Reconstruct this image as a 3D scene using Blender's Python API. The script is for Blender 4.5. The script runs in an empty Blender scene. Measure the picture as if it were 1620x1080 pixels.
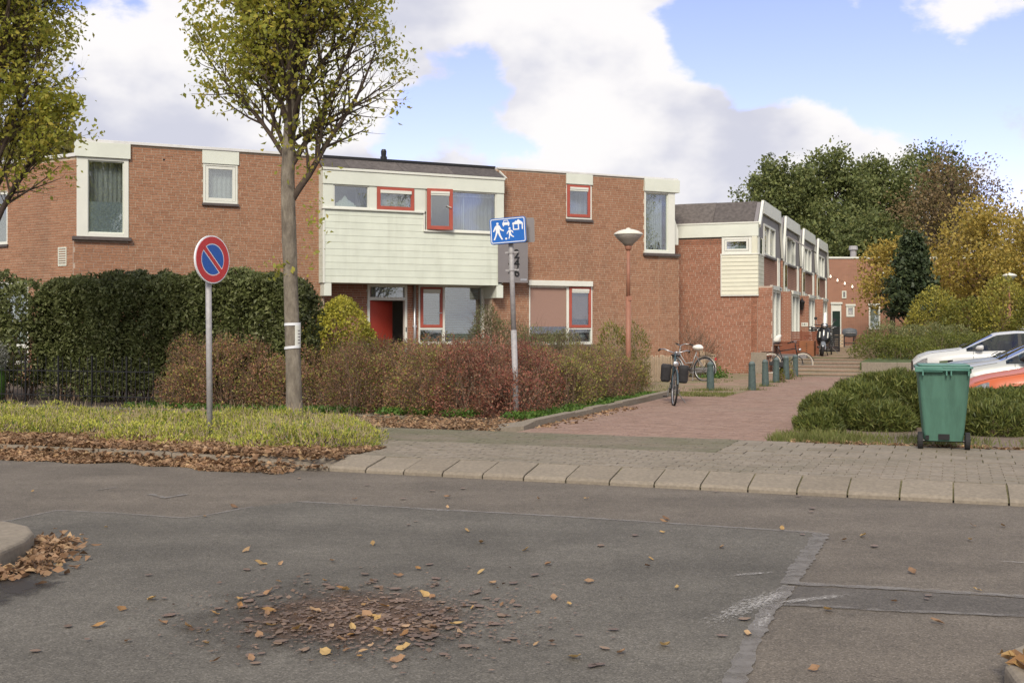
import bpy, bmesh, math, random
import numpy as np
from mathutils import Vector, Matrix

random.seed(7)
RNG = np.random.default_rng(11)
SC = bpy.context.scene
COL = SC.collection
R = math.radians

# ------------------------------------------------------------------ camera
CAM_H, FPX, HOR = 1.45, 1800.0, 523.0
cam_d = bpy.data.cameras.new('camera')
cam = bpy.data.objects.new('camera', cam_d)
COL.objects.link(cam)
cam.location = (0, 0, CAM_H)
cam.rotation_euler = (R(90), 0, 0)
cam_d.sensor_width = 36.0
cam_d.lens = FPX / 1620 * 36
cam_d.shift_y = -(540 - HOR) / 1620
cam_d.clip_start = 0.1
cam_d.clip_end = 2000
SC.camera = cam

# ------------------------------------------------------------------ world, sun, exposure
SUN_EL, SUN_AZ = R(37), R(190)          # azimuth: direction the light comes from, clockwise from +Y
W = bpy.data.worlds.new('World')
SC.world = W
W.use_nodes = True
nt = W.node_tree
for n in list(nt.nodes):
    nt.nodes.remove(n)
def wn(t, **k):
    n = nt.nodes.new(t)
    for a, b in k.items():
        setattr(n, a, b)
    return n
def wmath(op, a, b=None, clamp=False):
    n = wn('ShaderNodeMath', operation=op)
    n.use_clamp = clamp
    for i, v in enumerate((a, b)):
        if v is None:
            continue
        if isinstance(v, (int, float)):
            n.inputs[i].default_value = v
        else:
            nt.links.new(v, n.inputs[i])
    return n.outputs[0]
out = wn('ShaderNodeOutputWorld')
bg = wn('ShaderNodeBackground')
bg.inputs['Strength'].default_value = 0.10
sky = wn('ShaderNodeTexSky', sky_type='NISHITA')
sky.sun_disc = False
sky.sun_elevation = SUN_EL
sky.sun_rotation = SUN_AZ
sky.air_density = 1.0
sky.dust_density = 0.4
sky.ozone_density = 2.0
tc = wn('ShaderNodeTexCoord')
nrm = wn('ShaderNodeVectorMath', operation='NORMALIZE')
nt.links.new(tc.outputs['Generated'], nrm.inputs[0])
def wnoise(scale, detail, rough, off, dist=0.0, sz=1.6):
    mp = wn('ShaderNodeMapping')
    mp.inputs['Location'].default_value = off
    mp.inputs['Scale'].default_value = (1, 1, sz)
    nt.links.new(nrm.outputs[0], mp.inputs[0])
    n = wn('ShaderNodeTexNoise')
    n.inputs['Scale'].default_value = scale
    n.inputs['Detail'].default_value = detail
    n.inputs['Roughness'].default_value = rough
    n.inputs['Distortion'].default_value = dist
    nt.links.new(mp.outputs[0], n.inputs['Vector'])
    return n.outputs['Fac']
big = wnoise(5.5, 9, 0.55, (3.1, 1.7, 0.4), 0.3)
fine = wnoise(17, 6, 0.55, (0.3, 5.2, 2.4), 0.2)
shade = wnoise(7, 5, 0.5, (7.0, 2.0, 1.0))
dens = wmath('ADD', wmath('MULTIPLY', wmath('SUBTRACT', big, 0.5), 1.5), wmath('MULTIPLY', wmath('SUBTRACT', fine, 0.5), 0.95))
dens = wmath('ADD', dens, 0.17)
# cloud banks and blue gaps that stand in this sky (azimuth/elevation directions)
def skydir(px, py):
    v = Vector(((px - 810) / FPX, 1.0, (HOR - py) / FPX))
    return v.normalized()
for px, py, rad, wgt in ((300, 150, .16, .30), (560, 60, .14, .16), (880, 60, .12, .20), (720, 170, .10, -.42), (610, 225, .08, -.30), (780, 110, .06, -.20), (940, 180, .10, .34), (1100, 165, .065, .40), (1280, 225, .07, .55), (1390, 250, .05, .40), (1200, 215, .035, .3), (1170, 290, .12, .30),
                         (1500, 15, .10, .32), (1560, 225, .055, .14), (1150, 70, .085, -.60), (1290, 110, .12, -.50), (1420, 130, .11, -.52), (1570, 130, .10, -.42), (1100, 215, .03, -.25), (1590, 320, .1, -.32),
                         (215, 0, .035, -.35), (1010, 60, .05, .12)):
    d = wn('ShaderNodeVectorMath', operation='DISTANCE')
    nt.links.new(nrm.outputs[0], d.inputs[0])
    d.inputs[1].default_value = skydir(px, py)
    t = wmath('SUBTRACT', 1.0, wmath('DIVIDE', d.outputs['Value'], rad), clamp=True)
    t = wmath('MULTIPLY', wmath('MULTIPLY', t, t), wmath('SUBTRACT', 3.0, wmath('MULTIPLY', t, 2.0)))
    dens = wmath('ADD', dens, wmath('MULTIPLY', t, wgt))
mr = wn('ShaderNodeMapRange', interpolation_type='SMOOTHSTEP')
mr.inputs['From Min'].default_value = -0.05
mr.inputs['From Max'].default_value = 0.16
nt.links.new(dens, mr.inputs['Value'])
cc = wn('ShaderNodeMix', data_type='RGBA')
cs = wn('ShaderNodeMapRange', interpolation_type='SMOOTHSTEP')
cs.inputs['From Min'].default_value = 0.36
cs.inputs['From Max'].default_value = 0.60
nt.links.new(shade, cs.inputs['Value'])
nt.links.new(cs.outputs[0], cc.inputs['Factor'])
cc.inputs['A'].default_value = (2.8, 2.85, 3.3, 1)
cc.inputs['B'].default_value = (4.25, 4.15, 4.15, 1)
blue = wn('ShaderNodeMix', data_type='RGBA', blend_type='MULTIPLY')
blue.inputs['Factor'].default_value = 1.0
nt.links.new(sky.outputs[0], blue.inputs['A'])
blue.inputs['B'].default_value = (0.88, 0.69, 0.86, 1)
mixc = wn('ShaderNodeMix', data_type='RGBA')
nt.links.new(mr.outputs[0], mixc.inputs['Factor'])
nt.links.new(blue.outputs['Result'], mixc.inputs['A'])
nt.links.new(cc.outputs['Result'], mixc.inputs['B'])
nt.links.new(mixc.outputs['Result'], bg.inputs['Color'])
nt.links.new(bg.outputs[0], out.inputs['Surface'])

sd = bpy.data.lights.new('sun', 'SUN')
sun = bpy.data.objects.new('sun', sd)
COL.objects.link(sun)
sd.energy = 1.5
sd.angle = R(17)
sd.color = (1.0, 0.91, 0.77)
sv = Vector((math.sin(SUN_AZ) * math.cos(SUN_EL), math.cos(SUN_AZ) * math.cos(SUN_EL), math.sin(SUN_EL)))
sun.rotation_euler = sv.to_track_quat('Z', 'Y').to_euler()
sun.location = sv * 60

SC.view_settings.view_transform = 'Standard'
SC.view_settings.look = 'None'
SC.view_settings.gamma = 1
SC.view_settings.use_curve_mapping = False
SC.view_settings.exposure = 1.25
SC.cycles.max_bounces = 5
SC.cycles.diffuse_bounces = 3
SC.cycles.glossy_bounces = 3
SC.cycles.transparent_max_bounces = 12

# ------------------------------------------------------------------ frames of reference
def P(px, py, d):
    return Vector(((px - 810) / FPX * d, d, CAM_H + (HOR - py) / FPX * d))
def G(px, py, z=0.12):
    d = FPX * (CAM_H - z) / (py - HOR)
    return Vector(((px - 810) / FPX * d, d, z))
# street grid: U along the road (to the right and nearer), N away from the road
P0 = Vector((-1.895, 11.76))
U = Vector((0.9325, -0.3612)).normalized()
N = Vector((0.3612, 0.9325)).normalized()
UA = math.atan2(U.y, U.x)
def un(u, n, z=0.0):
    q = P0 + U * u + N * n
    return Vector((q.x, q.y, z))
def u_at(px, n):
    k = (px - 810) / FPX
    b = P0 + N * n
    return (k * b.y - b.x) / (U.x - k * U.y)

# ------------------------------------------------------------------ mesh helpers
class MB:
    def __init__(s, M=None):
        s.v, s.f, s.M = [], [], M
    def add(s, vs, fs):
        o = len(s.v)
        if s.M is not None:
            vs = [s.M @ Vector(v) for v in vs]
        s.v.extend([tuple(v) for v in vs])
        s.f.extend([tuple(i + o for i in f) for f in fs])
        return s
    def quad(s, a, b, c, d):
        return s.add([a, b, c, d], [(0, 1, 2, 3)])
    def box(s, x0, x1, y0, y1, z0, z1, skip=''):
        vs = [(x0, y0, z0), (x1, y0, z0), (x1, y1, z0), (x0, y1, z0), (x0, y0, z1), (x1, y0, z1), (x1, y1, z1), (x0, y1, z1)]
        fs = {'b': (3, 2, 1, 0), 't': (4, 5, 6, 7), 'f': (0, 1, 5, 4), 'r': (1, 2, 6, 5), 'k': (2, 3, 7, 6), 'l': (3, 0, 4, 7)}
        return s.add(vs, [f for k, f in fs.items() if k not in skip])
    def prism(s, poly, h0, h1, axis='z'):
        n = len(poly)
        def mk(p, h):
            return (p[0], p[1], h) if axis == 'z' else ((p[0], h, p[1]) if axis == 'y' else (h, p[0], p[1]))
        vs = [mk(p, h0) for p in poly] + [mk(p, h1) for p in poly]
        fs = [tuple(range(n))[::-1], tuple(range(n, 2 * n))] + [(i, (i + 1) % n, n + (i + 1) % n, n + i) for i in range(n)]
        return s.add(vs, fs)
    def tube(s, path, rad, seg=8, cap=True, closed=False):
        path = [Vector(p) for p in path]
        m = len(path)
        rads = rad if isinstance(rad, (list, tuple)) else [rad] * m
        vs, fs = [], []
        prev = None
        for i, p in enumerate(path):
            if closed:
                t = path[(i + 1) % m] - path[i - 1]
            else:
                t = path[min(i + 1, m - 1)] - path[max(i - 1, 0)]
            t.normalize()
            if prev is None:
                a = t.cross(Vector((0, 0, 1)) if abs(t.z) < .9 else Vector((1, 0, 0))).normalized()
            else:
                a = (prev - t * prev.dot(t))
                a = a.normalized() if a.length > 1e-6 else t.orthogonal().normalized()
            prev = a
            b = t.cross(a)
            for k in range(seg):
                w = 2 * math.pi * k / seg
                vs.append(p + (a * math.cos(w) + b * math.sin(w)) * rads[i])
        rng = range(m if closed else m - 1)
        for i in rng:
            j = (i + 1) % m
            for k in range(seg):
                l = (k + 1) % seg
                fs.append((i * seg + k, i * seg + l, j * seg + l, j * seg + k))
        if cap and not closed:
            fs.append(tuple(range(seg))[::-1])
            fs.append(tuple((m - 1) * seg + k for k in range(seg)))
        return s.add(vs, fs)
    def lathe(s, prof, seg=24, c=(0, 0, 0), axis='z'):
        vs, fs = [], []
        for r, h in prof:
            for k in range(seg):
                w = 2 * math.pi * k / seg
                a, b = r * math.cos(w), r * math.sin(w)
                vs.append((c[0] + a, c[1] + b, c[2] + h) if axis == 'z' else ((c[0] + a, c[1] + h, c[2] + b) if axis == 'y' else (c[0] + h, c[1] + a, c[2] + b)))
        for i in range(len(prof) - 1):
            for k in range(seg):
                l = (k + 1) % seg
                fs.append((i * seg + k, i * seg + l, (i + 1) * seg + l, (i + 1) * seg + k))
        fs.append(tuple(range(seg))[::-1])
        fs.append(tuple((len(prof) - 1) * seg + k for k in range(seg)))
        return s.add(vs, fs)
    def mesh(s, name, m=None, smooth=False):
        me = bpy.data.meshes.new(name)
        me.from_pydata(s.v, [], s.f)
        if m is not None:
            me.materials.append(m)
        if smooth:
            me.polygons.foreach_set('use_smooth', [True] * len(me.polygons))
        me.update()
        return me
    def build(s, name, m, parent=None, smooth=False, loc=(0, 0, 0), bevel=0):
        o = bpy.data.objects.new(name, s.mesh(name, m, smooth))
        COL.objects.link(o)
        o.parent = parent
        o.location = loc
        if bevel:
            b = o.modifiers.new('bevel', 'BEVEL')
            b.width = bevel
            b.segments = 2
            b.limit_method = 'ANGLE'
        return o

def tag(o, label=None, cat=None, group=None, kind=None):
    for k, v in (('label', label), ('category', cat), ('group', group), ('kind', kind)):
        if v:
            o[k] = v
    return o
def thing(name, label, cat, loc=(0, 0, 0), rz=0.0, group=None, rx=0.0, ry=0.0):
    o = bpy.data.objects.new(name, None)
    COL.objects.link(o)
    o.empty_display_size = .2
    o.location = loc
    o.rotation_euler = (rx, ry, rz)
    return tag(o, label, cat, group)
def copy_tree(o, parent=None):
    c = o.copy()
    COL.objects.link(c)
    c.parent = parent
    for ch in list(o.children):
        copy_tree(ch, c)
    return c

# ------------------------------------------------------------------ materials
def newmat(name):
    m = bpy.data.materials.new(name)
    m.use_nodes = True
    t = m.node_tree
    return m, t, t.nodes['Principled BSDF'], t.nodes['Material Output']
def tnode(t, ty, **k):
    n = t.nodes.new(ty)
    for a, b in k.items():
        setattr(n, a, b)
    return n
def c4(c):
    return (c[0], c[1], c[2], 1)
def pmat(name, col, rough=.7, var=.12, scale=3.0, bump=0.0, bscale=40, metal=0.0, spec=.4, col2=None, coat=0.0, stretch=None, dirt=0.0):
    m, t, b, o = newmat(name)
    b.inputs['Roughness'].default_value = rough
    b.inputs['Metallic'].default_value = metal
    b.inputs['Specular IOR Level'].default_value = spec
    b.inputs['Coat Weight'].default_value = coat
    b.inputs['Coat Roughness'].default_value = .06
    tcn = tnode(t, 'ShaderNodeTexCoord')
    src = tcn.outputs['Object']
    if stretch:
        mp = tnode(t, 'ShaderNodeMapping')
        mp.inputs['Scale'].default_value = stretch
        t.links.new(src, mp.inputs[0])
        src = mp.outputs[0]
    nz = tnode(t, 'ShaderNodeTexNoise')
    nz.inputs['Scale'].default_value = scale
    nz.inputs['Detail'].default_value = 6
    nz.inputs['Roughness'].default_value = .62
    t.links.new(src, nz.inputs['Vector'])
    rmp = tnode(t, 'ShaderNodeMapRange')
    rmp.inputs['From Min'].default_value = .3
    rmp.inputs['From Max'].default_value = .7
    t.links.new(nz.outputs['Fac'], rmp.inputs['Value'])
    mx = tnode(t, 'ShaderNodeMix', data_type='RGBA')
    mx.inputs['A'].default_value = c4([x * (1 - var) for x in col])
    mx.inputs['B'].default_value = c4([min(1, x * (1 + var)) for x in (col2 or col)])
    t.links.new(rmp.outputs[0], mx.inputs['Factor'])
    res = mx.outputs['Result']
    if dirt:
        n2 = tnode(t, 'ShaderNodeTexNoise')
        n2.inputs['Scale'].default_value = scale * .35
        n2.inputs['Detail'].default_value = 8
        n2.inputs['Roughness'].default_value = .7
        t.links.new(src, n2.inputs['Vector'])
        r2 = tnode(t, 'ShaderNodeMapRange')
        r2.inputs['From Min'].default_value = .48
        r2.inputs['From Max'].default_value = .75
        r2.inputs['To Max'].default_value = dirt
        t.links.new(n2.outputs['Fac'], r2.inputs['Value'])
        m2 = tnode(t, 'ShaderNodeMix', data_type='RGBA')
        t.links.new(r2.outputs[0], m2.inputs['Factor'])
        t.links.new(res, m2.inputs['A'])
        m2.inputs['B'].default_value = c4([x * .35 for x in col])
        res = m2.outputs['Result']
    t.links.new(res, b.inputs['Base Color'])
    if bump:
        n3 = tnode(t, 'ShaderNodeTexNoise')
        n3.inputs['Scale'].default_value = bscale
        n3.inputs['Detail'].default_value = 4
        t.links.new(src, n3.inputs['Vector'])
        bp = tnode(t, 'ShaderNodeBump')
        bp.inputs['Strength'].default_value = bump
        bp.inputs['Distance'].default_value = .01
        t.links.new(n3.outputs['Fac'], bp.inputs['Height'])
        t.links.new(bp.outputs[0], b.inputs['Normal'])
    return m
def ramp(t, cols):
    r = tnode(t, 'ShaderNodeValToRGB')
    e = r.color_ramp.elements
    r.color_ramp.interpolation = 'LINEAR'
    n = len(cols)
    e[0].position = 0
    e[0].color = c4(cols[0])
    e[1].position = 1
    e[1].color = c4(cols[-1])
    for i in range(1, n - 1):
        x = e.new(i / (n - 1))
        x.color = c4(cols[i])
    return r
def islandmat(name, cols, rough=.85, bump=.3, bscale=60, noise=.18, nscale=12, transl=0.0, spec=.3, patch=None, pscale=.6, pamt=.5, lo=.5, hi=.75, pst=(1, 1, 1)):
    """colour chosen per piece (mesh island / object), plus grain"""
    m, t, b, o = newmat(name)
    b.inputs['Roughness'].default_value = rough
    b.inputs['Specular IOR Level'].default_value = spec
    ge = tnode(t, 'ShaderNodeNewGeometry')
    oi = tnode(t, 'ShaderNodeObjectInfo')
    ad = tnode(t, 'ShaderNodeMath', operation='ADD')
    t.links.new(ge.outputs['Random Per Island'], ad.inputs[0])
    t.links.new(oi.outputs['Random'], ad.inputs[1])
    fr = tnode(t, 'ShaderNodeMath', operation='FRACT')
    t.links.new(ad.outputs[0], fr.inputs[0])
    rp = ramp(t, cols)
    t.links.new(fr.outputs[0], rp.inputs[0])
    res = rp.outputs[0]
    if noise:
        nz = tnode(t, 'ShaderNodeTexNoise')
        nz.inputs['Scale'].default_value = nscale
        nz.inputs['Detail'].default_value = 5
        t.links.new(ge.outputs['Position'], nz.inputs['Vector'])
        mr_ = tnode(t, 'ShaderNodeMapRange')
        mr_.inputs['From Min'].default_value = .3
        mr_.inputs['From Max'].default_value = .7
        mr_.inputs['To Min'].default_value = 1 - noise
        mr_.inputs['To Max'].default_value = 1 + noise
        t.links.new(nz.outputs['Fac'], mr_.inputs['Value'])
        ml = tnode(t, 'ShaderNodeVectorMath', operation='SCALE')
        t.links.new(res, ml.inputs[0])
        t.links.new(mr_.outputs[0], ml.inputs['Scale'])
        res = ml.outputs[0]
    if patch:
        n2 = tnode(t, 'ShaderNodeTexNoise')
        n2.inputs['Scale'].default_value = pscale
        n2.inputs['Detail'].default_value = 7
        n2.inputs['Roughness'].default_value = .65
        mpp = tnode(t, 'ShaderNodeMapping')
        mpp.inputs['Scale'].default_value = pst
        t.links.new(ge.outputs['Position'], mpp.inputs[0])
        t.links.new(mpp.outputs[0], n2.inputs['Vector'])
        r2 = tnode(t, 'ShaderNodeMapRange')
        r2.inputs['From Min'].default_value = lo
        r2.inputs['From Max'].default_value = hi
        r2.inputs['To Max'].default_value = pamt
        t.links.new(n2.outputs['Fac'], r2.inputs['Value'])
        m2 = tnode(t, 'ShaderNodeMix', data_type='RGBA')
        t.links.new(r2.outputs[0], m2.inputs['Factor'])
        t.links.new(res, m2.inputs['A'])
        m2.inputs['B'].default_value = c4(patch)
        res = m2.outputs['Result']
    t.links.new(res, b.inputs['Base Color'])
    if bump:
        n3 = tnode(t, 'ShaderNodeTexNoise')
        n3.inputs['Scale'].default_value = bscale
        n3.inputs['Detail'].default_value = 3
        t.links.new(ge.outputs['Position'], n3.inputs['Vector'])
        bp = tnode(t, 'ShaderNodeBump')
        bp.inputs['Strength'].default_value = bump
        bp.inputs['Distance'].default_value = .006
        t.links.new(n3.outputs['Fac'], bp.inputs['Height'])
        t.links.new(bp.outputs[0], b.inputs['Normal'])
    if transl:
        tr = tnode(t, 'ShaderNodeBsdfTranslucent')
        t.links.new(res, tr.inputs['Color'])
        mx = tnode(t, 'ShaderNodeMixShader')
        mx.inputs[0].default_value = transl
        t.links.new(b.outputs[0], mx.inputs[1])
        t.links.new(tr.outputs[0], mx.inputs[2])
        t.links.new(mx.outputs[0], o.inputs['Surface'])
    return m
def leafmat(name, cols, transl=.35, rough=.55, spec=.35):
    return islandmat(name, cols, rough=rough, bump=0, noise=.28, nscale=2.2, transl=transl, spec=spec)
def glassmat(name, tint=(.85, .9, .9), rough=.01, boost=.23):
    m, t, b, o = newmat(name)
    t.nodes.remove(b)
    fz = tnode(t, 'ShaderNodeLayerWeight')
    pw = tnode(t, 'ShaderNodeMath', operation='POWER')
    t.links.new(fz.outputs['Facing'], pw.inputs[0])
    pw.inputs[1].default_value = 4.0
    ml = tnode(t, 'ShaderNodeMath', operation='MULTIPLY_ADD')
    t.links.new(pw.outputs[0], ml.inputs[0])
    ml.inputs[1].default_value = .85
    ml.inputs[2].default_value = boost
    ml.use_clamp = True
    tr = tnode(t, 'ShaderNodeBsdfTransparent')
    tr.inputs['Color'].default_value = c4(tint)
    gl = tnode(t, 'ShaderNodeBsdfGlossy')
    gl.inputs['Roughness'].default_value = rough
    mx = tnode(t, 'ShaderNodeMixShader')
    t.links.new(ml.outputs[0], mx.inputs[0])
    t.links.new(tr.outputs[0], mx.inputs[1])
    t.links.new(gl.outputs[0], mx.inputs[2])
    t.links.new(mx.outputs[0], o.inputs['Surface'])
    return m
def brickmat(name, c1, c2, mortar, scale=1.0, bl=.22, ch=.065):
    """far walls: courses too small to pick apart"""
    m, t, b, o = newmat(name)
    b.inputs['Roughness'].default_value = .9
    tcn = tnode(t, 'ShaderNodeTexCoord')
    sp = tnode(t, 'ShaderNodeSeparateXYZ')
    t.links.new(tcn.outputs['Object'], sp.inputs[0])
    ad = tnode(t, 'ShaderNodeMath', operation='ADD')
    t.links.new(sp.outputs[0], ad.inputs[0])
    t.links.new(sp.outputs[1], ad.inputs[1])
    cb = tnode(t, 'ShaderNodeCombineXYZ')
    t.links.new(ad.outputs[0], cb.inputs[0])
    t.links.new(sp.outputs[2], cb.inputs[1])
    br = tnode(t, 'ShaderNodeTexBrick')
    br.inputs['Scale'].default_value = 1
    br.inputs['Brick Width'].default_value = bl
    br.inputs['Row Height'].default_value = ch
    br.inputs['Mortar Size'].default_value = .006
    br.inputs['Color1'].default_value = c4(c1)
    br.inputs['Color2'].default_value = c4(c2)
    br.inputs['Mortar'].default_value = c4(mortar)
    t.links.new(cb.outputs[0], br.inputs['Vector'])
    nz = tnode(t, 'ShaderNodeTexNoise')
    nz.inputs['Scale'].default_value = .9
    nz.inputs['Detail'].default_value = 6
    t.links.new(tcn.outputs['Object'], nz.inputs['Vector'])
    mr_ = tnode(t, 'ShaderNodeMapRange')
    mr_.inputs['To Min'].default_value = .75
    mr_.inputs['To Max'].default_value = 1.2
    t.links.new(nz.outputs['Fac'], mr_.inputs['Value'])
    ml = tnode(t, 'ShaderNodeVectorMath', operation='SCALE')
    t.links.new(br.outputs['Color'], ml.inputs[0])
    t.links.new(mr_.outputs[0], ml.inputs['Scale'])
    t.links.new(ml.outputs[0], b.inputs['Base Color'])
    return m

M = {}
M['brick'] = islandmat('brick_orange', [(.288, .144, .083), (.323, .164, .095), (.30, .152, .088), (.343, .179, .107), (.27, .134, .078), (.313, .158, .092)], noise=.14, nscale=25, patch=(.17, .10, .065), pscale=1.1, pamt=.55, pst=(1, 1, .22), lo=.5, hi=.72)
M['brick_red'] = islandmat('brick_red', [(.26, .115, .068), (.31, .138, .082), (.28, .124, .074), (.34, .155, .095), (.24, .105, .062)], noise=.15, nscale=25, patch=(.13, .075, .05), pscale=.9, pamt=.5, pst=(1, 1, .3))
M['mortar'] = pmat('mortar', (.47, .385, .29), .95, .15, 6)
M['mortar_dark'] = pmat('mortar_dark', (.42, .33, .26), .95, .15, 6)
M['brick_far'] = brickmat('brick_far', (.32, .142, .086), (.27, .118, .072), (.38, .29, .22))
M['white'] = pmat('cream_white_paint', (.63, .66, .575), .5, .05, 1.5, dirt=.16)
M['white2'] = pmat('white_paint', (.66, .67, .60), .45, .04, 2, dirt=.08)
M['siding'] = islandmat('siding_paint', [(.60, .64, .545), (.635, .675, .575), (.615, .655, .56)], rough=.5, bump=.1, bscale=20, noise=.05, nscale=3, patch=(.43, .45, .37), pscale=1.6, pamt=.5, pst=(1.6, 1.6, .16), lo=.48, hi=.75)
M['siding_y'] = islandmat('siding_yellowed', [(.59, .59, .47), (.63, .625, .50), (.61, .605, .485)], rough=.5, bump=.1, noise=.05, nscale=3)
M['red'] = pmat('red_paint', (.37, .082, .054), .42, .1, 3, dirt=.15)
M['reddoor'] = pmat('red_door_paint', (.42, .055, .034), .4, .06, 2)
M['felt'] = islandmat('roofing_felt', [(.10, .088, .082), (.125, .11, .10), (.085, .075, .072)], rough=.95, bump=.5, bscale=120, noise=.25, nscale=9)
M['felt_far'] = pmat('roof_felt', (.13, .11, .105), .95, .25, 4, bump=.3)
M['sill'] = pmat('dark_sill', (.09, .075, .07), .6, .2, 8)
M['alu'] = pmat('aluminium', (.55, .55, .55), .4, .08, 5, metal=.8)
M['coping'] = pmat('coping_metal', (.62, .62, .60), .45, .1, 3)
M['galv'] = pmat('galvanised_steel', (.34, .33, .33), .6, .18, 22, metal=.1, bump=.1)
M['greypanel'] = pmat('grey_panel', (.20, .185, .185), .55, .05, 3)
M['black'] = pmat('black_plastic', (.012, .012, .012), .45, .2, 10)
M['rubber'] = pmat('rubber', (.02, .02, .02), .8, .2, 10)
M['darkmetal'] = pmat('dark_metal', (.03, .03, .032), .4, .2, 10, metal=.5)
M['chrome'] = pmat('chrome', (.5, .5, .5), .38, .05, 10, metal=1.0)
M['silver'] = pmat('silver_paint', (.27, .26, .25), .45, .1, 10, metal=.4)
M['glass'] = glassmat('window_glass')
M['carglass'] = glassmat('car_glass', (.35, .42, .42), .01, .10)
M['curtain'] = pmat('curtain', (.55, .53, .50), .95, .15, 2, stretch=(14, 1, .3), bump=.2)
M['curtain_grey'] = pmat('curtain_grey', (.34, .32, .28), .95, .35, 2, stretch=(16, 1, .2), bump=.2)
M['blind'] = pmat('venetian_slat', (.36, .37, .35), .6, .08, 2)
M['screen'] = pmat('brown_screen', (.30, .19, .15), .9, .08, 60)
M['room'] = pmat('room_wall', (.35, .32, .28), .9, .05, 1)
M['frost'] = pmat('frosted_film', (.44, .46, .47), .6, .15, 12)
M['wood'] = pmat('weathered_wood', (.42, .325, .22), .85, .25, 5, stretch=(12, 12, .8), bump=.3, dirt=.3)
M['plank'] = pmat('brown_stained_wood', (.20, .068, .035), .6, .2, 3, stretch=(1, 1, 12))
M['brownwood'] = pmat('brown_box_wood', (.22, .085, .035), .6, .25, 4)
M['bark'] = pmat('bark', (.145, .118, .092), .95, .35, 9, bump=1.0, bscale=34, stretch=(1, 1, .4), col2=(.21, .185, .145), dirt=.6)
M['bark_dark'] = pmat('bark_branches', (.075, .055, .042), .95, .3, 10)
M['twig'] = pmat('twigs', (.185, .125, .085), .95, .3, 10)
M['earth'] = pmat('earth', (.085, .065, .045), 1, .35, 4, bump=.6, bscale=30)
M['grassground'] = pmat('grass_ground', (.07, .095, .03), 1, .35, 3, bump=.6, bscale=40)
M['concrete'] = islandmat('concrete_kerb', [(.215, .183, .14), (.245, .21, .162), (.228, .195, .15)], rough=.95, bump=.45, bscale=140, noise=.16, nscale=30, patch=(.15, .13, .10), pscale=1.8, pamt=.45)
M['paver'] = islandmat('grey_paver', [(.205, .175, .135), (.24, .205, .16), (.22, .19, .147), (.255, .22, .175)], rough=.95, bump=.4, bscale=120, noise=.16, nscale=22, patch=(.12, .115, .075), pscale=.8, pamt=.6)
M['paver_old'] = islandmat('old_paver', [(.165, .14, .105), (.19, .162, .12), (.175, .15, .11)], rough=.95, bump=.4, bscale=120, noise=.16, nscale=20, patch=(.12, .125, .07), pscale=.9, pamt=.7, lo=.42, hi=.65)
M['klinker'] = islandmat('red_street_brick', [(.25, .165, .125), (.285, .19, .147), (.225, .147, .112), (.265, .178, .138), (.30, .205, .16)], rough=.95, bump=.3, bscale=90, noise=.14, nscale=14, patch=(.27, .205, .155), pscale=.45, pamt=.6)
M['klinker_path'] = islandmat('path_brick', [(.26, .18, .13), (.30, .205, .15), (.235, .165, .12)], rough=.95, bump=.3, bscale=90, noise=.14, nscale=14, patch=(.17, .18, .08), pscale=.7, pamt=.65, lo=.45, hi=.62)
M['joint_moss'] = pmat('mossy_joint', (.11, .125, .045), 1, .5, 9, col2=(.15, .13, .07))
M['joint'] = pmat('sand_joint', (.17, .13, .10), 1, .3, 9)

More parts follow.
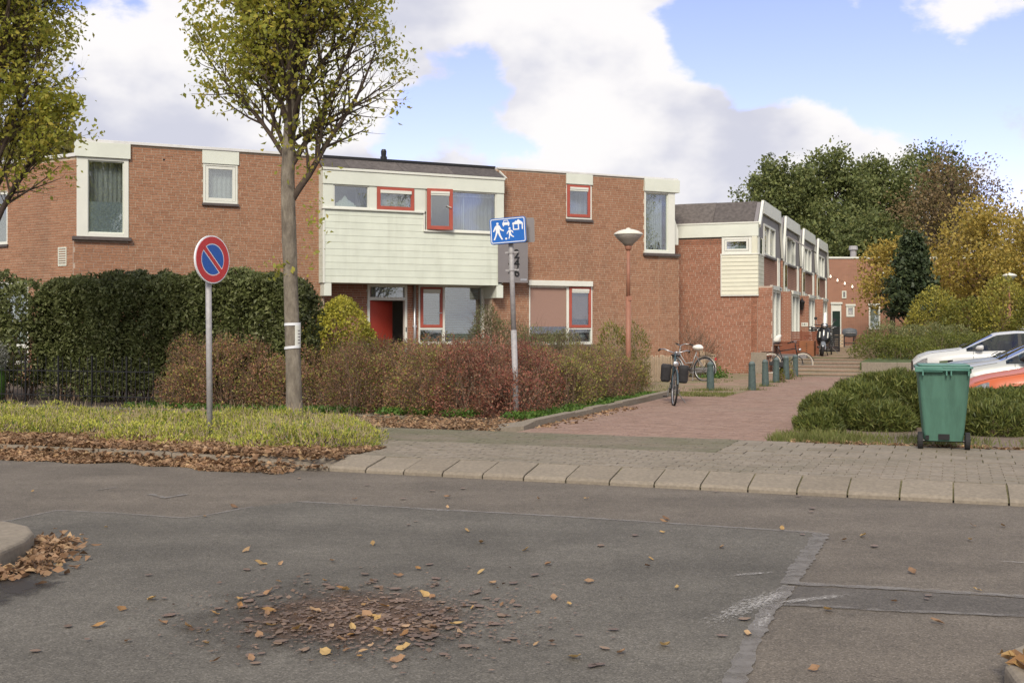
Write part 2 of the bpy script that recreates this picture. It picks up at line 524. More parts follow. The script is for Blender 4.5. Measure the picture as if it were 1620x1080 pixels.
def asphalt(name, base, speck, dark=.5, big=(.8, 1.25)):
    m, t, b, o = newmat(name)
    b.inputs['Roughness'].default_value = .88
    b.inputs['Specular IOR Level'].default_value = .35
    ge = tnode(t, 'ShaderNodeNewGeometry')
    def nz(scale, det, rough=.6):
        n = tnode(t, 'ShaderNodeTexNoise')
        n.inputs['Scale'].default_value = scale
        n.inputs['Detail'].default_value = det
        n.inputs['Roughness'].default_value = rough
        t.links.new(ge.outputs['Position'], n.inputs['Vector'])
        return n.outputs['Fac']
    vo = tnode(t, 'ShaderNodeTexVoronoi')
    vo.inputs['Scale'].default_value = 135
    t.links.new(ge.outputs['Position'], vo.inputs['Vector'])
    sp = tnode(t, 'ShaderNodeSeparateColor')
    t.links.new(vo.outputs['Color'], sp.inputs[0])
    r = ramp(t, [[x * (dark + .08) for x in base], [x * .93 for x in base], base, [x * 1.05 for x in base], [x * 1.0 for x in speck]])
    t.links.new(sp.outputs[0], r.inputs[0])
    def rng(v, a, b_, lo, hi):
        q = tnode(t, 'ShaderNodeMapRange')
        q.inputs['From Min'].default_value = a
        q.inputs['From Max'].default_value = b_
        q.inputs['To Min'].default_value = lo
        q.inputs['To Max'].default_value = hi
        t.links.new(v, q.inputs['Value'])
        return q.outputs[0]
    def scale(c, f):
        s_ = tnode(t, 'ShaderNodeVectorMath', operation='SCALE')
        t.links.new(c, s_.inputs[0])
        t.links.new(f, s_.inputs['Scale'])
        return s_.outputs[0]
    c = scale(r.outputs[0], rng(nz(1.1, 7, .65), .3, .7, big[0], big[1]))
    # bands polished by tyres, running with the road
    mpt = tnode(t, 'ShaderNodeMapping')
    mpt.inputs['Rotation'].default_value = (0, 0, -UA)
    mpt.inputs['Scale'].default_value = (.10, 1.1, 1)
    t.links.new(ge.outputs['Position'], mpt.inputs[0])
    ntr = tnode(t, 'ShaderNodeTexNoise')
    ntr.inputs['Scale'].default_value = 1.3
    ntr.inputs['Detail'].default_value = 5
    t.links.new(mpt.outputs[0], ntr.inputs['Vector'])
    c = scale(c, rng(ntr.outputs['Fac'], .3, .7, .86, 1.13))
    # hairline cracks
    vc = tnode(t, 'ShaderNodeTexVoronoi', feature='DISTANCE_TO_EDGE')
    vc.inputs['Scale'].default_value = .55
    nd = tnode(t, 'ShaderNodeTexNoise')
    nd.inputs['Scale'].default_value = 2.5
    nd.inputs['Detail'].default_value = 6
    t.links.new(ge.outputs['Position'], nd.inputs['Vector'])
    va = tnode(t, 'ShaderNodeVectorMath', operation='MULTIPLY_ADD')
    t.links.new(nd.outputs['Color'], va.inputs[0])
    va.inputs[1].default_value = (.5, .5, .5)
    t.links.new(ge.outputs['Position'], va.inputs[2])
    t.links.new(va.outputs[0], vc.inputs['Vector'])
    c = scale(c, rng(vc.outputs['Distance'], .0, .004, .88, 1.0))
    c = scale(c, rng(nz(14, 4), .3, .7, .9, 1.1))
    # scattered dark pits and stains
    c = scale(c, rng(nz(6.5, 8, .75), .60, .72, 1.0, .72))
    t.links.new(c, b.inputs['Base Color'])
    bp = tnode(t, 'ShaderNodeBump')
    bp.inputs['Strength'].default_value = .35
    bp.inputs['Distance'].default_value = .003
    t.links.new(vo.outputs['Distance'], bp.inputs['Height'])
    t.links.new(bp.outputs[0], b.inputs['Normal'])
    return m
M['asphalt'] = asphalt('asphalt_brown', (.124, .106, .084), (.20, .172, .14))
M['asphalt_grey'] = asphalt('asphalt_grey', (.107, .0985, .082), (.174, .160, .136))
M['asphalt_strip'] = asphalt('asphalt_strip', (.096, .086, .074), (.15, .135, .118))
def fademat(name, col, rough, scale, lo, hi, amt=1.0, stretch=(1, 1, 1), spec=.4, edge=.55):
    """a mark worn through to the road under it: opaque where the noise is high"""
    m, t, b, o = newmat(name)
    b.inputs['Base Color'].default_value = c4(col)
    b.inputs['Roughness'].default_value = rough
    b.inputs['Specular IOR Level'].default_value = spec
    tcn = tnode(t, 'ShaderNodeTexCoord')
    nz = tnode(t, 'ShaderNodeTexNoise')
    nz.inputs['Scale'].default_value = scale
    nz.inputs['Detail'].default_value = 8
    nz.inputs['Roughness'].default_value = .7
    mp = tnode(t, 'ShaderNodeMapping')
    mp.inputs['Scale'].default_value = stretch
    t.links.new(tcn.outputs['Object'], mp.inputs[0])
    t.links.new(mp.outputs[0], nz.inputs['Vector'])
    # fall off toward the edge of the sheet (generated coordinates)
    mp2 = tnode(t, 'ShaderNodeVectorMath', operation='DISTANCE')
    fl = tnode(t, 'ShaderNodeVectorMath', operation='MULTIPLY')
    t.links.new(tcn.outputs['Generated'], fl.inputs[0])
    fl.inputs[1].default_value = (1, 1, 0)
    t.links.new(fl.outputs[0], mp2.inputs[0])
    mp2.inputs[1].default_value = (.5, .5, 0)
    ed = tnode(t, 'ShaderNodeMapRange')
    ed.inputs['From Min'].default_value = .15
    ed.inputs['From Max'].default_value = .5
    ed.inputs['To Min'].default_value = 0
    ed.inputs['To Max'].default_value = edge
    t.links.new(mp2.outputs['Value'], ed.inputs['Value'])
    sb = tnode(t, 'ShaderNodeMath', operation='SUBTRACT')
    t.links.new(nz.outputs['Fac'], sb.inputs[0])
    t.links.new(ed.outputs[0], sb.inputs[1])
    mr_ = tnode(t, 'ShaderNodeMapRange')
    mr_.inputs['From Min'].default_value = lo
    mr_.inputs['From Max'].default_value = hi
    mr_.inputs['To Max'].default_value = amt
    t.links.new(sb.outputs[0], mr_.inputs['Value'])
    tr = tnode(t, 'ShaderNodeBsdfTransparent')
    mx = tnode(t, 'ShaderNodeMixShader')
    t.links.new(mr_.outputs[0], mx.inputs[0])
    t.links.new(tr.outputs[0], mx.inputs[1])
    t.links.new(b.outputs[0], mx.inputs[2])
    t.links.new(mx.outputs[0], o.inputs['Surface'])
    return m
M['chalk'] = fademat('worn_white_paint', (.56, .54, .51), .9, 55, .44, .64, .62, stretch=(.45, 1, 1), edge=.26)
M['seal'] = fademat('tar_seal', (.205, .192, .178), .9, 7, .23, .58, .82, edge=0.0)
M['damp'] = fademat('damp_dirt', (.045, .036, .028), .6, 3.2, .12, .55, .5, spec=.35)
M['damp2'] = fademat('damp_stain', (.035, .030, .027), .5, 4, .30, .5, .75, spec=.3)
M['mush'] = fademat('leaf_mush', (.15, .088, .055), .65, 7.5, .25, .55, .6, spec=.4)

# ------------------------------------------------------------------ ground sheets
def sheet(name, pts, z, m, parent=None, kind='structure', thick=0.0):
    mb = MB()
    if thick:
        mb.prism([(p[0], p[1]) for p in pts], z - thick, z)
    else:
        mb.add([(p[0], p[1], z) for p in pts], [tuple(range(len(pts)))])
    o = mb.build(name, m, parent)
    if parent is None:
        tag(o, kind=kind)
    return o
sheet('ground', [(-400, -400), (400, -400), (400, 600), (-400, 600)], -.06, M['grassground'])
road = sheet('road', [un(-70, .02), un(-70, -40), un(70, -40), un(70, .02)], 0, M['asphalt'])
sheet('terrain', [un(-70, .46), un(70, .46), un(70, 130), un(-70, 130)], .085, M['earth'], thick=.12)
bed = sheet('planting_bed', [un(-70, .115), un(-.75, .125), un(-.085, .47), un(-.085, 1.14), un(-1.56, 3.69), un(-1.56, 3.94), un(-70, 3.94)], .094, M['earth'], thick=.12)
# dark grey resurfaced patch, trench strip and their tar-sealed edges (parts of the road)
def gz(px, py):
    p = G(px, py, 0)
    return (p.x, p.y)
rim = [(-260, 850), (0, 827), (90, 808), (180, 812), (290, 820), (330, 815), (400, 802), (470, 794), (650, 804), (900, 818), (1100, 831), (1300, 844), (1275, 885), (1247, 925), (1215, 968), (1192, 1010), (1160, 1085)]
pp = [gz(*p) for p in rim]
sheet('asphalt_patch', pp + [(pp[-1][0] - .25, 2.2), (-9, 2.2)], .004, M['asphalt_grey'], road)
sheet('trench_strip', [gz(1262, 928), gz(1400, 934), gz(1625, 948), gz(1900, 962), gz(1900, 992), gz(1625, 974), gz(1400, 964), gz(1240, 957)], .004, M['asphalt_strip'], road)
def band(name, pts, w, z, m, parent, jit=.35):
    q = [Vector(gz(*p)) for p in pts]
    fine_ = []
    for i in range(len(q) - 1):
        k = max(2, int((q[i + 1] - q[i]).length / .045))
        fine_ += [q[i].lerp(q[i + 1], j / k) for j in range(k)]
    fine_.append(q[-1])
    mb, vs, fs = MB(), [], []
    for i, p in enumerate(fine_):
        t = (fine_[min(i + 1, len(fine_) - 1)] - fine_[max(i - 1, 0)]).normalized()
        nn = Vector((-t.y, t.x))
        wa = w * (1 + random.uniform(-jit, jit))
        wb = w * (1 + random.uniform(-jit, jit))
        vs += [(p.x + nn.x * wa / 2, p.y + nn.y * wa / 2, z), (p.x - nn.x * wb / 2, p.y - nn.y * wb / 2, z)]
        if i:
            fs.append((2 * i - 2, 2 * i - 1, 2 * i + 1, 2 * i))
    mb.add(vs, fs)
    return mb.build(name, m, parent)
band('tar_seam', rim[1:7], .035, .007, M['seal'], road)
band('tar_seam', rim[7:12], .05, .007, M['seal'], road, .6)
band('tar_seam', [(1300, 845), (1275, 885), (1247, 925)], .11, .008, M['seal'], road, .25)
band('tar_seam', [(1247, 928), (1215, 968), (1192, 1010), (1160, 1085)], .09, .009, M['seal'], road, .25)
band('tar_seam', [(1262, 924), (1400, 931), (1625, 945), (1900, 960)], .07, .007, M['seal'], road, .4)
band('tar_seam', [(1240, 957), (1400, 966), (1625, 976), (1900, 994)], .04, .007, M['seal'], road, .4)
band('tar_seam', [(235, 782), (262, 788), (295, 782)], .05, .006, M['seal'], road, .5)
band('tar_seam', [(150, 776), (185, 771)], .03, .006, M['seal'], road, .5)
def patchsheet(name, pxs, z, m):
    q = [gz(*p) for p in pxs]
    c = (sum(p[0] for p in q) / len(q), sum(p[1] for p in q) / len(q))
    mb = MB().add([(p[0] - c[0], p[1] - c[1], 0) for p in q], [tuple(range(len(q)))])
    return mb.build(name, m, road, loc=(c[0], c[1], z))
def scuff(a_, b_, w_, z, m=None):
    p_, q_ = Vector(gz(*a_)), Vector(gz(*b_))
    L_ = (q_ - p_).length
    n_ = 8
    pts_ = [(-L_ / 2 + L_ * i / n_, -w_ / 2 * random.uniform(.5, 1)) for i in range(n_ + 1)] + [(L_ / 2 - L_ * i / n_, w_ / 2 * random.uniform(.5, 1)) for i in range(n_ + 1)]
    o_ = MB().add([(x, y, 0) for x, y in pts_], [tuple(range(len(pts_)))]).build('paint_scuff', M['chalk'], road, loc=((p_.x + q_.x) / 2, (p_.y + q_.y) / 2, z))
    o_.rotation_euler = (0, 0, math.atan2(q_.y - p_.y, q_.x - p_.x))
    return o_
scuff((1080, 1012), (1268, 922), .34, .012)
scuff((1150, 985), (1262, 926), .20, .0145)
scuff((1190, 962), (1385, 938), .17, .013)
scuff((1215, 960), (1300, 948), .14, .0155)
scuff((1120, 916), (1255, 904), .11, .012)
scuff((1188, 1015), (1226, 958), .12, .0125)
scuff((1550, 888), (1680, 893), .08, .008)
scuff((620, 803), (750, 812), .07, .009)
patchsheet('damp_patch', [(240, 940), (240, 1040), (560, 1085), (850, 1050), (860, 930), (520, 905)], .008, M['damp'])
patchsheet('leaf_mush', [(330, 930), (320, 1030), (560, 1062), (850, 1030), (850, 925), (560, 912)], .0105, M['mush'])
patchsheet('damp_patch', [(-80, 890), (-80, 1000), (120, 960), (190, 900), (60, 880)], .009, M['damp2'])

# ------------------------------------------------------------------ kerb of ramp blocks, pavement slabs
def unbox(mb, u0, u1, n0, n1, z0, z1, skip='b'):
    """box on the street grid, coordinates local to the grid frame"""
    mb.box(u0, u1, n0, n1, z0, z1, skip)
GRID = Matrix.Translation((P0.x, P0.y, 0)) @ Matrix.Rotation(UA, 4, 'Z')
def grid_obj(o):
    o.matrix_world = GRID
    return o
pave = MB().prism([(-.08, .46), (40, .46), (40, 3.70), (-1.55, 3.70), (-.08, 1.15)], .0, .108).build('pavement', M['joint_moss'])
tag(pave, kind='structure')
grid_obj(pave)
# ramp blocks
mb = MB()
g = .0075
BK = .43
mb.add([(g, .0, -.02), (BK - g, .0, -.02), (BK - g, .455, -.02), (g, .455, -.02), (g, .0, .028), (BK - g, .0, .028), (BK - g, .035, .052), (g, .035, .052), (BK - g, .455, .122), (g, .455, .122)],
       [(0, 1, 5, 4), (4, 5, 6, 7), (7, 6, 8, 9), (1, 2, 8, 6, 5), (3, 0, 4, 7, 9), (2, 3, 9, 8)])
rampme = mb.mesh('kerb_block', M['concrete'])
MB().add([(-.02, .02, .02), (9, .02, .02), (9, .46, .112), (-.02, .46, .112)], [(0, 1, 2, 3)]).build('joint_moss', M['joint_moss'], pave)
for k in range(0, 22):
    o = bpy.data.objects.new('kerb_block', rampme)
    COL.objects.link(o)
    o.parent = pave
    o.location = (k * BK, 0, random.uniform(-.004, .004))
    o.rotation_euler = (random.uniform(-.006, .006), 0, random.uniform(-.006, .006))
# transition stones at the left end of the ramp and the plain kerb of the planting bed
mb = MB().add([(0, 0, -.02), (.96, 0, -.02), (.96, .455, -.02), (.55, .455, -.02), (0, .16, -.02), (0, 0, .10), (.96, 0, .03), (.96, .455, .122), (.55, .455, .122), (0, .16, .125)],
              [(0, 1, 6, 5), (5, 6, 7, 8, 9), (1, 2, 7, 6), (2, 3, 8, 7), (3, 4, 9, 8), (4, 0, 5, 9)])
o = mb.build('kerb_transition', M['concrete'], pave, loc=(-.965, 0, 0))
kb = MB().box(.004, .996, 0, .13, -.02, .118)
kme = kb.mesh('kerb_stone', M['concrete'])
for k in range(12):
    o = bpy.data.objects.new('kerb_stone', kme)
    COL.objects.link(o)
    o.parent = pave
    o.location = (-1.97 - k, random.uniform(-.01, .01), random.uniform(-.008, .008))
    o.rotation_euler = (random.uniform(-.02, .02), 0, random.uniform(-.008, .008))

def pave_field(root, name, rest_name, m, u0, u1, n0, n1, pl, pw, z, h=.05, gap=.006, bond='run', keep=300, ztop=.0, clip=None, frame=GRID, jitter=.003):
    """pavers row by row; the nearest ones are objects, the rest one joined part"""
    items = []
    rows = int(round((n1 - n0) / pw))
    for r_ in range(rows):
        off = (0 if r_ % 2 == 0 else pl / 2) if bond == 'run' else 0
        k = int(math.floor((u0 - u0 - off) / pl)) - 1
        a = u0 - off
        while a < u1 - .01:
            c0, c1 = max(a, u0), min(a + pl, u1)
            cn = n0 + (r_ + .5) * pw
            if c1 - c0 > .05 and (clip is None or clip((c0 + c1) / 2, cn)):
                items.append((c0, c1, n0 + r_ * pw, n0 + (r_ + 1) * pw))
            a += pl
    full = [i for i, t_ in enumerate(items) if abs(t_[1] - t_[0] - pl) < 1e-6]
    def dist(t_):
        w_ = frame @ Vector(((t_[0] + t_[1]) / 2, (t_[2] + t_[3]) / 2, 0))
        k_ = abs(w_.x) / max(w_.y, .1)
        return w_.length + (1000 if k_ > .46 else 0)
    full.sort(key=lambda i: dist(items[i]))
    sel = set(full[:keep])
    g_ = gap / 2
    pm = MB().box(-pl / 2 + g_, pl / 2 - g_, -pw / 2 + g_, pw / 2 - g_, -h, 0, 'b')
    me = pm.mesh(name, m)
    rest = MB()
    for i, t_ in enumerate(items):
        zz = z + random.uniform(-jitter, jitter)
        if i in sel:
            o_ = bpy.data.objects.new(name, me)
            COL.objects.link(o_)
            o_.parent = root
            o_.location = ((t_[0] + t_[1]) / 2, (t_[2] + t_[3]) / 2, zz)
            o_.rotation_euler = (random.uniform(-.006, .006), random.uniform(-.004, .004), random.uniform(-.006, .006))
        else:
            rest.box(t_[0] + g_, t_[1] - g_, t_[2] + g_, t_[3] - g_, zz - h, zz, 'b')
    if rest.f:
        o_ = rest.build(rest_name, m, root)
        o_['kind'] = 'stuff'
    return items
pave_field(pave, 'paver', 'paver_field', M['paver'], -.9, 14, .47, 2.10, .21, .1085, .122, gap=.008, keep=150, clip=lambda u, n: u > .02 - max(0, n - 1.1) * .56)
pave_field(pave, 'old_paver', 'old_paver_field', M['paver_old'], -2.4, 3.6, 2.11, 3.69, .21, .105, .120, gap=.003, keep=40, clip=lambda u, n: u > .02 - max(0, n - 1.1) * .56)
pave_field(pave, 'paving_slab', 'paving_slab_field', M['paver'], 3.6, 14.1, 2.11, 3.61, .30, .30, .122, gap=.012, bond='run', keep=60, jitter=.004)

# footpath behind the planting bed
path = MB().box(-30, -1.6, 3.95, 5.75, .0, .106, 'b').build('footpath', M['joint_moss'])
tag(path, kind='structure')
grid_obj(path)
pave_field(path, 'path_slab', 'path_slab_field', M['paver_old'], -14.1, -1.8, 3.95, 5.75, .30, .30, .118, keep=60)

# red brick street running away between the houses
street = MB().box(.62, 14.5, 3.70, 23.85, .0, .098, 'b').build('street', M['joint'])
tag(street, kind='structure')
grid_obj(street)
def street_clip(u, n):
    if n > 13.2 and u < 1.78 and n > 13.2:
        return False
    if u > 4.15 + max(0, (n - 5.0)) * .35 and n < 7.2:
        return False
    return True
pave_field(street, 'street_brick', 'street_brick_field', M['klinker'], .64, 9.5, 3.71, 23.8, .20, .10, .112, gap=.004, keep=300, clip=street_clip, jitter=.002)
side = MB().box(-4.5, 1.76, 13.3, 26.0, .0, .101, 'b').build('side_path', M['joint'])
tag(side, kind='structure')
grid_obj(side)
pave_field(side, 'path_brick', 'path_brick_field', M['klinker_path'], -1.5, 1.74, 13.3, 25.9, .21, .105, .116, gap=.004, keep=80)
# dark kerb between the berberis bed and the street
for k in range(10):
    o = MB().box(.46, .615, 4.55 + k * .9, 5.443 + k * .9, -.05, .20 + random.uniform(-.01, .01)).build('street_kerb', M['concrete'], street)
o = MB().add([(.0, 3.75, 0), (.615, 4.1, 0), (.615, 4.545, 0), (.46, 4.545, 0), (.0, 4.2, 0), (.0, 3.75, .125), (.615, 4.1, .16), (.615, 4.545, .2), (.46, 4.545, .2), (.0, 4.2, .13)],
             [(0, 1, 6, 5), (5, 6, 7, 8, 9), (1, 2, 7, 6), (2, 3, 8, 7), (3, 4, 9, 8), (4, 0, 5, 9)]).build('street_kerb', M['concrete'], street)

# raised terrace, steps and low retaining wall at the end of the street
ter = MB().add([(1.35, 27.9, 0), (3.45, 27.9, 0), (3.45, 24.9, 0), (40, 24.9, 0), (40, 120, 0), (.25, 120, 0), (.25, 27.9, 0)] + [(1.35, 27.9, .57), (3.45, 27.9, .57), (3.45, 24.9, .50), (40, 24.9, .50), (40, 120, .57), (.25, 120, .57), (.25, 27.9, .57)],
               [(7, 8, 9, 10, 11, 12, 13), (2, 3, 10, 9), (0, 1, 8, 7), (1, 2, 9, 8), (6, 0, 7, 13)]).build('terrace', M['grassground'])
tag(ter, kind='structure')
grid_obj(ter)
stairs = thing('garden_steps', 'low wide concrete steps rising from the red street between hedge and houses', 'steps', un(2.4, 23.9, .1), UA)
for k in range(5):
    jx = random.uniform(-.03, .03)
    o = MB().box(-1.05 - .02 * k, 1.1, .02 + k * .78, 4.0, -.02 + (k - 1) * .09, .09 * (k + 1) - .035, 'b').build('step', M['concrete'], stairs)
    o.location = (jx, 0, 0)
    MB().box(-1.08 - .02 * k, 1.12, .0 + k * .78, .84 + k * .78, .09 * (k + 1) - .034, .09 * (k + 1)).build('tread', M['klinker_path'], o, bevel=.008)
for k in range(12):
    MB().box(3.5 + k * .9, 4.392 + k * .9, 23.88, 24.02, 0, .20).build('street_kerb', M['concrete'], street)
low = thing('retaining_wall', 'low grey retaining wall in front of the far hedge', 'low wall', un(3.5, 24.9, .1), UA)
for k in range(9):
    MB().box(k * 1.0, k * 1.0 + .994, -.12, .0, -.05, .42).build('wall_block', M['concrete'], low, bevel=.012)
tp = MB().box(.3, 3.4, 27.95, 70, .45, .578, 'b').build('terrace_path', M['joint'])
tag(tp, kind='structure')
grid_obj(tp)
pave_field(tp, 'terrace_brick', 'terrace_brick_field', M['klinker_path'], .32, 3.38, 28.0, 60, .21, .105, .587, gap=.004, keep=0)

# kerbed islands at the camera's own side of the junction
def island(name, pts, z):
    q = [Vector((p[0], p[1])) for p in pts]
    o_ = sheet(name, q, z, M['concrete'], thick=z + .03)
    b_ = o_.modifiers.new('bevel', 'BEVEL')
    b_.width = .03
    b_.segments = 3
    return o_
il = [(-9, 9.6), (-4.4, 8.30), (-3.75, 8.06), (-3.5, 7.95), (-3.30, 7.78), (-3.17, 7.55), (-3.10, 7.25), (-3.10, 6.9), (-3.2, 6.5), (-3.6, 5.9), (-9, 1.5)]
island('kerb_island', il, .12)
ir = [(9, 6.6), (3.2, 5.42), (2.65, 5.22), (2.32, 5.03), (2.12, 4.85), (2.0, 4.62), (1.94, 4.35), (1.94, 3.9), (2.2, 1.0), (9, 1.0)]
island('kerb_corner', ir, .10)

# ------------------------------------------------------------------ the brick houses
FD = Vector((0.907, 0.4212)).normalized()     # along the facade, to the right and away
FA = math.atan2(FD.y, FD.x)
FO = Vector((FD.y, -FD.x))                    # outward normal (towards the camera)
RC = Vector((5.16, 35.7))
L0 = RC - FD * 17.6
GZ = .10                                      # ground level at the walls
def fac(px, py, p=0.0):
    """pixel -> (s, z) on the facade plane pushed p metres outward"""
    k = (px - 810) / FPX
    b = L0 + FO * p
    s_ = (k * b.y - b.x) / (FD.x - k * FD.y)
    q = b + FD * s_
    return s_, CAM_H + (HOR - py) / FPX * q.y
def fr(x0, y0, x1, y1, p=0.0):
    """pixel rectangle -> s0,s1,z0,z1 (z taken at the middle)"""
    s0 = fac(x0, 0, p)[0]
    s1 = fac(x1, 0, p)[0]
    zm = (x0 + x1) / 2
    return s0, s1, fac(zm, y1, p)[1], fac(zm, y0, p)[1]
ROOF = 6.15

def wall_sheet(mb, s0, s1, z0, z1, holes, th=.25, y=0.0):
    xs = sorted(set([s0, s1] + [min(max(v, s0), s1) for h in holes for v in h[:2]]))
    zs = sorted(set([z0, z1] + [min(max(v, z0), z1) for h in holes for v in h[2:]]))
    def solid(i, j):
        if i < 0 or j < 0 or i >= len(xs) - 1 or j >= len(zs) - 1:
            return False
        cx, cz = (xs[i] + xs[i + 1]) / 2, (zs[j] + zs[j + 1]) / 2
        return not any(h[0] < cx < h[1] and h[2] < cz < h[3] for h in holes)
    for i in range(len(xs) - 1):
        for j in range(len(zs) - 1):
            if not solid(i, j):
                continue
            a, b, c, d = xs[i], xs[i + 1], zs[j], zs[j + 1]
            mb.quad((a, y, c), (b, y, c), (b, y, d), (a, y, d))
            mb.quad((b, y + th, c), (a, y + th, c), (a, y + th, d), (b, y + th, d))
            if not solid(i - 1, j):
                mb.quad((a, y + th, c), (a, y, c), (a, y, d), (a, y + th, d))
            if not solid(i + 1, j):
                mb.quad((b, y, c), (b, y + th, c), (b, y + th, d), (b, y, d))
            if not solid(i, j - 1):
                mb.quad((a, y + th, c), (b, y + th, c), (b, y, c), (a, y, c))
            if not solid(i, j + 1):
                mb.quad((a, y, d), (b, y, d), (b, y + th, d), (a, y + th, d))
def brick_list(s0, s1, z0, z1, holes, ch=.066, bl=.22, bond=0):
    out_ = []
    r_ = 0
    z = z0
    while z + ch <= z1 + .001:
        zm = z + ch / 2
        iv = [(s0, s1)]
        for h in holes:
            if h[2] - .005 < zm < h[3] + .005:
                nv = []
                for a, b in iv:
                    if h[1] <= a or h[0] >= b:
                        nv.append((a, b))
                    else:
                        if h[0] > a:
                            nv.append((a, h[0]))
                        if h[1] < b:
                            nv.append((h[1], b))
                iv = nv
        off = (0, .11, .055, .165)[(r_ * 7 + r_ // 3) % 4] + bond
        for a, b in iv:
            k = math.floor((a - off) / bl)
            x = off + k * bl
            while x < b - .001:
                c0, c1 = max(x, a), min(x + bl, b)
                if c1 - c0 > .035:
                    out_.append((c0, c1, z, z + ch))
                x += bl
        z += ch
        r_ += 1
    return out_
def lay_bricks(root, parent, lst, m, M4=None, keep=0, near=None, loc=(0, 0, 0), y=0.0, bl=.22, ch=.066):
    """lst in wall coordinates; M4 takes wall coordinates to the coordinates of the root"""
    M4 = M4 or Matrix.Identity(4)
    full = [i for i, b in enumerate(lst) if b[1] - b[0] > bl - 1e-4]
    sel = set()
    if keep:
        full.sort(key=lambda i: near(lst[i]))
        sel = set(full[:keep])
    g_ = .007
    me = MB().box(-bl / 2 + g_, bl / 2 - g_, -.009, .0005, -ch / 2 + g_, ch / 2 - g_, 'k').mesh('brick', m)
    rest = MB(M4)
    for i, b in enumerate(lst):
        pr = random.uniform(-.0025, .0025)
        if i in sel:
            o_ = bpy.data.objects.new('brick', me)
            COL.objects.link(o_)
            o_.parent = parent
            o_.matrix_local = Matrix.Translation(loc) @ M4 @ Matrix.Translation(((b[0] + b[1]) / 2, y + pr, (b[2] + b[3]) / 2))
        else:
            rest.box(b[0] + g_, b[1] - g_, y - .009 + pr, y + .0005, b[2] + g_, b[3] - g_, 'k')
    o_ = rest.build('brickwork', m, parent, loc=loc)
    o_['kind'] = 'stuff'
    return o_

class House:
    """root plus helpers that work in facade coordinates (s, y inward, z)"""
    def __init__(s, root, off, fr_=None):
        s.root, s.off = root, (-off, 0, 0)
        s.M4 = fr_
    def mb(s):
        return MB(s.M4)
    def put(s, mb, name, m, parent=None, smooth=False, bevel=0):
        o_ = mb.build(name, m, parent or s.root, smooth, loc=s.off if parent is None else (0, 0, 0), bevel=bevel)
        return o_
    def frame(s, name, r, y, fw, dp, m, parent=None, bevel=.006):
        """rectangular frame of four bars; fw = (left, right, bottom, top)"""
        s0, s1, z0, z1 = r
        fl, frr, fb, ft = fw if isinstance(fw, (tuple, list)) else (fw,) * 4
        mb = s.mb()
        mb.box(s0, s0 + fl, y, y + dp, z0, z1)
        mb.box(s1 - frr, s1, y, y + dp, z0, z1)
        mb.box(s0 + fl, s1 - frr, y + .001, y + dp, z0, z0 + fb)
        mb.box(s0 + fl, s1 - frr, y + .001, y + dp, z1 - ft, z1)
        return s.put(mb, name, m, parent, bevel=bevel)
    def pane(s, r, y, parent, m=None, name='pane'):
        mb = s.mb().box(r[0], r[1], y, y + .012, r[2], r[3])
        return s.put(mb, name, m or M['glass'], parent)
    def bar(s, r, y0, y1, name, m, parent=None, bevel=.005):
        return s.put(s.mb().box(r[0], r[1], y0, y1, r[2], r[3]), name, m, parent, bevel=bevel)
    def curtain(s, r, y, parent, m, wave=.03, n=26, name='curtain'):
        mb, vs, fs = s.mb(), [], []
        for i in range(n * 4 + 1):
            t = i / (n * 4)
            yy = y + wave * math.sin(t * n * 2 * math.pi + .8 * math.sin(t * 9))
            vs += [(r[0] + (r[1] - r[0]) * t, yy, r[2]), (r[0] + (r[1] - r[0]) * t, yy, r[3])]
            if i:
                fs.append((2 * i - 2, 2 * i, 2 * i + 1, 2 * i - 1))
        mb.add(vs, fs)
        return s.put(mb, name, m, parent, smooth=True)
    def blinds(s, r, y, parent, pitch=.05, m=None):
        mb = s.mb()
        z = r[2]
        while z < r[3]:
            mb.add([(r[0], y, z), (r[1], y, z), (r[1], y + .03, z + .026), (r[0], y + .03, z + .026)], [(0, 1, 2, 3)])
            z += pitch
        for q in (.2, .5, .8):
            x = r[0] + (r[1] - r[0]) * q
            mb.box(x - .004, x + .004, y - .004, y - .002, r[2], r[3])
        return s.put(mb, 'venetian_blind', m or M['blind'], parent)
    def sash(s, r, y, parent, m, fw=.085, vent=True, name='sash'):
        f_ = s.frame(name, r, y, fw, .06, m, parent)
        g_ = s.pane((r[0] + fw, r[1] - fw, r[2] + fw, r[3] - fw), y + .02, parent)
        if vent:
            mb = s.mb()
            z1 = r[3] - fw * .75
            mb.box(r[0] + fw * .95, r[1] - fw * .95, y - .035, y - .001, z1 - .065, z1)
            mb.box(r[0] + fw * .95, r[1] - fw * .95, y - .02, y - .0015, z1 - .115, z1 - .07)
            s.put(mb, 'ventilation_grille', M['white2'], parent, bevel=.004)
        return f_
def inset(r, a, b=None, c=None, d=None):
    if b is None:
        b = c = d = a
    return (r[0] + a, r[1] - b, r[2] + c, r[3] - d)

# ---- left house ---------------------------------------------------------------
SA = fac(510, 0)[0]
hA = thing('brick_house', 'orange brick flat-roofed house with white corner window, behind the tall dark hedge', 'house', (L0.x, L0.y, 0), FA)
HA = House(hA, 0)
cw = fr(122, 222, 204, 375)
cw = (0.0, cw[1], cw[2], ROOF)
w2 = fr(321, 236, 376, 322)
w2 = (w2[0], w2[1], w2[2], ROOF)
lw = fr(352, 438, 477, 548)
holesA = [cw, w2, lw]
mb = MB()
wall_sheet(mb, 0, SA, GZ - .1, ROOF, holesA)
wallA = mb.build('wall', M['mortar'], hA)
lst = brick_list(0, SA, GZ, ROOF - .03, holesA)
camv = Vector((0, 0, CAM_H))
def near_a(b):
    q = L0 + FD * ((b[0] + b[1]) / 2)
    z = (b[2] + b[3]) / 2
    return (Vector((q.x, q.y, z)) - camv).length + (50 if z < 2.75 else 0)
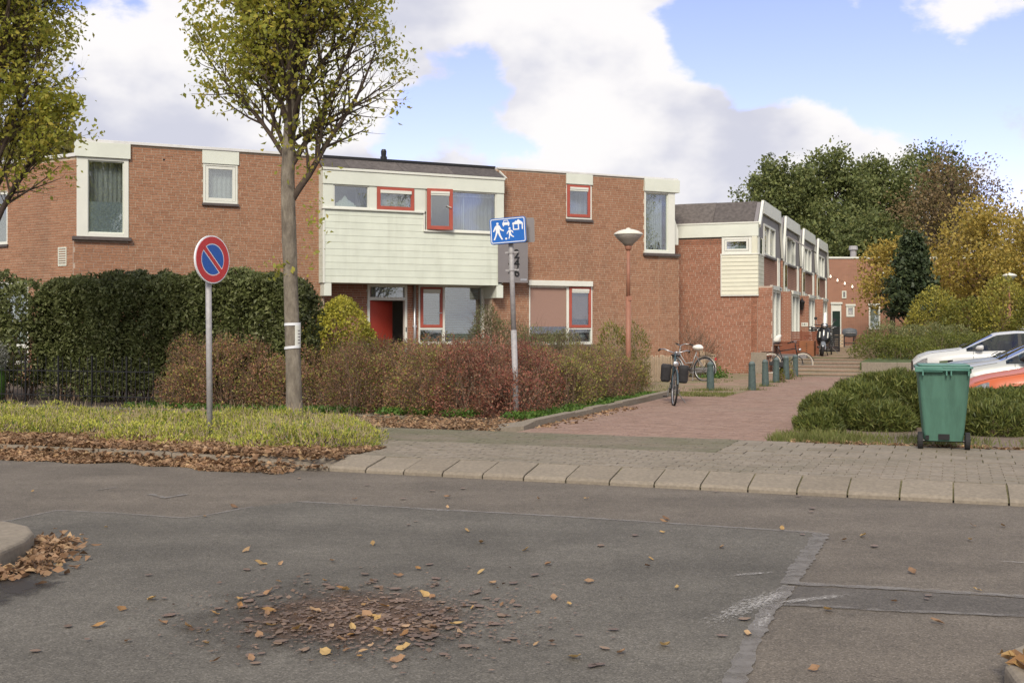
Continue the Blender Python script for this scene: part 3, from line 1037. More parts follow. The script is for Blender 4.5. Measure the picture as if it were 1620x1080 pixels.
lay_bricks(hA, wallA, lst, M['brick'], keep=200, near=near_a)
# left wing, turning away from the street
WD = Vector((0.866, -0.5)).normalized()
wa = math.atan2(WD.y, WD.x) - FA
WL = 9.0
M_w = Matrix.Rotation(wa, 4, 'Z') @ Matrix.Translation((-WL, 0, 0))
def wing(px, py):
    k = (px - 810) / FPX
    b = L0 - WD * WL
    s_ = (k * b.y - b.x) / (WD.x - k * WD.y)
    q = b + WD * s_
    return s_, CAM_H + (HOR - py) / FPX * q.y
def wfr(x0, y0, x1, y1):
    s0, s1 = wing(x0, 0)[0], wing(x1, 0)[0]
    return s0, s1, wing((x0 + x1) / 2, y1)[1], wing((x0 + x1) / 2, y0)[1]
WR = 5.78
HW = House(hA, 0, M_w)
ww1 = wfr(-45, 305, 12, 388)
ww2 = wfr(-70, 446, 45, 575)
wv = wfr(93, 391, 106, 421)
holesW = [ww1, ww2]
mb = MB(M_w)
wall_sheet(mb, 0, WL - .0, GZ - .1, WR, holesW)
wallW = mb.build('wall', M['mortar'], hA)
lst = brick_list(0, WL - .004, GZ, WR - .03, holesW, bond=.03)
lay_bricks(hA, wallW, lst, M['brick'], M4=M_w, keep=90, near=lambda b: -b[0] + (50 if (b[2] + b[3]) / 2 < 2.75 else 0))
mb = MB(M_w).box(0, WL - .02, -.05, .3, WR + .001, WR + .09)
mb.build('coping', M['coping'], hA, bevel=.008)
for r_ in (ww1, ww2):
    f_ = HW.frame('window', r_, .02, .075, .09, M['white2'])
    HW.pane(inset(r_, .07), .06, f_)
    HW.bar((r_[0] - .04, r_[1] + .05, r_[2] - .07, r_[2] - .002), -.06, .2, 'sill', M['sill'], f_)
    if r_ is ww2:
        zz = wing(20, 548)[1]
        HW.bar((r_[0], r_[1], zz - .04, zz + .06), .018, .1, 'transom', M['white2'], f_)
        HW.curtain((r_[0], r_[1], zz, r_[3]), .3, f_, M['curtain'], n=20)
    else:
        HW.curtain((r_[0], r_[1], r_[2], r_[3]), .35, f_, M['curtain_grey'], n=16)
vt = HW.frame('vent_grille', wv, -.03, .02, .03, M['white'])
zz = wv[2] + .03
while zz < wv[3] - .03:
    HW.put(HW.mb().box(wv[0] + .022, wv[1] - .022, -.024, -.011, zz, zz + .028), 'slat', M['white'], vt)
    zz += .058
# shell: roof, inner floor, end walls
mb = MB().box(.02, SA, .3, 9.0, 5.95, 6.02).box(.05, SA, .35, 9.0, 2.95, 3.05).box(0, SA, 8.8, 9.0, GZ, 6.0)
mb.build('roof_slab', M['felt_far'], hA)
MB().box(-.02, SA - .0, -.07, .3, ROOF + .001, ROOF + .075).build('coping', M['coping'], hA, bevel=.008)
MB(M_w).box(0, WL, 7.9, 8.0, GZ, WR - .1).box(0, WL, .3, 8, WR - .2, WR - .12).box(0, WL, .3, 8, 2.9, 3.0).box(0, .1, .26, 8, GZ, WR).build('rear_wall', M['room'], hA)
MB().box(SA - .12, SA, .26, 8.8, GZ, 5.94).build('party_wall', M['room'], hA)
MB().box(0.4, 0.5, .3, 8.8, GZ, 5.94).build('party_wall', M['room'], hA)
# corner window with deep white fascia
zf = fac(163, 250)[1]
fc = HA.bar((-.06, cw[1] + .03, zf, ROOF + .0005), -.09, .28, 'fascia', M['white'])
HA.bar((-.12, cw[1] + .05, cw[2] - .09, cw[2] - .002), -.14, .25, 'sill', M['sill'], fc)
HA.put(MB().box(-.10, cw[1] - .02, -.012, .24, GZ, cw[2] - .095), 'corner_pier', M['mortar_dark'])
lay_bricks(hA, hA, brick_list(-.10, cw[1] - .02, GZ, cw[2] - .10, [], bond=.1), M['brick'], y=-.0125)
r_ = (-.02, cw[1] - .01, cw[2], zf - .002)
wl = fac(139, 0)[0]
wf = HA.frame('window', r_, -.03, (wl + .02, .11, .10, .07), .16, M['white2'])
inr = inset(r_, wl + .02, .11, .10, .07)
HA.frame('pane_bead', inr, .015, .028, .04, M['white'], wf)
HA.pane(inr, .045, wf)
zh = fac(163, 319)[1]
HA.pane((inr[0], inr[1], inr[2], zh), .062, wf, M['frost'], 'frosted_film')
HA.curtain((inr[0] - .1, inr[1] + .1, zh, r_[3]), .25, wf, M['curtain'], n=9)
# second window
zf = fac(348, 260)[1]
fc = HA.bar((w2[0] - .02, w2[1] + .03, zf, ROOF + .0005), -.045, .28, 'fascia', M['white'])
r_ = (w2[0] + .005, w2[1] - .005, w2[2], zf - .002)
wf = HA.frame('window', r_, -.02, (.06, .05, .06, .05), .14, M['white2'])
HA.frame('sash', inset(r_, .065, .055, .065, .055), -.005, .075, .07, M['white2'], wf)
HA.pane(inset(r_, .12), .03, wf)
HA.curtain(r_, .2, wf, M['curtain'], n=7)
HA.bar((r_[0] - .03, r_[1] + .03, w2[2] - .07, w2[2] - .002), -.08, .2, 'sill', M['sill'], wf)
# ground-floor window whose head shows above the hedge
wf = HA.frame('window', inset(lw, .005), -.03, .09, .16, M['white2'])
HA.pane(inset(lw, .09), .05, wf)
HA.curtain(lw, .3, wf, M['curtain_grey'], n=14)
MB().lathe([(.05, 0), (.05, .25), (.09, .25), (.09, .33)], 12, (.75, 3.0, 6.02)).build('roof_vent', M['darkmetal'], hA)
mb = MB()
for sx, sz in ((3.55, 5.86), (2.05, 5.8)):
    mb.box(sx, sx + .05, -.012, -.0095, sz, sz + .05)
mb.build('weep_hole', M['black'], hA)
MB().box(fac(474, 0)[0] - .12, fac(474, 0)[0] + .12, -.05, -.006, 2.62, 2.86).build('wall_lamp_box', M['white2'], hA, bevel=.01)

# ---- right house: white projecting storey, red casements ------------------------
SB0, SB1 = SA + .002, fac(1071, 0)[0]
hB = thing('brick_house', 'brick house with projecting white clapboard upper storey, red window frames and open red door', 'house', (L0.x + FD.x * SB0, L0.y + FD.y * SB0, 0), FA)
HB = House(hB, SB0)
PJ = .42                                        # projection of the white storey
RJ = .55                                        # recess of the porch wall
zb = fac(650, 449, PJ)[1]                       # underside of the white storey
sL, sR = fac(512, 0, PJ)[0], fac(797, 0, PJ)[0]
sSid = fac(788, 0, PJ)[0]
sRec = fac(778, 0, 0)[0]
winR = fr(896, 272, 936, 347)
winR = (winR[0], winR[1], winR[2], ROOF)
cwR = fr(1019, 281, 1071, 401)
cwR = (cwR[0], SB1 + .0, cwR[2], ROOF)
lwR = fr(837, 453, 937, 545)
holesB = [(SB0 - .01, sR - .04, zb, ROOF), (SB0 - .01, sRec, 0, zb), winR, cwR, lwR]
mb = MB()
wall_sheet(mb, SB0, SB1, GZ - .1, ROOF, holesB)
wallB = HB.put(mb, 'wall', M['mortar'])
lst = brick_list(SB0, SB1, GZ, ROOF - .03, holesB, bond=.05)
def near_b(b):
    z = (b[2] + b[3]) / 2
    q = L0 + FD * ((b[0] + b[1]) / 2)
    return (Vector((q.x, q.y, z)) - camv).length + (50 if z < 1.5 else 0)
lay_bricks(hB, wallB, lst, M['brick'], keep=300, near=near_b)
HB.put(MB().box(sR - .02, SB1 + .02, -.05, .3, ROOF + .001, ROOF + .06), 'coping', M['coping'], bevel=.008)
# shell
HB.put(MB().box(SB0, SB1, .3, 9, 5.95, 6.02).box(SB0, SB1, .35, 9, 2.93, 3.03).box(SB0, SB1, 8.8, 9, GZ, 6), 'roof_slab', M['felt_far'])
HB.put(MB().box(SB1 - .2, SB1 - .004, .251, 9, GZ, ROOF - .01).box(sR + .3, sR + .4, .3, 8.8, GZ, 5.94), 'side_wall', M['brick_far'])
HB.put(MB().box(SB0, sRec, RJ + 3.2, RJ + 3.3, GZ, 2.92).box(SB0, sR, 3.6, 3.7, 3.04, 5.94), 'inner_wall', M['room'])
HB.put(MB().box(SB0, SB1, .3, 8.8, .05, .12), 'floor', M['room'])
# porch wall, set back under the white storey
dr = fr(581, 450, 644, 575, -RJ)
dr = (dr[0], dr[1], GZ, zb + .02)
wd = fr(662, 450, 777, 545, -RJ)
wd = (wd[0], sRec - .0, wd[2], zb + .02)
mb = MB()
wall_sheet(mb, SB0, sRec, GZ - .1, zb + .05, [dr, wd], y=RJ)
wp = HB.put(mb, 'porch_wall', M['mortar_dark'])
lay_bricks(hB, wp, brick_list(SB0, sRec, GZ, zb, [dr, wd]), M['brick_red'], y=RJ, loc=(0, 0, 0))
HB.put(MB().box(sRec, sRec + .1, .26, RJ + .25, GZ, zb), 'porch_cheek', M['mortar_dark'])
HB.put(MB().box(SB0, SB0 + .05, .0, RJ - .02, GZ, zb), 'porch_cheek', M['mortar_dark'])
HB.put(MB().box(SB0, sR - .06, -PJ + .03, RJ + .3, zb + .012, zb + .06), 'soffit', M['white'])
# floor beams under the storey
for a, b in ((sL + .02, sL + .22), (sR - .22, sR - .01)):
    HB.put(MB().box(a, b, -PJ + .01, RJ - .02, zb - .36, zb + .008), 'beam', M['white'], bevel=.012)
# front door, standing open inwards
df = HB.frame('door', dr, RJ - .02, (.075, .075, .02, .08), .16, M['white2'])
zt0, zt1 = fac(612, 475, -RJ)[1], fac(612, 470, -RJ)[1]
HB.bar((dr[0] + .07, dr[1] - .07, zt0, zt1), RJ - .018, RJ + .13, 'transom', M['white2'], df)
HB.pane((dr[0] + .07, dr[1] - .07, zt1, dr[3] - .08), RJ + .06, df)
HB.curtain((dr[0] + .05, dr[1] - .05, zt1, dr[3]), RJ + .2, df, M['curtain'], n=12, wave=.02)
dw = dr[1] - dr[0] - .17
ml = Matrix.Translation((dr[0] + .085, RJ + .1, 0)) @ Matrix.Rotation(R(33), 4, 'Z')
lf = HB.put(MB(ml).box(0, dw, -.04, 0, GZ + .05, zt0 - .01), 'door_leaf', M['reddoor'], df, bevel=.004)
HB.put(MB(ml).tube([(dw - .07, -.04, 1.15), (dw - .07, -.09, 1.15), (dw - .19, -.09, 1.15)], .011, 6), 'handle', M['chrome'], df)
HB.put(MB().box(dr[1] - .05, dr[1] - .025, RJ - .035, RJ - .019, 1.42, 1.55), 'door_bell', M['black'], df)
HB.put(MB().box(dr[0] + .62, dr[0] + .70, RJ + 1.9, RJ + 1.96, GZ, 2.1).box(dr[1] + .1, dr[1] + .18, RJ + 1.9, RJ + 1.96, GZ, 2.1).box(dr[0] + .62, dr[1] + .18, RJ + 1.9, RJ + 1.96, 2.1, 2.18), 'hall_door_frame', M['white2'], df)
sd_ = fac(656, 0, -RJ + .06)[0]
HB.put(MB().tube([(sd_, RJ - .06, GZ), (sd_, RJ - .06, zb)], .04, 10), 'drain_pipe', M['alu'], smooth=True)
HB.put(MB().box(sd_ - .06, sd_ + .06, RJ - .08, RJ - .012, 1.55, 1.60), 'pipe_bracket', M['alu'])
# porch window
wf = HB.frame('window', wd, RJ - .02, (.05, .09, .09, .06), .14, M['white2'])
sx = fac(701, 0, -RJ)[0]
zc = fac(682, 520, -RJ)[1]
HB.bar((sx - .02, sx + .05, wd[2], wd[3] - .005), RJ - .022, RJ + .11, 'mullion', M['white2'], wf)
HB.bar((wd[0], sx - .021, zc - .03, zc + .03), RJ - .021, RJ + .1, 'transom', M['white2'], wf)
HB.sash((wd[0] + .055, sx - .024, zc + .034, wd[3] - .06), RJ - .035, wf, M['red'], .085)
HB.pane((wd[0] + .05, sx - .02, wd[2] + .09, zc - .03), RJ + .04, wf)
HB.pane((sx + .05, wd[1] - .09, wd[2] + .09, wd[3] - .06), RJ + .04, wf)
HB.blinds((wd[0] + .05, wd[1] - .1, wd[2] + .09, wd[3] - .1), RJ + .22, wf)
HB.put(MB().box(sx - .15, sx - .05, RJ - .05, RJ - .036, zc + .45, zc + .47), 'window_handle', M['chrome'], wf)
HB.bar((wd[0] - .04, wd[1], wd[2] - .06, wd[2] - .002), RJ - .08, RJ + .2, 'sill', M['sill'], wf)

# white projecting storey
zs1 = fac(590, 334, PJ)[1]                      # sill line, left
zs2 = fac(730, 369, PJ)[1]                      # sill line, right
sM = fac(672, 0, PJ)[0]
zf0, zf1 = fac(650, 298, PJ)[1], fac(650, 277, PJ)[1]
pitch = (zs2 - zb) / 8.0
z = zb
k = 0
while z < zs1 - .01:
    z1 = min(z + pitch, zs1)
    if z1 <= zs2 + .01:
        rr = (sL, sSid)
    else:
        rr = (sL, sM - .03)
    bz1 = z1 - .005
    # each board leans out a little at its foot
    o = HB.put(MB().add([(rr[0], -PJ - .004, z), (rr[1], -PJ - .004, z), (rr[1], -PJ + .002, bz1), (rr[0], -PJ + .002, bz1), (rr[0], -PJ + .03, z), (rr[1], -PJ + .03, z), (rr[1], -PJ + .03, bz1), (rr[0], -PJ + .03, bz1)],
                          [(0, 1, 2, 3), (4, 7, 6, 5), (0, 4, 5, 1), (3, 2, 6, 7), (0, 3, 7, 4), (1, 5, 6, 2)]), 'siding_board', M['siding'])
    # return of the same board on the left cheek
    HB.put(MB().box(sL - .022, sL - .002, -PJ + .004, -.01, z, bz1), 'cheek_board', M['siding'])
    z = z1
HB.put(MB().box(sL - .03, sL + .03, -PJ - .022, -PJ - .0095, zb - .01, zs1), 'corner_bead', M['white2'])
HB.put(MB().box(sL - .001, sSid, -PJ + .031, -PJ + .06, zb, zs2 - .01).box(sL - .001, sM - .03, -PJ + .031, -PJ + .06, zs2 - .01, zs1), 'backing', M['white'])
HB.put(MB().box(sL - .02, sL, -PJ + .005, .0, zs1 + .001, zf1 + .08).box(sR - .05, sR - .02, -PJ + .03, .0, zb + .06, zf1 + .08), 'cheek_panel', M['white'])
# fascia, eaves trim
HB.put(MB().box(sL - .03, sR, -PJ - .045, -PJ + .08, zf0, zf1), 'fascia', M['white'], bevel=.006)
HB.put(MB().box(sL - .05, sR + .02, -PJ - .075, -PJ + .10, zf1 + .001, zf1 + .075), 'eaves_trim', M['white2'], bevel=.012)
# sills
HB.put(MB().box(sL - .05, sM - .02, -PJ - .06, -PJ + .1, zs1 + .001, zs1 + .05), 'sill', M['white2'], bevel=.006)
HB.put(MB().box(sM - .05, sR - .0, -PJ - .055, -PJ + .1, zs2 + .001, zs2 + .05), 'sill', M['white2'], bevel=.006)
HB.put(MB().box(sM - .05, sM + .0, -PJ - .03, -PJ + .06, zs2 + .051, zs1 - .0), 'edge_trim', M['white2'])
za, zbb = zs1 + .051, zs2 + .051
def post(x0, x1, z0):
    HB.put(MB().box(fac(x0, 0, PJ)[0], fac(x1, 0, PJ)[0], -PJ - .012, -PJ + .09, z0, zf0 - .001), 'post', M['white'], bevel=.004)
post(511, 527, za)
post(584, 596, za)
post(655, 673.5, za)
post(786, 797, zbb)
# windows of the storey
r_ = (fac(527, 0, PJ)[0] + .002, fac(584, 0, PJ)[0] - .002, za, zf0)
wf = HB.frame('window', r_, -PJ + .0, .04, .1, M['white2'])
HB.pane(inset(r_, .04), -PJ + .05, wf)
HB.curtain((r_[0] + .75, r_[1], r_[2], r_[3]), -PJ + .45, wf, M['curtain_grey'], n=5)
orn = [(0, 0), (.62, 0), (.62, .06), (.58, .06), (.56, .12), (.50, .13), (.46, .17), (.40, .19), (.36, .25), (.31, .31), (.26, .25), (.22, .19), (.16, .17), (.12, .12), (.06, .11), (.04, .06), (0, .06)]
HB.put(MB(Matrix.Translation((r_[0] + .05, -PJ + .12, za + .04))).prism(orn, 0, .02, 'y'), 'window_ornament', M['white2'], wf)
r_ = (fac(596, 0, PJ)[0] + .002, fac(655, 0, PJ)[0] - .002, za, zf0)
wf = HB.frame('window', r_, -PJ - .035, .10, .06, M['red'])
HB.pane(inset(r_, .10), -PJ - .015, wf)
HB.put(MB().box(r_[0] + .09, r_[1] - .09, -PJ - .07, -PJ - .036, r_[3] - .18, r_[3] - .09), 'ventilation_grille', M['white2'], wf, bevel=.004)
HB.put(MB().box(r_[0] + .1, r_[1] - .1, -PJ + .12, -PJ + .13, r_[2] + .05, r_[3] - .25), 'roller_blind', M['curtain'], wf)
HB.put(MB().box(r_[0], r_[1], -PJ + .026, -PJ + .09, r_[2], r_[2] + .05).box(r_[0], r_[1], -PJ + .026, -PJ + .09, r_[3] - .05, r_[3]), 'sub_frame', M['white2'], wf)
# casement, ajar
sc0, sc1 = fac(674.5, 0, PJ)[0], fac(714, 0, PJ)[0]
r_ = (sc0, fac(786, 0, PJ)[0] - .002, zbb, zf0)
wf = HB.frame('window', r_, -PJ + .0, .04, .1, M['white2'])
HB.bar((sc1 - .01, sc1 + .05, zbb + .04, zf0 - .04), -PJ - .002, -PJ + .1, 'mullion', M['white2'], wf)
HB.pane((sc1 + .05, r_[1] - .04, zbb + .04, zf0 - .04), -PJ + .05, wf)
HB.curtain((sc1 + .05, r_[1], zbb, zf0), -PJ + .35, wf, M['curtain_grey'], n=11)
HB.put(MB().box(sc1 + .45, sc1 + .47, -PJ + .2, -PJ + .21, zbb, zf0).box(sc1 + .1, r_[1] - .1, -PJ + .2, -PJ + .22, zf0 - .13, zf0 - .1), 'curtain_rail', M['white2'], wf)
cas_w = sc1 - sc0 - .01
mc = Matrix.Translation((sc0 + .005, -PJ - .02, 0)) @ Matrix.Rotation(R(-7), 4, 'Z')
HC = House(hB, 0, mc)
z0_, z1_ = zbb + .015, zf0 + .02
HC.sash((0, cas_w, z0_, z1_), -.06, wf, M['red'], .105)
HC.put(MB(mc).tube([(cas_w - .06, -.062, z0_ + .62), (cas_w - .06, -.10, z0_ + .62), (cas_w - .18, -.10, z0_ + .66)], .012, 6), 'window_handle', M['white2'], wf)
HB.put(MB().box(sc0 + .03, sc0 + .22, -PJ + .15, -PJ + .17, zbb + .35, zf0 - .1), 'paper_blind', M['white2'], wf)
# felt-covered slope above, in separate sheets
ztop = ROOF + .02
y_top = .18
sl0, sl1 = fac(516, 0, PJ)[0], sR + .0
n_ = 7
for k in range(n_):
    a, b = sL - .05 + (sR + .05 - sL) * k / n_, sL - .05 + (sR + .05 - sL) * (k + 1) / n_
    ta, tb = a + (0.05 if k == 0 else 0), b - (.0 if k == n_ - 1 else 0)
    zo = .004 * (k % 2)
    zb_ = zf1 + .077
    HB.put(MB().add([(a, -PJ - .08, zb_ + zo), (b - .006, -PJ - .08, zb_ + zo), (tb - .006, y_top, ztop + zo), (ta, y_top, ztop + zo), (a, -PJ + .0, zb_ - .0), (b - .006, -PJ + .0, zb_ - .0), (tb - .006, y_top + .1, ztop - .03), (ta, y_top + .1, ztop - .03)],
                    [(0, 1, 2, 3), (7, 6, 5, 4), (0, 4, 5, 1), (1, 5, 6, 2), (2, 6, 7, 3), (3, 7, 4, 0)]), 'roof_sheet', M['felt'])
HB.put(MB().box(sL - .02, sR + .0, y_top - .02, y_top + .25, ztop + .006, ztop + .08), 'roof_edge', M['black'])
HB.put(MB().add([(sR + .045, -PJ - .08, zf1 + .07), (sR + .045, y_top, ztop + .03), (sR + .045, y_top + .1, ztop - .1), (sR + .045, -.02, zf1 - .1), (sR + .075, -PJ - .08, zf1 + .07), (sR + .075, y_top, ztop + .03), (sR + .075, y_top + .1, ztop - .1), (sR + .075, -.02, zf1 - .1)],
                [(3, 2, 1, 0), (4, 5, 6, 7), (0, 1, 5, 4), (1, 2, 6, 5), (2, 3, 7, 6), (3, 0, 4, 7)]), 'barge_board', M['white2'])
# vent pipe on the roof
sp_ = fac(607, 0, -2)[0]
HB.put(MB().lathe([(.075, 0), (.075, .42), (.10, .42), (.10, .5), (.075, .52), (.085, .66), (.06, .72)], 14, (sp_, 2.0, ROOF - .05)), 'vent_pipe', M['darkmetal'], smooth=False)
for px_ in (932, 943, 979):
    s_ = fac(px_, 0, -3)[0]
    HB.put(MB().lathe([(.07, 0), (.07, .30), (.16, .32), (.05, .38)], 12, (s_, 3.0, ROOF - .05)), 'roof_vent', M['darkmetal'])
# grey panel with the house numbers
gp = fr(788, 384, 835, 447, .45)
sg0, sg1, zg0, zg1 = gp
zg1 += .02
pn = HB.put(MB().box(sg0, sg1, -.46, -.44, zg0, zg1), 'house_number_panel', M['greypanel'])
HB.put(MB().box(sg0 + .02, sg0 + .08, -.44, -.0, zg0 + .1, zg1 - .1).box(sg1 - .08, sg1 - .02, -.44, -.0, zg0 + .1, zg1 - .1), 'panel_bracket', M['greypanel'], pn)
HB.put(MB().box(sg1 - .24, sg1 - .04, -.464, -.4605, zg0 + .06, zg0 + .12), 'maker_plate', M['alu'], pn)
def text_mesh(body, size, name, m, extrude=.006):
    cu = bpy.data.curves.new(name, 'FONT')
    cu.body = body
    cu.size = size
    cu.extrude = extrude
    cu.align_x = 'CENTER'
    cu.align_y = 'CENTER'
    to = bpy.data.objects.new(name, cu)
    COL.objects.link(to)
    bpy.context.view_layer.update()
    me = bpy.data.meshes.new_from_object(to.evaluated_get(bpy.context.evaluated_depsgraph_get()))
    bpy.data.objects.remove(to)
    me.materials.clear()
    me.materials.append(m)
    return me
for k, tx in enumerate(('42', '44', '46')):
    o = bpy.data.objects.new('house_number', text_mesh(tx, .36, 'house_number', M['black'], .012))
    COL.objects.link(o)
    o.parent = pn
    o.location = ((sg0 + sg1) / 2 + .02, -.475, fac(812, 402 + k * 14.5, .46)[1])
    o.rotation_euler = (R(90), 0, 0)
# upper small red window
zf = fac(916, 292)[1]
fc = HB.bar((winR[0] - .02, winR[1] + .02, zf, ROOF + .0005), -.05, .28, 'fascia', M['white'])
r_ = (winR[0], winR[1], winR[2], zf - .002)
wf = HB.frame('window', r_, -.005, (.02, .055, .06, .02), .12, M['white2'])
HB.sash((r_[0] + .021, r_[1] - .056, r_[2] + .061, r_[3] - .022), -.03, wf, M['red'], .09)
HB.curtain(r_, .3, wf, M['curtain_grey'], n=5)
HB.bar((r_[0] - .03, r_[1] + .03, r_[2] - .08, r_[2] - .002), -.07, .2, 'sill', M['sill'], wf)
# right corner window
zf = fac(1045, 304)[1]
fc = HB.bar((cwR[0] - .02, SB1 + .05, zf, ROOF + .0005), -.09, .28, 'fascia', M['white'])
r_ = (cwR[0] + .0, fac(1067, 0)[0], cwR[2], zf - .002)
wpost = r_[1] - fac(1056.5, 0)[0]
wf = HB.frame('window', r_, -.03, (.05, wpost, .09, .05), .16, M['white2'])
inr = inset(r_, .05, wpost, .09, .05)
HB.frame('pane_bead', inr, .012, .025, .04, M['white'], wf)
HB.pane(inr, .045, wf)
HB.curtain((inr[0] - .05, inr[1] - .08, inr[2], inr[3]), .22, wf, M['curtain'], n=10, wave=.025)
for q_, h_ in ((.35, .16), (.68, .26)):
    sx_ = inr[0] + (inr[1] - inr[0]) * q_
    HB.put(MB().lathe([(.03, 0), (.07, .04), (.05, .1), (.02, h_ * .7), (.035, h_)], 10, (sx_, .13, inr[2])), 'ornament', M['darkmetal'], wf)
HB.bar((r_[0] - .05, SB1 + .06, r_[2] - .09, r_[2] - .002), -.12, .25, 'sill', M['sill'], wf)
HB.put(MB().box(cwR[0] + .5, SB1 + .07, -.012, .3, GZ, cwR[2] - .095), 'corner_pier', M['mortar'])
lay_bricks(hB, hB, brick_list(cwR[0] + .5, SB1 + .07, GZ, cwR[2] - .1, [], bond=.02), M['brick'], y=-.0125, loc=(-SB0, 0, 0))
# sloping white cheek at the right corner
zz = [fac(1072, v)[1] for v in (322, 362, 386, 356)]
HB.put(MB(Matrix.Translation((SB1, 0, 0))).prism([(-.1, zz[0]), (.04, (zz[0] + zz[1]) / 2 + .15), (.26, zz[1]), (.26, zz[2]), (.12, zz[2]), (-.1, zz[3])], .32, .42, 'y'), 'barge_board', M['white2'])
# ground-floor window right
sb = fr(836.5, 444, 938, 452.5, .1)
bx_ = HB.bar((sb[0], sb[1], sb[2], sb[3]), -.12, .1, 'shutter_box', M['white2'], bevel=.012)
r_ = (lwR[0], lwR[1], lwR[2], sb[2] - .002)
wf = HB.frame('window', r_, -.005, (.04, .05, .08, .05), .13, M['white2'])
sx = fac(898.5, 0)[0]
zc = fac(916, 519.5)[1]
HB.bar((sx - .045, sx + .035, r_[2], r_[3] - .004), -.008, .12, 'mullion', M['white2'], wf)
HB.bar((sx + .036, r_[1], zc - .03, zc + .02), -.007, .11, 'transom', M['white2'], wf)
HB.sash((sx + .038, r_[1] - .052, zc + .022, r_[3] - .01), -.03, wf, M['red'], .085)
HB.pane((sx + .036, r_[1] - .05, r_[2] + .08, zc - .03), .04, wf)
HB.pane((r_[0] + .04, sx - .045, r_[2] + .08, r_[3] - .05), .04, wf)
zscr = fac(868, 515)[1]
HB.put(MB().box(r_[0] + .042, sx - .047, .022, .026, zscr, r_[3] - .052).box(r_[0] + .042, sx - .047, .018, .03, zscr - .03, zscr), 'roller_screen', M['screen'], wf)
HB.put(MB().box(sx + .1, r_[1] - .12, .06, .064, zscr + .2, r_[3] - .1), 'roller_screen', M['screen'], wf)
for q_ in (.33, .72):
    sx_ = sx + .04 + (r_[1] - sx - .09) * q_
    HB.put(MB().lathe([(.05, 0), (.10, .04), (.135, .12), (.12, .2), (.05, .26), (.03, .30), (.045, .34)], 14, (sx_, .22, r_[2] + .08)), 'vase', M['silver'], wf, smooth=True)
HB.bar((r_[0] - .04, r_[1] + .04, r_[2] - .08, r_[2] - .002), -.09, .2, 'sill', M['sill'], wf)

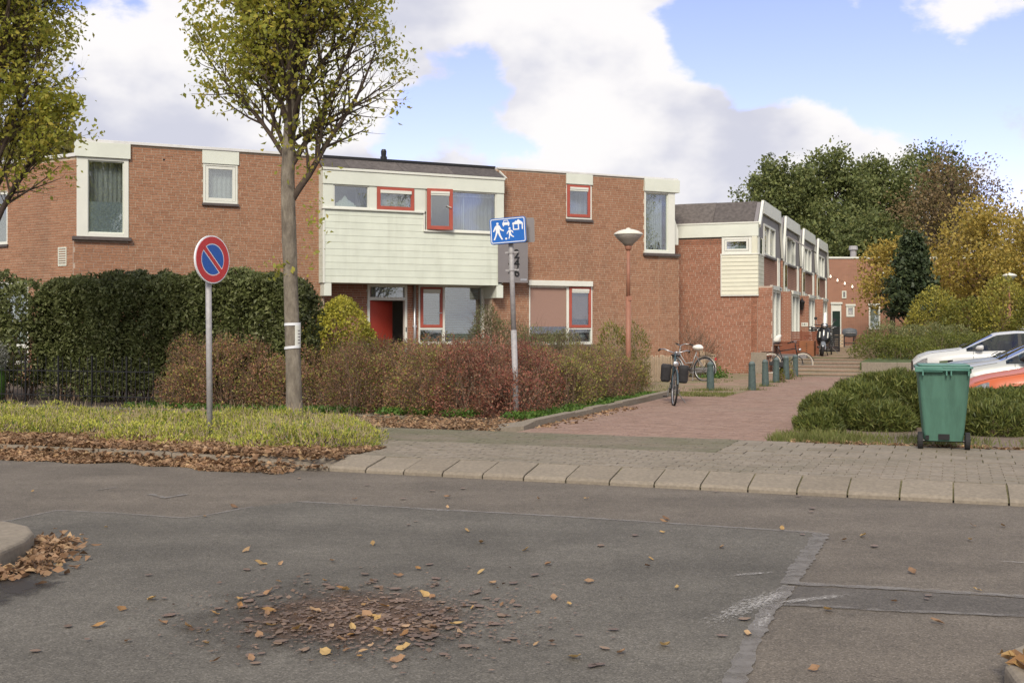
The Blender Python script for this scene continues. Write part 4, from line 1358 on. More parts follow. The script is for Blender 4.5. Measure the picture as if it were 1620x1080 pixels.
# ------------------------------------------------------------------ terrace row behind the steps
# house frame: x along U (towards the street), y along N (away); origin at the near corner
CU, CN = .25, 26.1
HWID = 5.4
row_labels = ('red brick row house with yellowish clapboard corner, nearest to the steps',
              'brick row house with an open roof window, second from the steps',
              'brick row house with a black wall lantern, third from the steps',
              'brick row house at the far end of the row, beside the end wall')
def uz(px, py, n):
    """pixel -> (y along the side wall, z) for a point on the side wall plane of the row"""
    k = (px - 810) / FPX
    b = un(CU, CN)
    t = (k * b.y - b.x) / (N.x - k * N.y)
    d = b.y + N.y * t
    return t, CAM_H + (HOR - py) / FPX * d
for h in range(4):
    root = thing('row_house', row_labels[h], 'house', un(CU, CN + h * HWID, 0), UA, 'row houses along the steps')
    H = House(root, 0)
    gz_ = .1 if h == 0 else .5
    D = 8.0
    y0, y1 = 0.0, HWID - .03
    zE, zT = 4.86, 5.62                        # eaves and roof heights
    # side wall along the street plane x=0: build in frame where wall s runs along +y
    MS = Matrix(((0, -1, 0, 0), (1, 0, 0, 0), (0, 0, 1, 0), (0, 0, 0, 1)))   # (s,yin,z)->(-yin, s, z)
    HS = House(root, 0, MS)
    g1 = (2.7, 4.95, 1.05, 2.85)
    g2 = (.75, 1.6, 1.05, 2.85) if h else (5.1, 5.2, 2, 2.1)
    up = (1.2, 3.7, 3.92, 4.95)
    st = (4.35, 4.75, 2.95, 4.0)
    holes = [g1, up, st] + ([g2] if h else [])
    mb = MB(MS)
    wall_sheet(mb, y0, y1, gz_ - .1, 3.95, holes, th=.2)
    HS.put(mb, 'wall', M['brick_far'])
    # mansard end: grey cladding, white barge boards
    prof = [(.0, 3.951), (y1, 3.951), (y1, 4.35), (y1 - .75, zT), (.75, zT), (.0, zE)]
    mb = MB(MS)
    zup = [(0, 3.951), (up[0], 3.951), (up[0], up[3]), (up[1], up[3]), (up[1], 3.951), (y1, 3.951), (y1, 4.35), (y1 - .75, zT - .02), (.75, zT - .02), (0, zE)]
    mb.prism([(p[0], p[1]) for p in zup], .0, .12, 'y')
    HS.put(mb, 'gable_cladding', M['greypanel'])
    def brd(a, b, w, nm='barge_board'):
        a, b = Vector(a), Vector(b)
        t = (b - a).normalized()
        q = Vector((t.y, -t.x)) * w
        mb_ = MB(MS).prism([(a.x, a.y), (b.x, b.y), (b.x + q.x, b.y + q.y), (a.x + q.x, a.y + q.y)], -.10, -.02, 'y')
        HS.put(mb_, nm, M['white2'])
    brd((.70, zT + .03), (y1 - .70, zT + .03), .42, 'fascia')
    brd((-.02, zE - .9 if h else zE - .05), (.72, zT + .03), .14)
    brd((y1 - .72, zT + .03), (y1 + .02, 4.1), .14)
    # mansard roof extruded back
    mr_ = [(0, zE), (.75, zT), (y1 - .75, zT), (y1, 4.35), (y1, 4.2), (0, 4.2)]
    mb = MB(MS).prism(mr_, .125, D, 'y')
    HS.put(mb, 'roof', M['felt_far'])
    if h == 0:
        # lapped felt sheets on the slope that faces us
        for k in range(6):
            x0_ = -.13 - k * 1.3
            zo = .006 * (k % 2 + 1)
            o = MB().add([(x0_, -.05, zE - .01 + zo), (x0_ - 1.29, -.05, zE - .01 + zo), (x0_ - 1.29, .74, zT + zo), (x0_, .74, zT + zo), (x0_, -.03, zE - .03), (x0_ - 1.29, -.03, zE - .03), (x0_ - 1.29, .76, zT - .02), (x0_, .76, zT - .02)],
                         [(0, 1, 2, 3), (7, 6, 5, 4), (0, 4, 5, 1), (1, 5, 6, 2), (2, 6, 7, 3), (3, 7, 4, 0)]).build('roof_sheet', M['felt'], root)
        # front wall in real bricks
        fw_ = ( -1.12 , -.17, 3.90, 4.42)
        sdg = (-1.12, .0, 2.60, 3.89)
        mb = MB()
        wall_sheet(mb, -D, 0, gz_ - .1, 4.45, [fw_], th=.2)
        wf_ = mb.build('wall', M['mortar_dark'], root)
        bl_ = brick_list(-D, -.0, gz_, 4.44, [fw_, sdg, (-1.12, 0, 3.8, 4.5)])
        lay_bricks(root, wf_, bl_, M['brick_red'], keep=120, near=lambda b: -b[0] + (30 if b[3] < 1.5 else 0))
        MB().box(-D, .04, -.06, .12, 4.44, 4.852).build('fascia', M['white'], root, bevel=.01)
        MB().box(-D, .06, -.08, .12, 4.853, 4.90).build('eaves_trim', M['white2'], root)
        w_ = H.frame('window', fw_, -.05, (.09, .10, .08, .07), .14, M['white2'])
        H.frame('sash', inset(fw_, .10, .11, .09, .08), -.065, .06, .06, M['white2'], w_)
        H.pane(inset(fw_, .15), -.03, w_)
        H.curtain(inset(fw_, .05), .06, w_, M['frost'], n=6, wave=.012)
        zz = 2.60
        while zz < 3.86:
            MB().add([(-1.12, -.075, zz), (.02, -.075, zz), (.02, -.06, zz + .122), (-1.12, -.06, zz + .122), (-1.12, -.02, zz), (.02, -.02, zz), (.02, -.02, zz + .122), (-1.12, -.02, zz + .122)],
                     [(0, 1, 2, 3), (4, 7, 6, 5), (0, 4, 5, 1), (3, 2, 6, 7), (0, 3, 7, 4), (1, 5, 6, 2)]).build('siding_board', M['siding_y'], root)
            MB().box(.021, .04, -.06, 1.1, zz, zz + .122).build('siding_board', M['siding_y'], root)
            zz += .13
        MB().box(-1.15, -1.121, -.085, -.01, 2.58, 3.9).box(-1.15, .05, -.085, -.01, 2.555, 2.592).build('trim', M['white2'], root)
        MB().box(-1.16, .06, -.09, 1.12, 3.862, 3.898).build('sill', M['white2'], root)
        MB().box(-.165, .0, -.06, .1, 3.90, 4.438).build('corner_post', M['siding_y'], root)
        MB().box(.005, .03, .0, .35, 3.9, 4.43).build('corner_post', M['white2'], root)
        MB().box(.005, .03, .95, 1.1, 3.9, 4.43).build('corner_post', M['white2'], root)
        MB().box(.006, .016, .36, .94, 3.9, 4.43).build('corner_pane', M['glass'], root)
    # stub wall at the entrance
    SWD = .47 if h == 0 else .34
    sw = MB().box(.001, SWD, .0, .22, gz_ - .1, 2.86).build('stub_wall', M['brick_far'] if h else M['mortar_dark'], root)
    if h == 0:
        lay_bricks(root, sw, brick_list(.001, SWD, gz_, 2.86, []), M['brick_red'])
    else:
        MB().box(.045, .07, .23, 1.1, 2.3, 3.9).build('siding_panel', M['siding_y'], root)
        MB().box(.045, .075, .3, 1.05, 2.95, 3.95).build('stair_window', M['white2'], root)
        MB().box(.0755, .08, .4, .95, 3.05, 3.85).build('pane', M['glass'], root)
    # windows in the side wall
    for q, (r_, nm) in enumerate(((g1, 'window'), (up, 'window'), (st, 'window')) + (((g2, 'window'),) if h else ())):
        w_ = HS.frame(nm, r_, -.04, .075 if q != 2 else .09, .14, M['white2'])
        HS.pane(inset(r_, .07), .03, w_)
        if r_[1] - r_[0] > 1:
            HS.put(MB(MS).box((r_[0] + r_[1]) / 2 - .05, (r_[0] + r_[1]) / 2 + .05, -.045, .1, r_[2], r_[3]), 'mullion', M['white2'], w_)
        HS.curtain(r_, .2, w_, M['curtain'], n=10)
        HS.put(MB(MS).box(r_[0] - .03, r_[1] + .03, -.09, .1, r_[2] - .07, r_[2] - .002), 'sill', M['sill'], w_)
    for r_ in (g1,) + ((g2,) if h else ()):
        HS.put(MB(MS).box(r_[0] - .05, r_[1] + .05, -.09, .1, r_[3] + .001, r_[3] + .14), 'lintel', M['white2'])
    if h == 1:
        mo = MS @ Matrix.Translation((up[0] + .1, -.05, up[3] - .03)) @ Matrix.Rotation(R(-58), 4, 'X')
        HO = House(root, 0, mo)
        HO.frame('open_sash', (0, 1.6, -1.0, 0), -.05, .08, .05, M['greypanel'])
    if h == 2:
        ln = MB().tube([(.1, -.02, 2.72), (.1, -.22, 2.78), (.1, -.26, 2.68)], .02, 6).lathe([(.05, -.32), (.11, -.05), (.13, 0), (.03, .12)], 8, (.1, -.26, 2.6)).build('wall_lantern', M['black'], root)
        o = MB().box(.03, .31, -.02, -.001, 1.62, 1.78).build('number_plate', M['white2'], root)
        t_ = bpy.data.objects.new('house_number', text_mesh('141', .14, 'house_number', M['black'], .004))
        COL.objects.link(t_)
        t_.parent = o
        t_.location = (.17, -.024, 1.70)
        t_.rotation_euler = (R(90), 0, 0)
    MB().box(-D, -.3, .3, y1 - .3, 2.85, 2.95).box(-D, -D + .1, .1, y1, gz_, 4.3).box(-3.2, -3.1, .2, y1, gz_, 4.3).build('inner_wall', M['room'], root)
    if h == 0:
        pass
    MB().box(.0, .055, -.04, .03, gz_, 4.0).build('rain_pipe', M['brick_far'], root) if h else None

# ------------------------------------------------------------------ wall closing the end of the path
DE = 71.0
pe = P(1302, 500, DE)
eb = thing('end_house', 'brick house wall closing the path, with a dark green door and small white window', 'house', (pe.x, pe.y, 0), R(1.5))
HE = House(eb, 0)
def er(x0, y0, x1, y1):
    k = DE / FPX
    return ((x0 - 1302) * k, (x1 - 1302) * k, CAM_H + (HOR - y1) * k, CAM_H + (HOR - y0) * k)
zr = CAM_H + (HOR - 409) * DE / FPX
eh = [er(1315, 481, 1331, 556), er(1339, 484, 1352, 501), er(1375, 483, 1393, 521), er(1301, 412, 1308, 457), er(1391, 430, 1410, 457)]
eh[0] = (eh[0][0], eh[0][1], .5, eh[0][3])
mb = MB()
wall_sheet(mb, 0, 12, .4, zr, eh)
mb.build('wall', M['brick_far'], eb)
MB().box(-.05, 12, -.06, .3, zr + .001, zr + .11).build('coping', M['white2'], eb)
MB().box(0, 12, .3, 8, zr - .3, zr - .2).box(0, 12, 3, 3.1, .5, zr - .3).build('roof_slab', M['felt_far'], eb)
d_ = HE.frame('door', eh[0], -.03, .07, .1, M['white2'])
zz = CAM_H + (HOR - 492) * DE / FPX
HE.put(MB().box(eh[0][0] + .07, eh[0][1] - .07, -.01, .05, zz, eh[0][3] - .05), 'door_panel', M['white2'], d_)
HE.put(MB().box(eh[0][0] + .07, eh[0][1] - .07, .0, .05, .5, zz - .01), 'door_leaf', pmat('green_door', (.012, .03, .022), .4), d_)
for r_ in eh[1:]:
    w_ = HE.frame('window', r_, -.04, .11 if r_ is eh[1] else .09, .12, M['white2'])
    HE.pane(inset(r_, .09), .03, w_)
    HE.curtain(r_, .2, w_, M['curtain'], n=6)
for r_ in (eh[0], eh[1], eh[2]):
    HE.put(MB().box(r_[0] - .05, r_[1] + .05, -.1, .05, r_[3] + .001, r_[3] + .12), 'lintel', M['white2'])
v_ = er(1332, 460, 1339, 472)
vo = HE.frame('vent_grille', v_, -.05, .07, .05, M['white'])
HE.put(MB().box(v_[0] + .08, v_[1] - .08, -.03, -.012, v_[2] + .08, v_[3] - .08), 'vent_core', M['greypanel'], vo)
bl = thing('string_lights', 'drooping string of small round white lamps across the end wall', 'string lights', P(1314, 438, DE - .1))
k = DE / FPX
pts = [(1314, 438), (1325, 444), (1336.5, 449), (1348.5, 454), (1360, 458.5), (1373, 462), (1386, 465)]
o3 = Vector(P(1314, 438, DE - .1))
rel = [Vector(P(x, y, DE - .12 + (x - 1302) * .00103)) - o3 for x, y in pts]
MB().tube([r + Vector((0, 0, .12)) for r in rel], .008, 5).build('cable', M['black'], bl)
mglow, t_, b_, o_ = newmat('lamp_glass')
b_.inputs['Base Color'].default_value = (.9, .88, .8, 1)
b_.inputs['Emission Color'].default_value = (1, .9, .7, 1)
b_.inputs['Emission Strength'].default_value = .6
for r in rel:
    MB().lathe([(.02, .12), (.04, .06), (.055, 0), (.04, -.04), (.01, -.06)], 10, r).build('bulb', mglow, bl, smooth=True)
MB().lathe([(.2, 0), (.2, .8), (.3, .85), (.26, 1.1)], 10, (2.4, 1.5, zr - .2)).build('roof_vent', M['galv'], eb)

# ------------------------------------------------------------------ signs, lamps, bollards, bin
M['sign_red'] = pmat('sign_red', (.45, .03, .03), .35, .06, 6)
M['sign_blue'] = pmat('sign_blue', (.012, .085, .36), .35, .06, 6)
M['sign_blue2'] = pmat('sign_blue_light', (.01, .12, .45), .35, .05, 6)
M['sign_white'] = pmat('sign_white', (.72, .74, .76), .35, .04, 6)
M['lamp_brown'] = pmat('brown_post_paint', (.30, .135, .085), .55, .12, 6, dirt=.2)
M['lamp_head'] = pmat('lamp_head_white', (.66, .64, .55), .45, .06, 4)
M['lamp_bowl'] = pmat('lamp_bowl', (.38, .35, .31), .35, .1, 4)
M['bollard'] = pmat('bollard_green', (.062, .092, .086), .65, .25, 14, dirt=.35, bump=.2)
M['bin'] = pmat('bin_green', (.066, .155, .112), .55, .14, 3, dirt=.7, bump=.08, stretch=(4, 4, .7))
M['bin_lid'] = pmat('bin_lid_green', (.075, .20, .155), .5, .12, 6, dirt=.3)

def rot(px, py):
    return Vector((px, py))
# no-parking sign
q = G(332, 690, .10)
ps = thing('parking_sign', 'round red and blue no-parking sign on a galvanised pole in the planting bed', 'road sign', q, R(61) , ry=R(-.7))
ps.location.z = .08
zc_ = CAM_H + (HOR - 411) / FPX * q.y - .08
MB().tube([(0, 0, -.2), (0, 0, zc_ + .26)], .038, 14).build('pole', M['galv'], ps, smooth=True)
def disc(mb, r0, r1, y0, y1, zc, seg=48):
    vs, fs = [], []
    for k_ in range(seg):
        a = 2 * math.pi * k_ / seg
        for rr, yy in ((r0, y0), (r1, y0), (r1, y1), (r0, y1)):
            vs.append((rr * math.cos(a), yy, zc + rr * math.sin(a)))
    for k_ in range(seg):
        l = (k_ + 1) % seg
        for j in range(4):
            fs.append((4 * k_ + j, 4 * k_ + (j + 1) % 4, 4 * l + (j + 1) % 4, 4 * l + j))
    mb.add(vs, fs)
plate = MB()
disc(plate, .001, .305, -.075, -.050, zc_)
pl_ = plate.build('plate', M['sign_white'], ps)
mb = MB()
disc(mb, .205, .290, -.079, -.074, zc_)
mb.build('red_ring', M['sign_red'], ps)
mb = MB()
a0 = R(-45)
def halfdisc(sgn):
    pts_ = []
    rr, w_ = .190, .040
    th = math.asin(w_ / rr)
    for k_ in range(25):
        a = th + (math.pi - 2 * th) * k_ / 24
        pts_.append((rr * math.cos(a), sgn * rr * math.sin(a)))
    ca, sa = math.cos(a0), math.sin(a0)
    return [(x * ca - y * sa, zc_ + x * sa + y * ca) for x, y in pts_]
for sgn in (1, -1):
    MB().prism(halfdisc(sgn), -.079, -.074, 'y').build('blue_field', M['sign_blue'], ps)
mb = MB(Matrix.Translation((0, 0, zc_)) @ Matrix.Rotation(R(45), 4, 'Y'))
mb.box(-.205, .205, -.0785, -.0745, -.026, .026).build('red_bar', M['sign_red'], ps)
for dz in (.12, -.12):
    MB().box(-.06, .06, -.050, .045, zc_ + dz - .018, zc_ + dz + .018).build('clamp', M['galv'], ps)

# home-zone sign
q = G(817, 657, .11)
hs = thing('zone_sign', 'blue home-zone sign with walking figures on a leaning grey pole', 'road sign', q, R(-16), ry=R(-1.9))
zc_ = CAM_H + (HOR - 365) / FPX * q.y - .11
MB().tube([(0, 0, -.25), (0, 0, 1.35)], .046, 14).build('lower_pole', M['galv'], hs, smooth=True)
MB().tube([(0, 0, 1.3), (0, 0, zc_ + .18)], .040, 14).build('pole', M['galv'], hs, smooth=True)
def rrect(w, h, r_, n_=5):
    o_ = []
    for cx, cy, a in ((w - r_, h - r_, 0), (-w + r_, h - r_, 90), (-w + r_, -h + r_, 180), (w - r_, -h + r_, 270)):
        for k_ in range(n_ + 1):
            t = R(a + 90 * k_ / n_)
            o_.append((cx + r_ * math.cos(t), cy + r_ * math.sin(t)))
    return o_
TS = Matrix.Translation((-.01, -.09, zc_)) @ Matrix.Rotation(R(-1.6), 4, 'Y')
MB(TS).prism(rrect(.295, .205, .035), -.02, .05, 'y').build('sign_box', M['greypanel'], hs, bevel=.004)
fcx = MB(TS).prism(rrect(.293, .203, .033), -.028, -.0205, 'y').build('blue_face', M['sign_blue2'], hs)
# white border line
ro, ri = rrect(.280, .190, .026), rrect(.268, .178, .018)
mb = MB(TS)
n_ = len(ro)
vs = [(p[0], -.0305, p[1]) for p in ro] + [(p[0], -.0305, p[1]) for p in ri] + [(p[0], -.0281, p[1]) for p in ro] + [(p[0], -.0281, p[1]) for p in ri]
mb.add(vs, [(i, (i + 1) % n_, n_ + (i + 1) % n_, n_ + i) for i in range(n_)] + [(2 * n_ + i, 2 * n_ + (i + 1) % n_, (i + 1) % n_, i) for i in range(n_)])
mb.build('border', M['sign_white'], fcx)
def fig(name, polys, cx, cz, sc_, mirror=1):
    mb_ = MB(TS)
    for j_, pl in enumerate(polys):
        if mirror < 0:
            pl = pl[::-1]
        mb_.prism([(cx + x * sc_ * mirror, cz + y * sc_) for x, y in pl], -.0308 - .0003 * j_, -.0281, 'y')
    return mb_.build(name, M['sign_white'], fcx)
def circ(cx, cy, r_, n_=12):
    return [(cx + r_ * math.cos(2 * math.pi * k_ / n_), cy + r_ * math.sin(2 * math.pi * k_ / n_)) for k_ in range(n_)]
man = [circ(0, .92, .085), [(-.13, .36), (.13, .36), (.15, .78), (.06, .83), (-.06, .83), (-.16, .76)], [(-.13, .38), (.02, .38), (-.10, .12), (-.22, -.16), (-.33, -.16), (-.20, .12)],
       [(-.02, .38), (.13, .38), (.20, .12), (.34, -.16), (.23, -.16), (.08, .10)], [(-.12, .79), (-.2, .72), (-.34, .42), (-.27, .38), (-.12, .62)], [(.10, .79), (.16, .76), (.26, .56), (.44, .46), (.40, .38), (.20, .47), (.10, .62)]]
fig('walking_figure', man, -.165, -.10, .235)
child = [circ(0, .90, .12), [(-.11, .38), (.12, .38), (.14, .74), (-.12, .74)], [(-.10, .40), (.06, .40), (.0, .1), (-.06, -.18), (-.18, -.18), (-.10, .1)], [(-.02, .42), (.13, .38), (.22, .18), (.44, .02), (.40, -.08), (.14, .06), (.02, .2)],
         [(-.10, .72), (-.30, .52), (-.34, .34), (-.26, .32), (-.20, .48), (-.08, .56)], [(.10, .74), (.32, .62), (.40, .42), (.32, .40), (.24, .53), (.10, .58)]]
fig('child_figure', child, .03, -.105, .15)
fig('ball', [circ(0, 0, .1, 14)], -.035, -.128, .17)
carp = [[(-.5, -.12), (.5, -.12), (.5, .18), (.42, .26), (-.42, .26), (-.5, .18)], [(-.40, .26), (-.30, .55), (.30, .55), (.40, .26), (.31, .26), (.24, .46), (-.24, .46), (-.31, .26)], [(-.44, -.28), (-.28, -.28), (-.28, -.12), (-.44, -.12)], [(.28, -.28), (.44, -.28), (.44, -.12), (.28, -.12)]]
fig('car_symbol', carp, -.025, .10, .115)
hou = [[(-.55, -.5), (.15, -.5), (.15, -.38), (-.55, -.38)], [(-.55, -.38), (-.42, -.38), (-.42, .1), (-.55, .1)], [(.02, -.38), (.15, -.38), (.15, .1), (.02, .1)], [(-.62, .1), (.62, .1), (.55, .28), (.1, .62), (-.12, .44), (-.25, .50), (-.3, .36), (-.55, .3)], [(.45, -.48), (.58, -.48), (.58, .1), (.45, .1)]]
fig('house_symbol', hou, .165, .07, .145)
# plate facing the other way, seen from behind
MB(Matrix.Translation((.07, .09, zc_ + .01)) @ Matrix.Rotation(R(14), 4, 'Z')).prism(rrect(.29, .195, .03), -.004, .004, 'y').build('rear_plate', M['greypanel'], hs)
for dz in (-.34, -.62):
    MB().lathe([(.046, -.02), (.05, -.015), (.05, .015), (.046, .02)], 16, (0, 0, zc_ + dz)).box(-.10, .12, -.012, .012, zc_ + dz - .012, zc_ + dz + .012).build('clamp', M['galv'], hs)
for dz in (-.10, .10):
    MB().box(-.12, .12, -.038, .085, zc_ + dz - .02, zc_ + dz + .02).build('bracket', M['galv'], hs)

# street lamps
def lamp(loc, h_, label, group):
    t = thing('street_lamp', label, 'street lamp', loc, 0, group)
    MB().tube([(0, 0, -.2), (0, 0, 2.1)], .060, 14).build('post_base', M['lamp_brown'], t, smooth=True)
    MB().tube([(0, 0, 2.0), (0, 0, h_ - .45)], [.046, .038], 12).build('post', M['lamp_brown'], t, smooth=True)
    MB().lathe([(.05, 0), (.06, .02), (.075, .06), (.075, .11)], 16, (0, 0, h_ - .50)).build('collar', M['lamp_brown'], t, smooth=True)
    MB().lathe([(.085, 0), (.13, .05), (.22, .13), (.285, .20), (.30, .235)], 28, (0, 0, h_ - .40)).build('bowl', M['lamp_bowl'], t, smooth=True)
    MB().lathe([(.315, 0), (.325, .012), (.30, .045), (.22, .09), (.12, .12), (.05, .13), (.045, .15), (.01, .16)], 28, (0, 0, h_ - .165)).build('hood', M['lamp_head'], t, smooth=True)
    MB().box(-.01, .07, -.07, -.04, h_ - 1.6, h_ - 1.5).build('number_tag', M['lamp_brown'], t)
    return t
lp = un(0, 0, .1)
p_ = P(994, 523, 25)
lamp((p_.x, p_.y, .1), CAM_H + (HOR - 360) / FPX * 25 - .1, 'brown street lamp with white saucer head in front of the brick house', 'street lamps')
p_ = P(1597, 523, 52)
lamp((p_.x, p_.y, .55), CAM_H + (HOR - 431) / FPX * 52 - .55, 'distant street lamp head showing among yellow shrubs on the far right', 'street lamps')

# bollards
bols = [(1124, 618, 'nearest to the parked bicycle with panniers, standing apart'), (1190, 617, 'second from the left, at the head of the row of five'), (1211, 611, 'third from the left'),
        (1227.5, 605, 'fourth from the left'), (1244, 600, 'fifth from the left, beside tall yellow weeds'), (1258, 596, 'last and farthest, next to the steps')]
b0 = None
for i, (bx, by, tx) in enumerate(bols):
    q = G(bx, by, .11)
    if b0 is None:
        b0 = thing('bollard', '', 'bollard', q, 0, 'green bollards along the street')
        MB().lathe([(.088, -.1), (.088, .05), (.080, .3), (.070, .555), (.078, .56), (.080, .575), (.074, .585)], 16).build('post', M['bollard'], b0, smooth=False)
        MB().lathe([(.074, .585), (.070, .605), (.050, .635), (.02, .648)], 16).build('cap', pmat('bollard_cap', (.105, .135, .13), .6, .2, 14), b0, smooth=True)
        o = b0
    else:
        o = copy_tree(b0)
    o.location = q
    o.rotation_euler = (R(random.uniform(-1.5, 1.5)), R(random.uniform(-2, 2)), random.uniform(0, 6))
    o['label'] = 'dark green cast-iron bollard, ' + tx

# wheelie bin
q = G(1491, 708, .118)
bn = thing('wheelie_bin', 'green plastic wheelie bin on the pavement edge in front of the junipers', 'bin', q, R(-17))
bn.scale = (.95, .95, .97)
bot, top_ = (.225, .30), (.295, .40)            # half width, half depth
def binring(hx, hy, z, r_=.04):
    return [(x, y + .0, z) for x, y in rrect(hx, hy, r_, 3)]
rings = [binring(.215, .24, .10), binring(.222, .25, .16), binring(.262, .315, .60), binring(.285, .345, .88), binring(.290, .35, .885), binring(.298, .358, .89), binring(.298, .358, .935)]
vs, fs = [], []
m_ = len(rings[0])
for r_ in rings:
    vs += r_
for i in range(len(rings) - 1):
    for k_ in range(m_):
        l = (k_ + 1) % m_
        fs.append((i * m_ + k_, i * m_ + l, (i + 1) * m_ + l, (i + 1) * m_ + k_))
fs.append(tuple(range(m_))[::-1])
MB().add(vs, fs).build('body', M['bin'], bn, smooth=False)
MB().prism(rrect(.315, .385, .03), .937, .962).prism(rrect(.285, .34, .05), .9625, .985).build('lid', M['bin_lid'], bn, bevel=.012)
MB().box(-.33, -.02, -.405, -.388, .90, .962).build('lid_lip', M['bin_lid'], bn, bevel=.008)
MB().tube([(-.24, -.40, .925), (.27, -.40, .925)], .014, 8).build('handle_bar', M['bin_lid'], bn, smooth=True)
for x in (.02, .07, .26, -.24):
    MB().box(x - .008, x + .008, -.41, -.34, .86, .94).build('bracket', M['bin_lid'], bn)
for x in (-.262, .262):
    w_ = MB().lathe([(.06, -.028), (.098, -.026), (.102, -.018), (.102, .018), (.098, .026), (.06, .028)], 20, (x, -.20, .10), 'x').build('wheel', M['rubber'], bn, smooth=False)
    MB().lathe([(.055, -.031), (.055, .031)], 14, (x, -.20, .10), 'x').build('hub', M['black'], w_)
MB().tube([(-.26, -.20, .10), (.26, -.20, .10)], .013, 8).build('axle', M['darkmetal'], bn)
MB().box(-.062, .062, -.262, -.245, .118, .182).build('axle_recess', M['black'], bn)
MB().box(-.205, -.165, -.262, -.235, .115, .165).build('axle_recess', M['black'], bn)

# iron garden fence in front of the hedge
ua, ub = u_at(-10, 5.9), u_at(245, 5.9)
fn = thing('iron_fence', 'low black iron garden fence in front of the tall hedge', 'fence', un(ua, 5.9, .1), UA)
ln_ = ub - ua
for zz in (.18, .62):
    MB().box(0, ln_, -.008, .008, zz, zz + .018).build('rail', M['darkmetal'], fn)
k_ = 0
x = 0
while x < ln_:
    if k_ % 8 == 0:
        MB().box(x - .012, x + .012, -.012, .012, -.1, .90).build('post', M['darkmetal'], fn)
    else:
        MB().tube([(x, 0, .04), (x, 0, .88 if k_ % 2 else .70)], .007, 5).build('bar', M['darkmetal'], fn)
    x += .095
    k_ += 1
# wooden picket fence by the corner of the right house
q = G(1018, 606, .1)
q2 = G(1072, 601, .1)
dv = q2 - q
pf = thing('picket_fence', 'weathered wooden picket fence behind the bicycles at the house corner', 'fence', q, math.atan2(dv.y, dv.x))
ln_ = dv.length
x = 0
while x < ln_:
    hh = .68 + random.uniform(-.05, .04)
    w_ = .045 + random.uniform(-.008, .008)
    MB().prism([(x, .0), (x + w_, .0), (x + w_ + random.uniform(-.015, .015), hh - .03), (x + w_ / 2, hh), (x + random.uniform(-.015, .015), hh - .03)], -.012, .012, 'y').build('picket', M['wood'], pf)
    x += .105 + random.uniform(-.01, .02)
for zz in (.16, .48):
    MB().box(-.02, ln_ + .02, .014, .04, zz, zz + .06).build('rail', M['wood'], pf)
# standing boards right of the bicycle
q = G(1126, 597, .1)
bd = thing('board_screen', 'short screen of upright weathered boards against the red brick wall', 'board screen', (q.x, q.y + 2.2, .1), UA)
for k_ in range(4):
    hh = .72 - .06 * (k_ > 1) + random.uniform(-.03, .03)
    MB().box(k_ * .13, k_ * .13 + .12, random.uniform(-.02, .02), .035, -.02, hh).build('board', M['wood'], bd)
q = G(1197, 592, .1)
sb_ = thing('stone_slab', 'pale upright stone slab leaning at the wall behind the black bicycle', 'slab', (q.x, q.y + .3, .1), UA, rx=R(-6))
MB().box(-.12, .36, -.03, .03, 0, .68).build('slab', M['concrete'], sb_, bevel=.01)
# drain cover on the verge and grate at the street corner
q = G(886, 657, .1)
dc = MB().box(-.2, .2, -.12, .12, 0, .06).build('drain_cover', M['concrete'], None, loc=(q.x, q.y, .1), bevel=.01)
dc.rotation_euler = (0, 0, UA)
tag(dc, 'small pale concrete cover half sunk in leaves beside the berberis', 'cover')

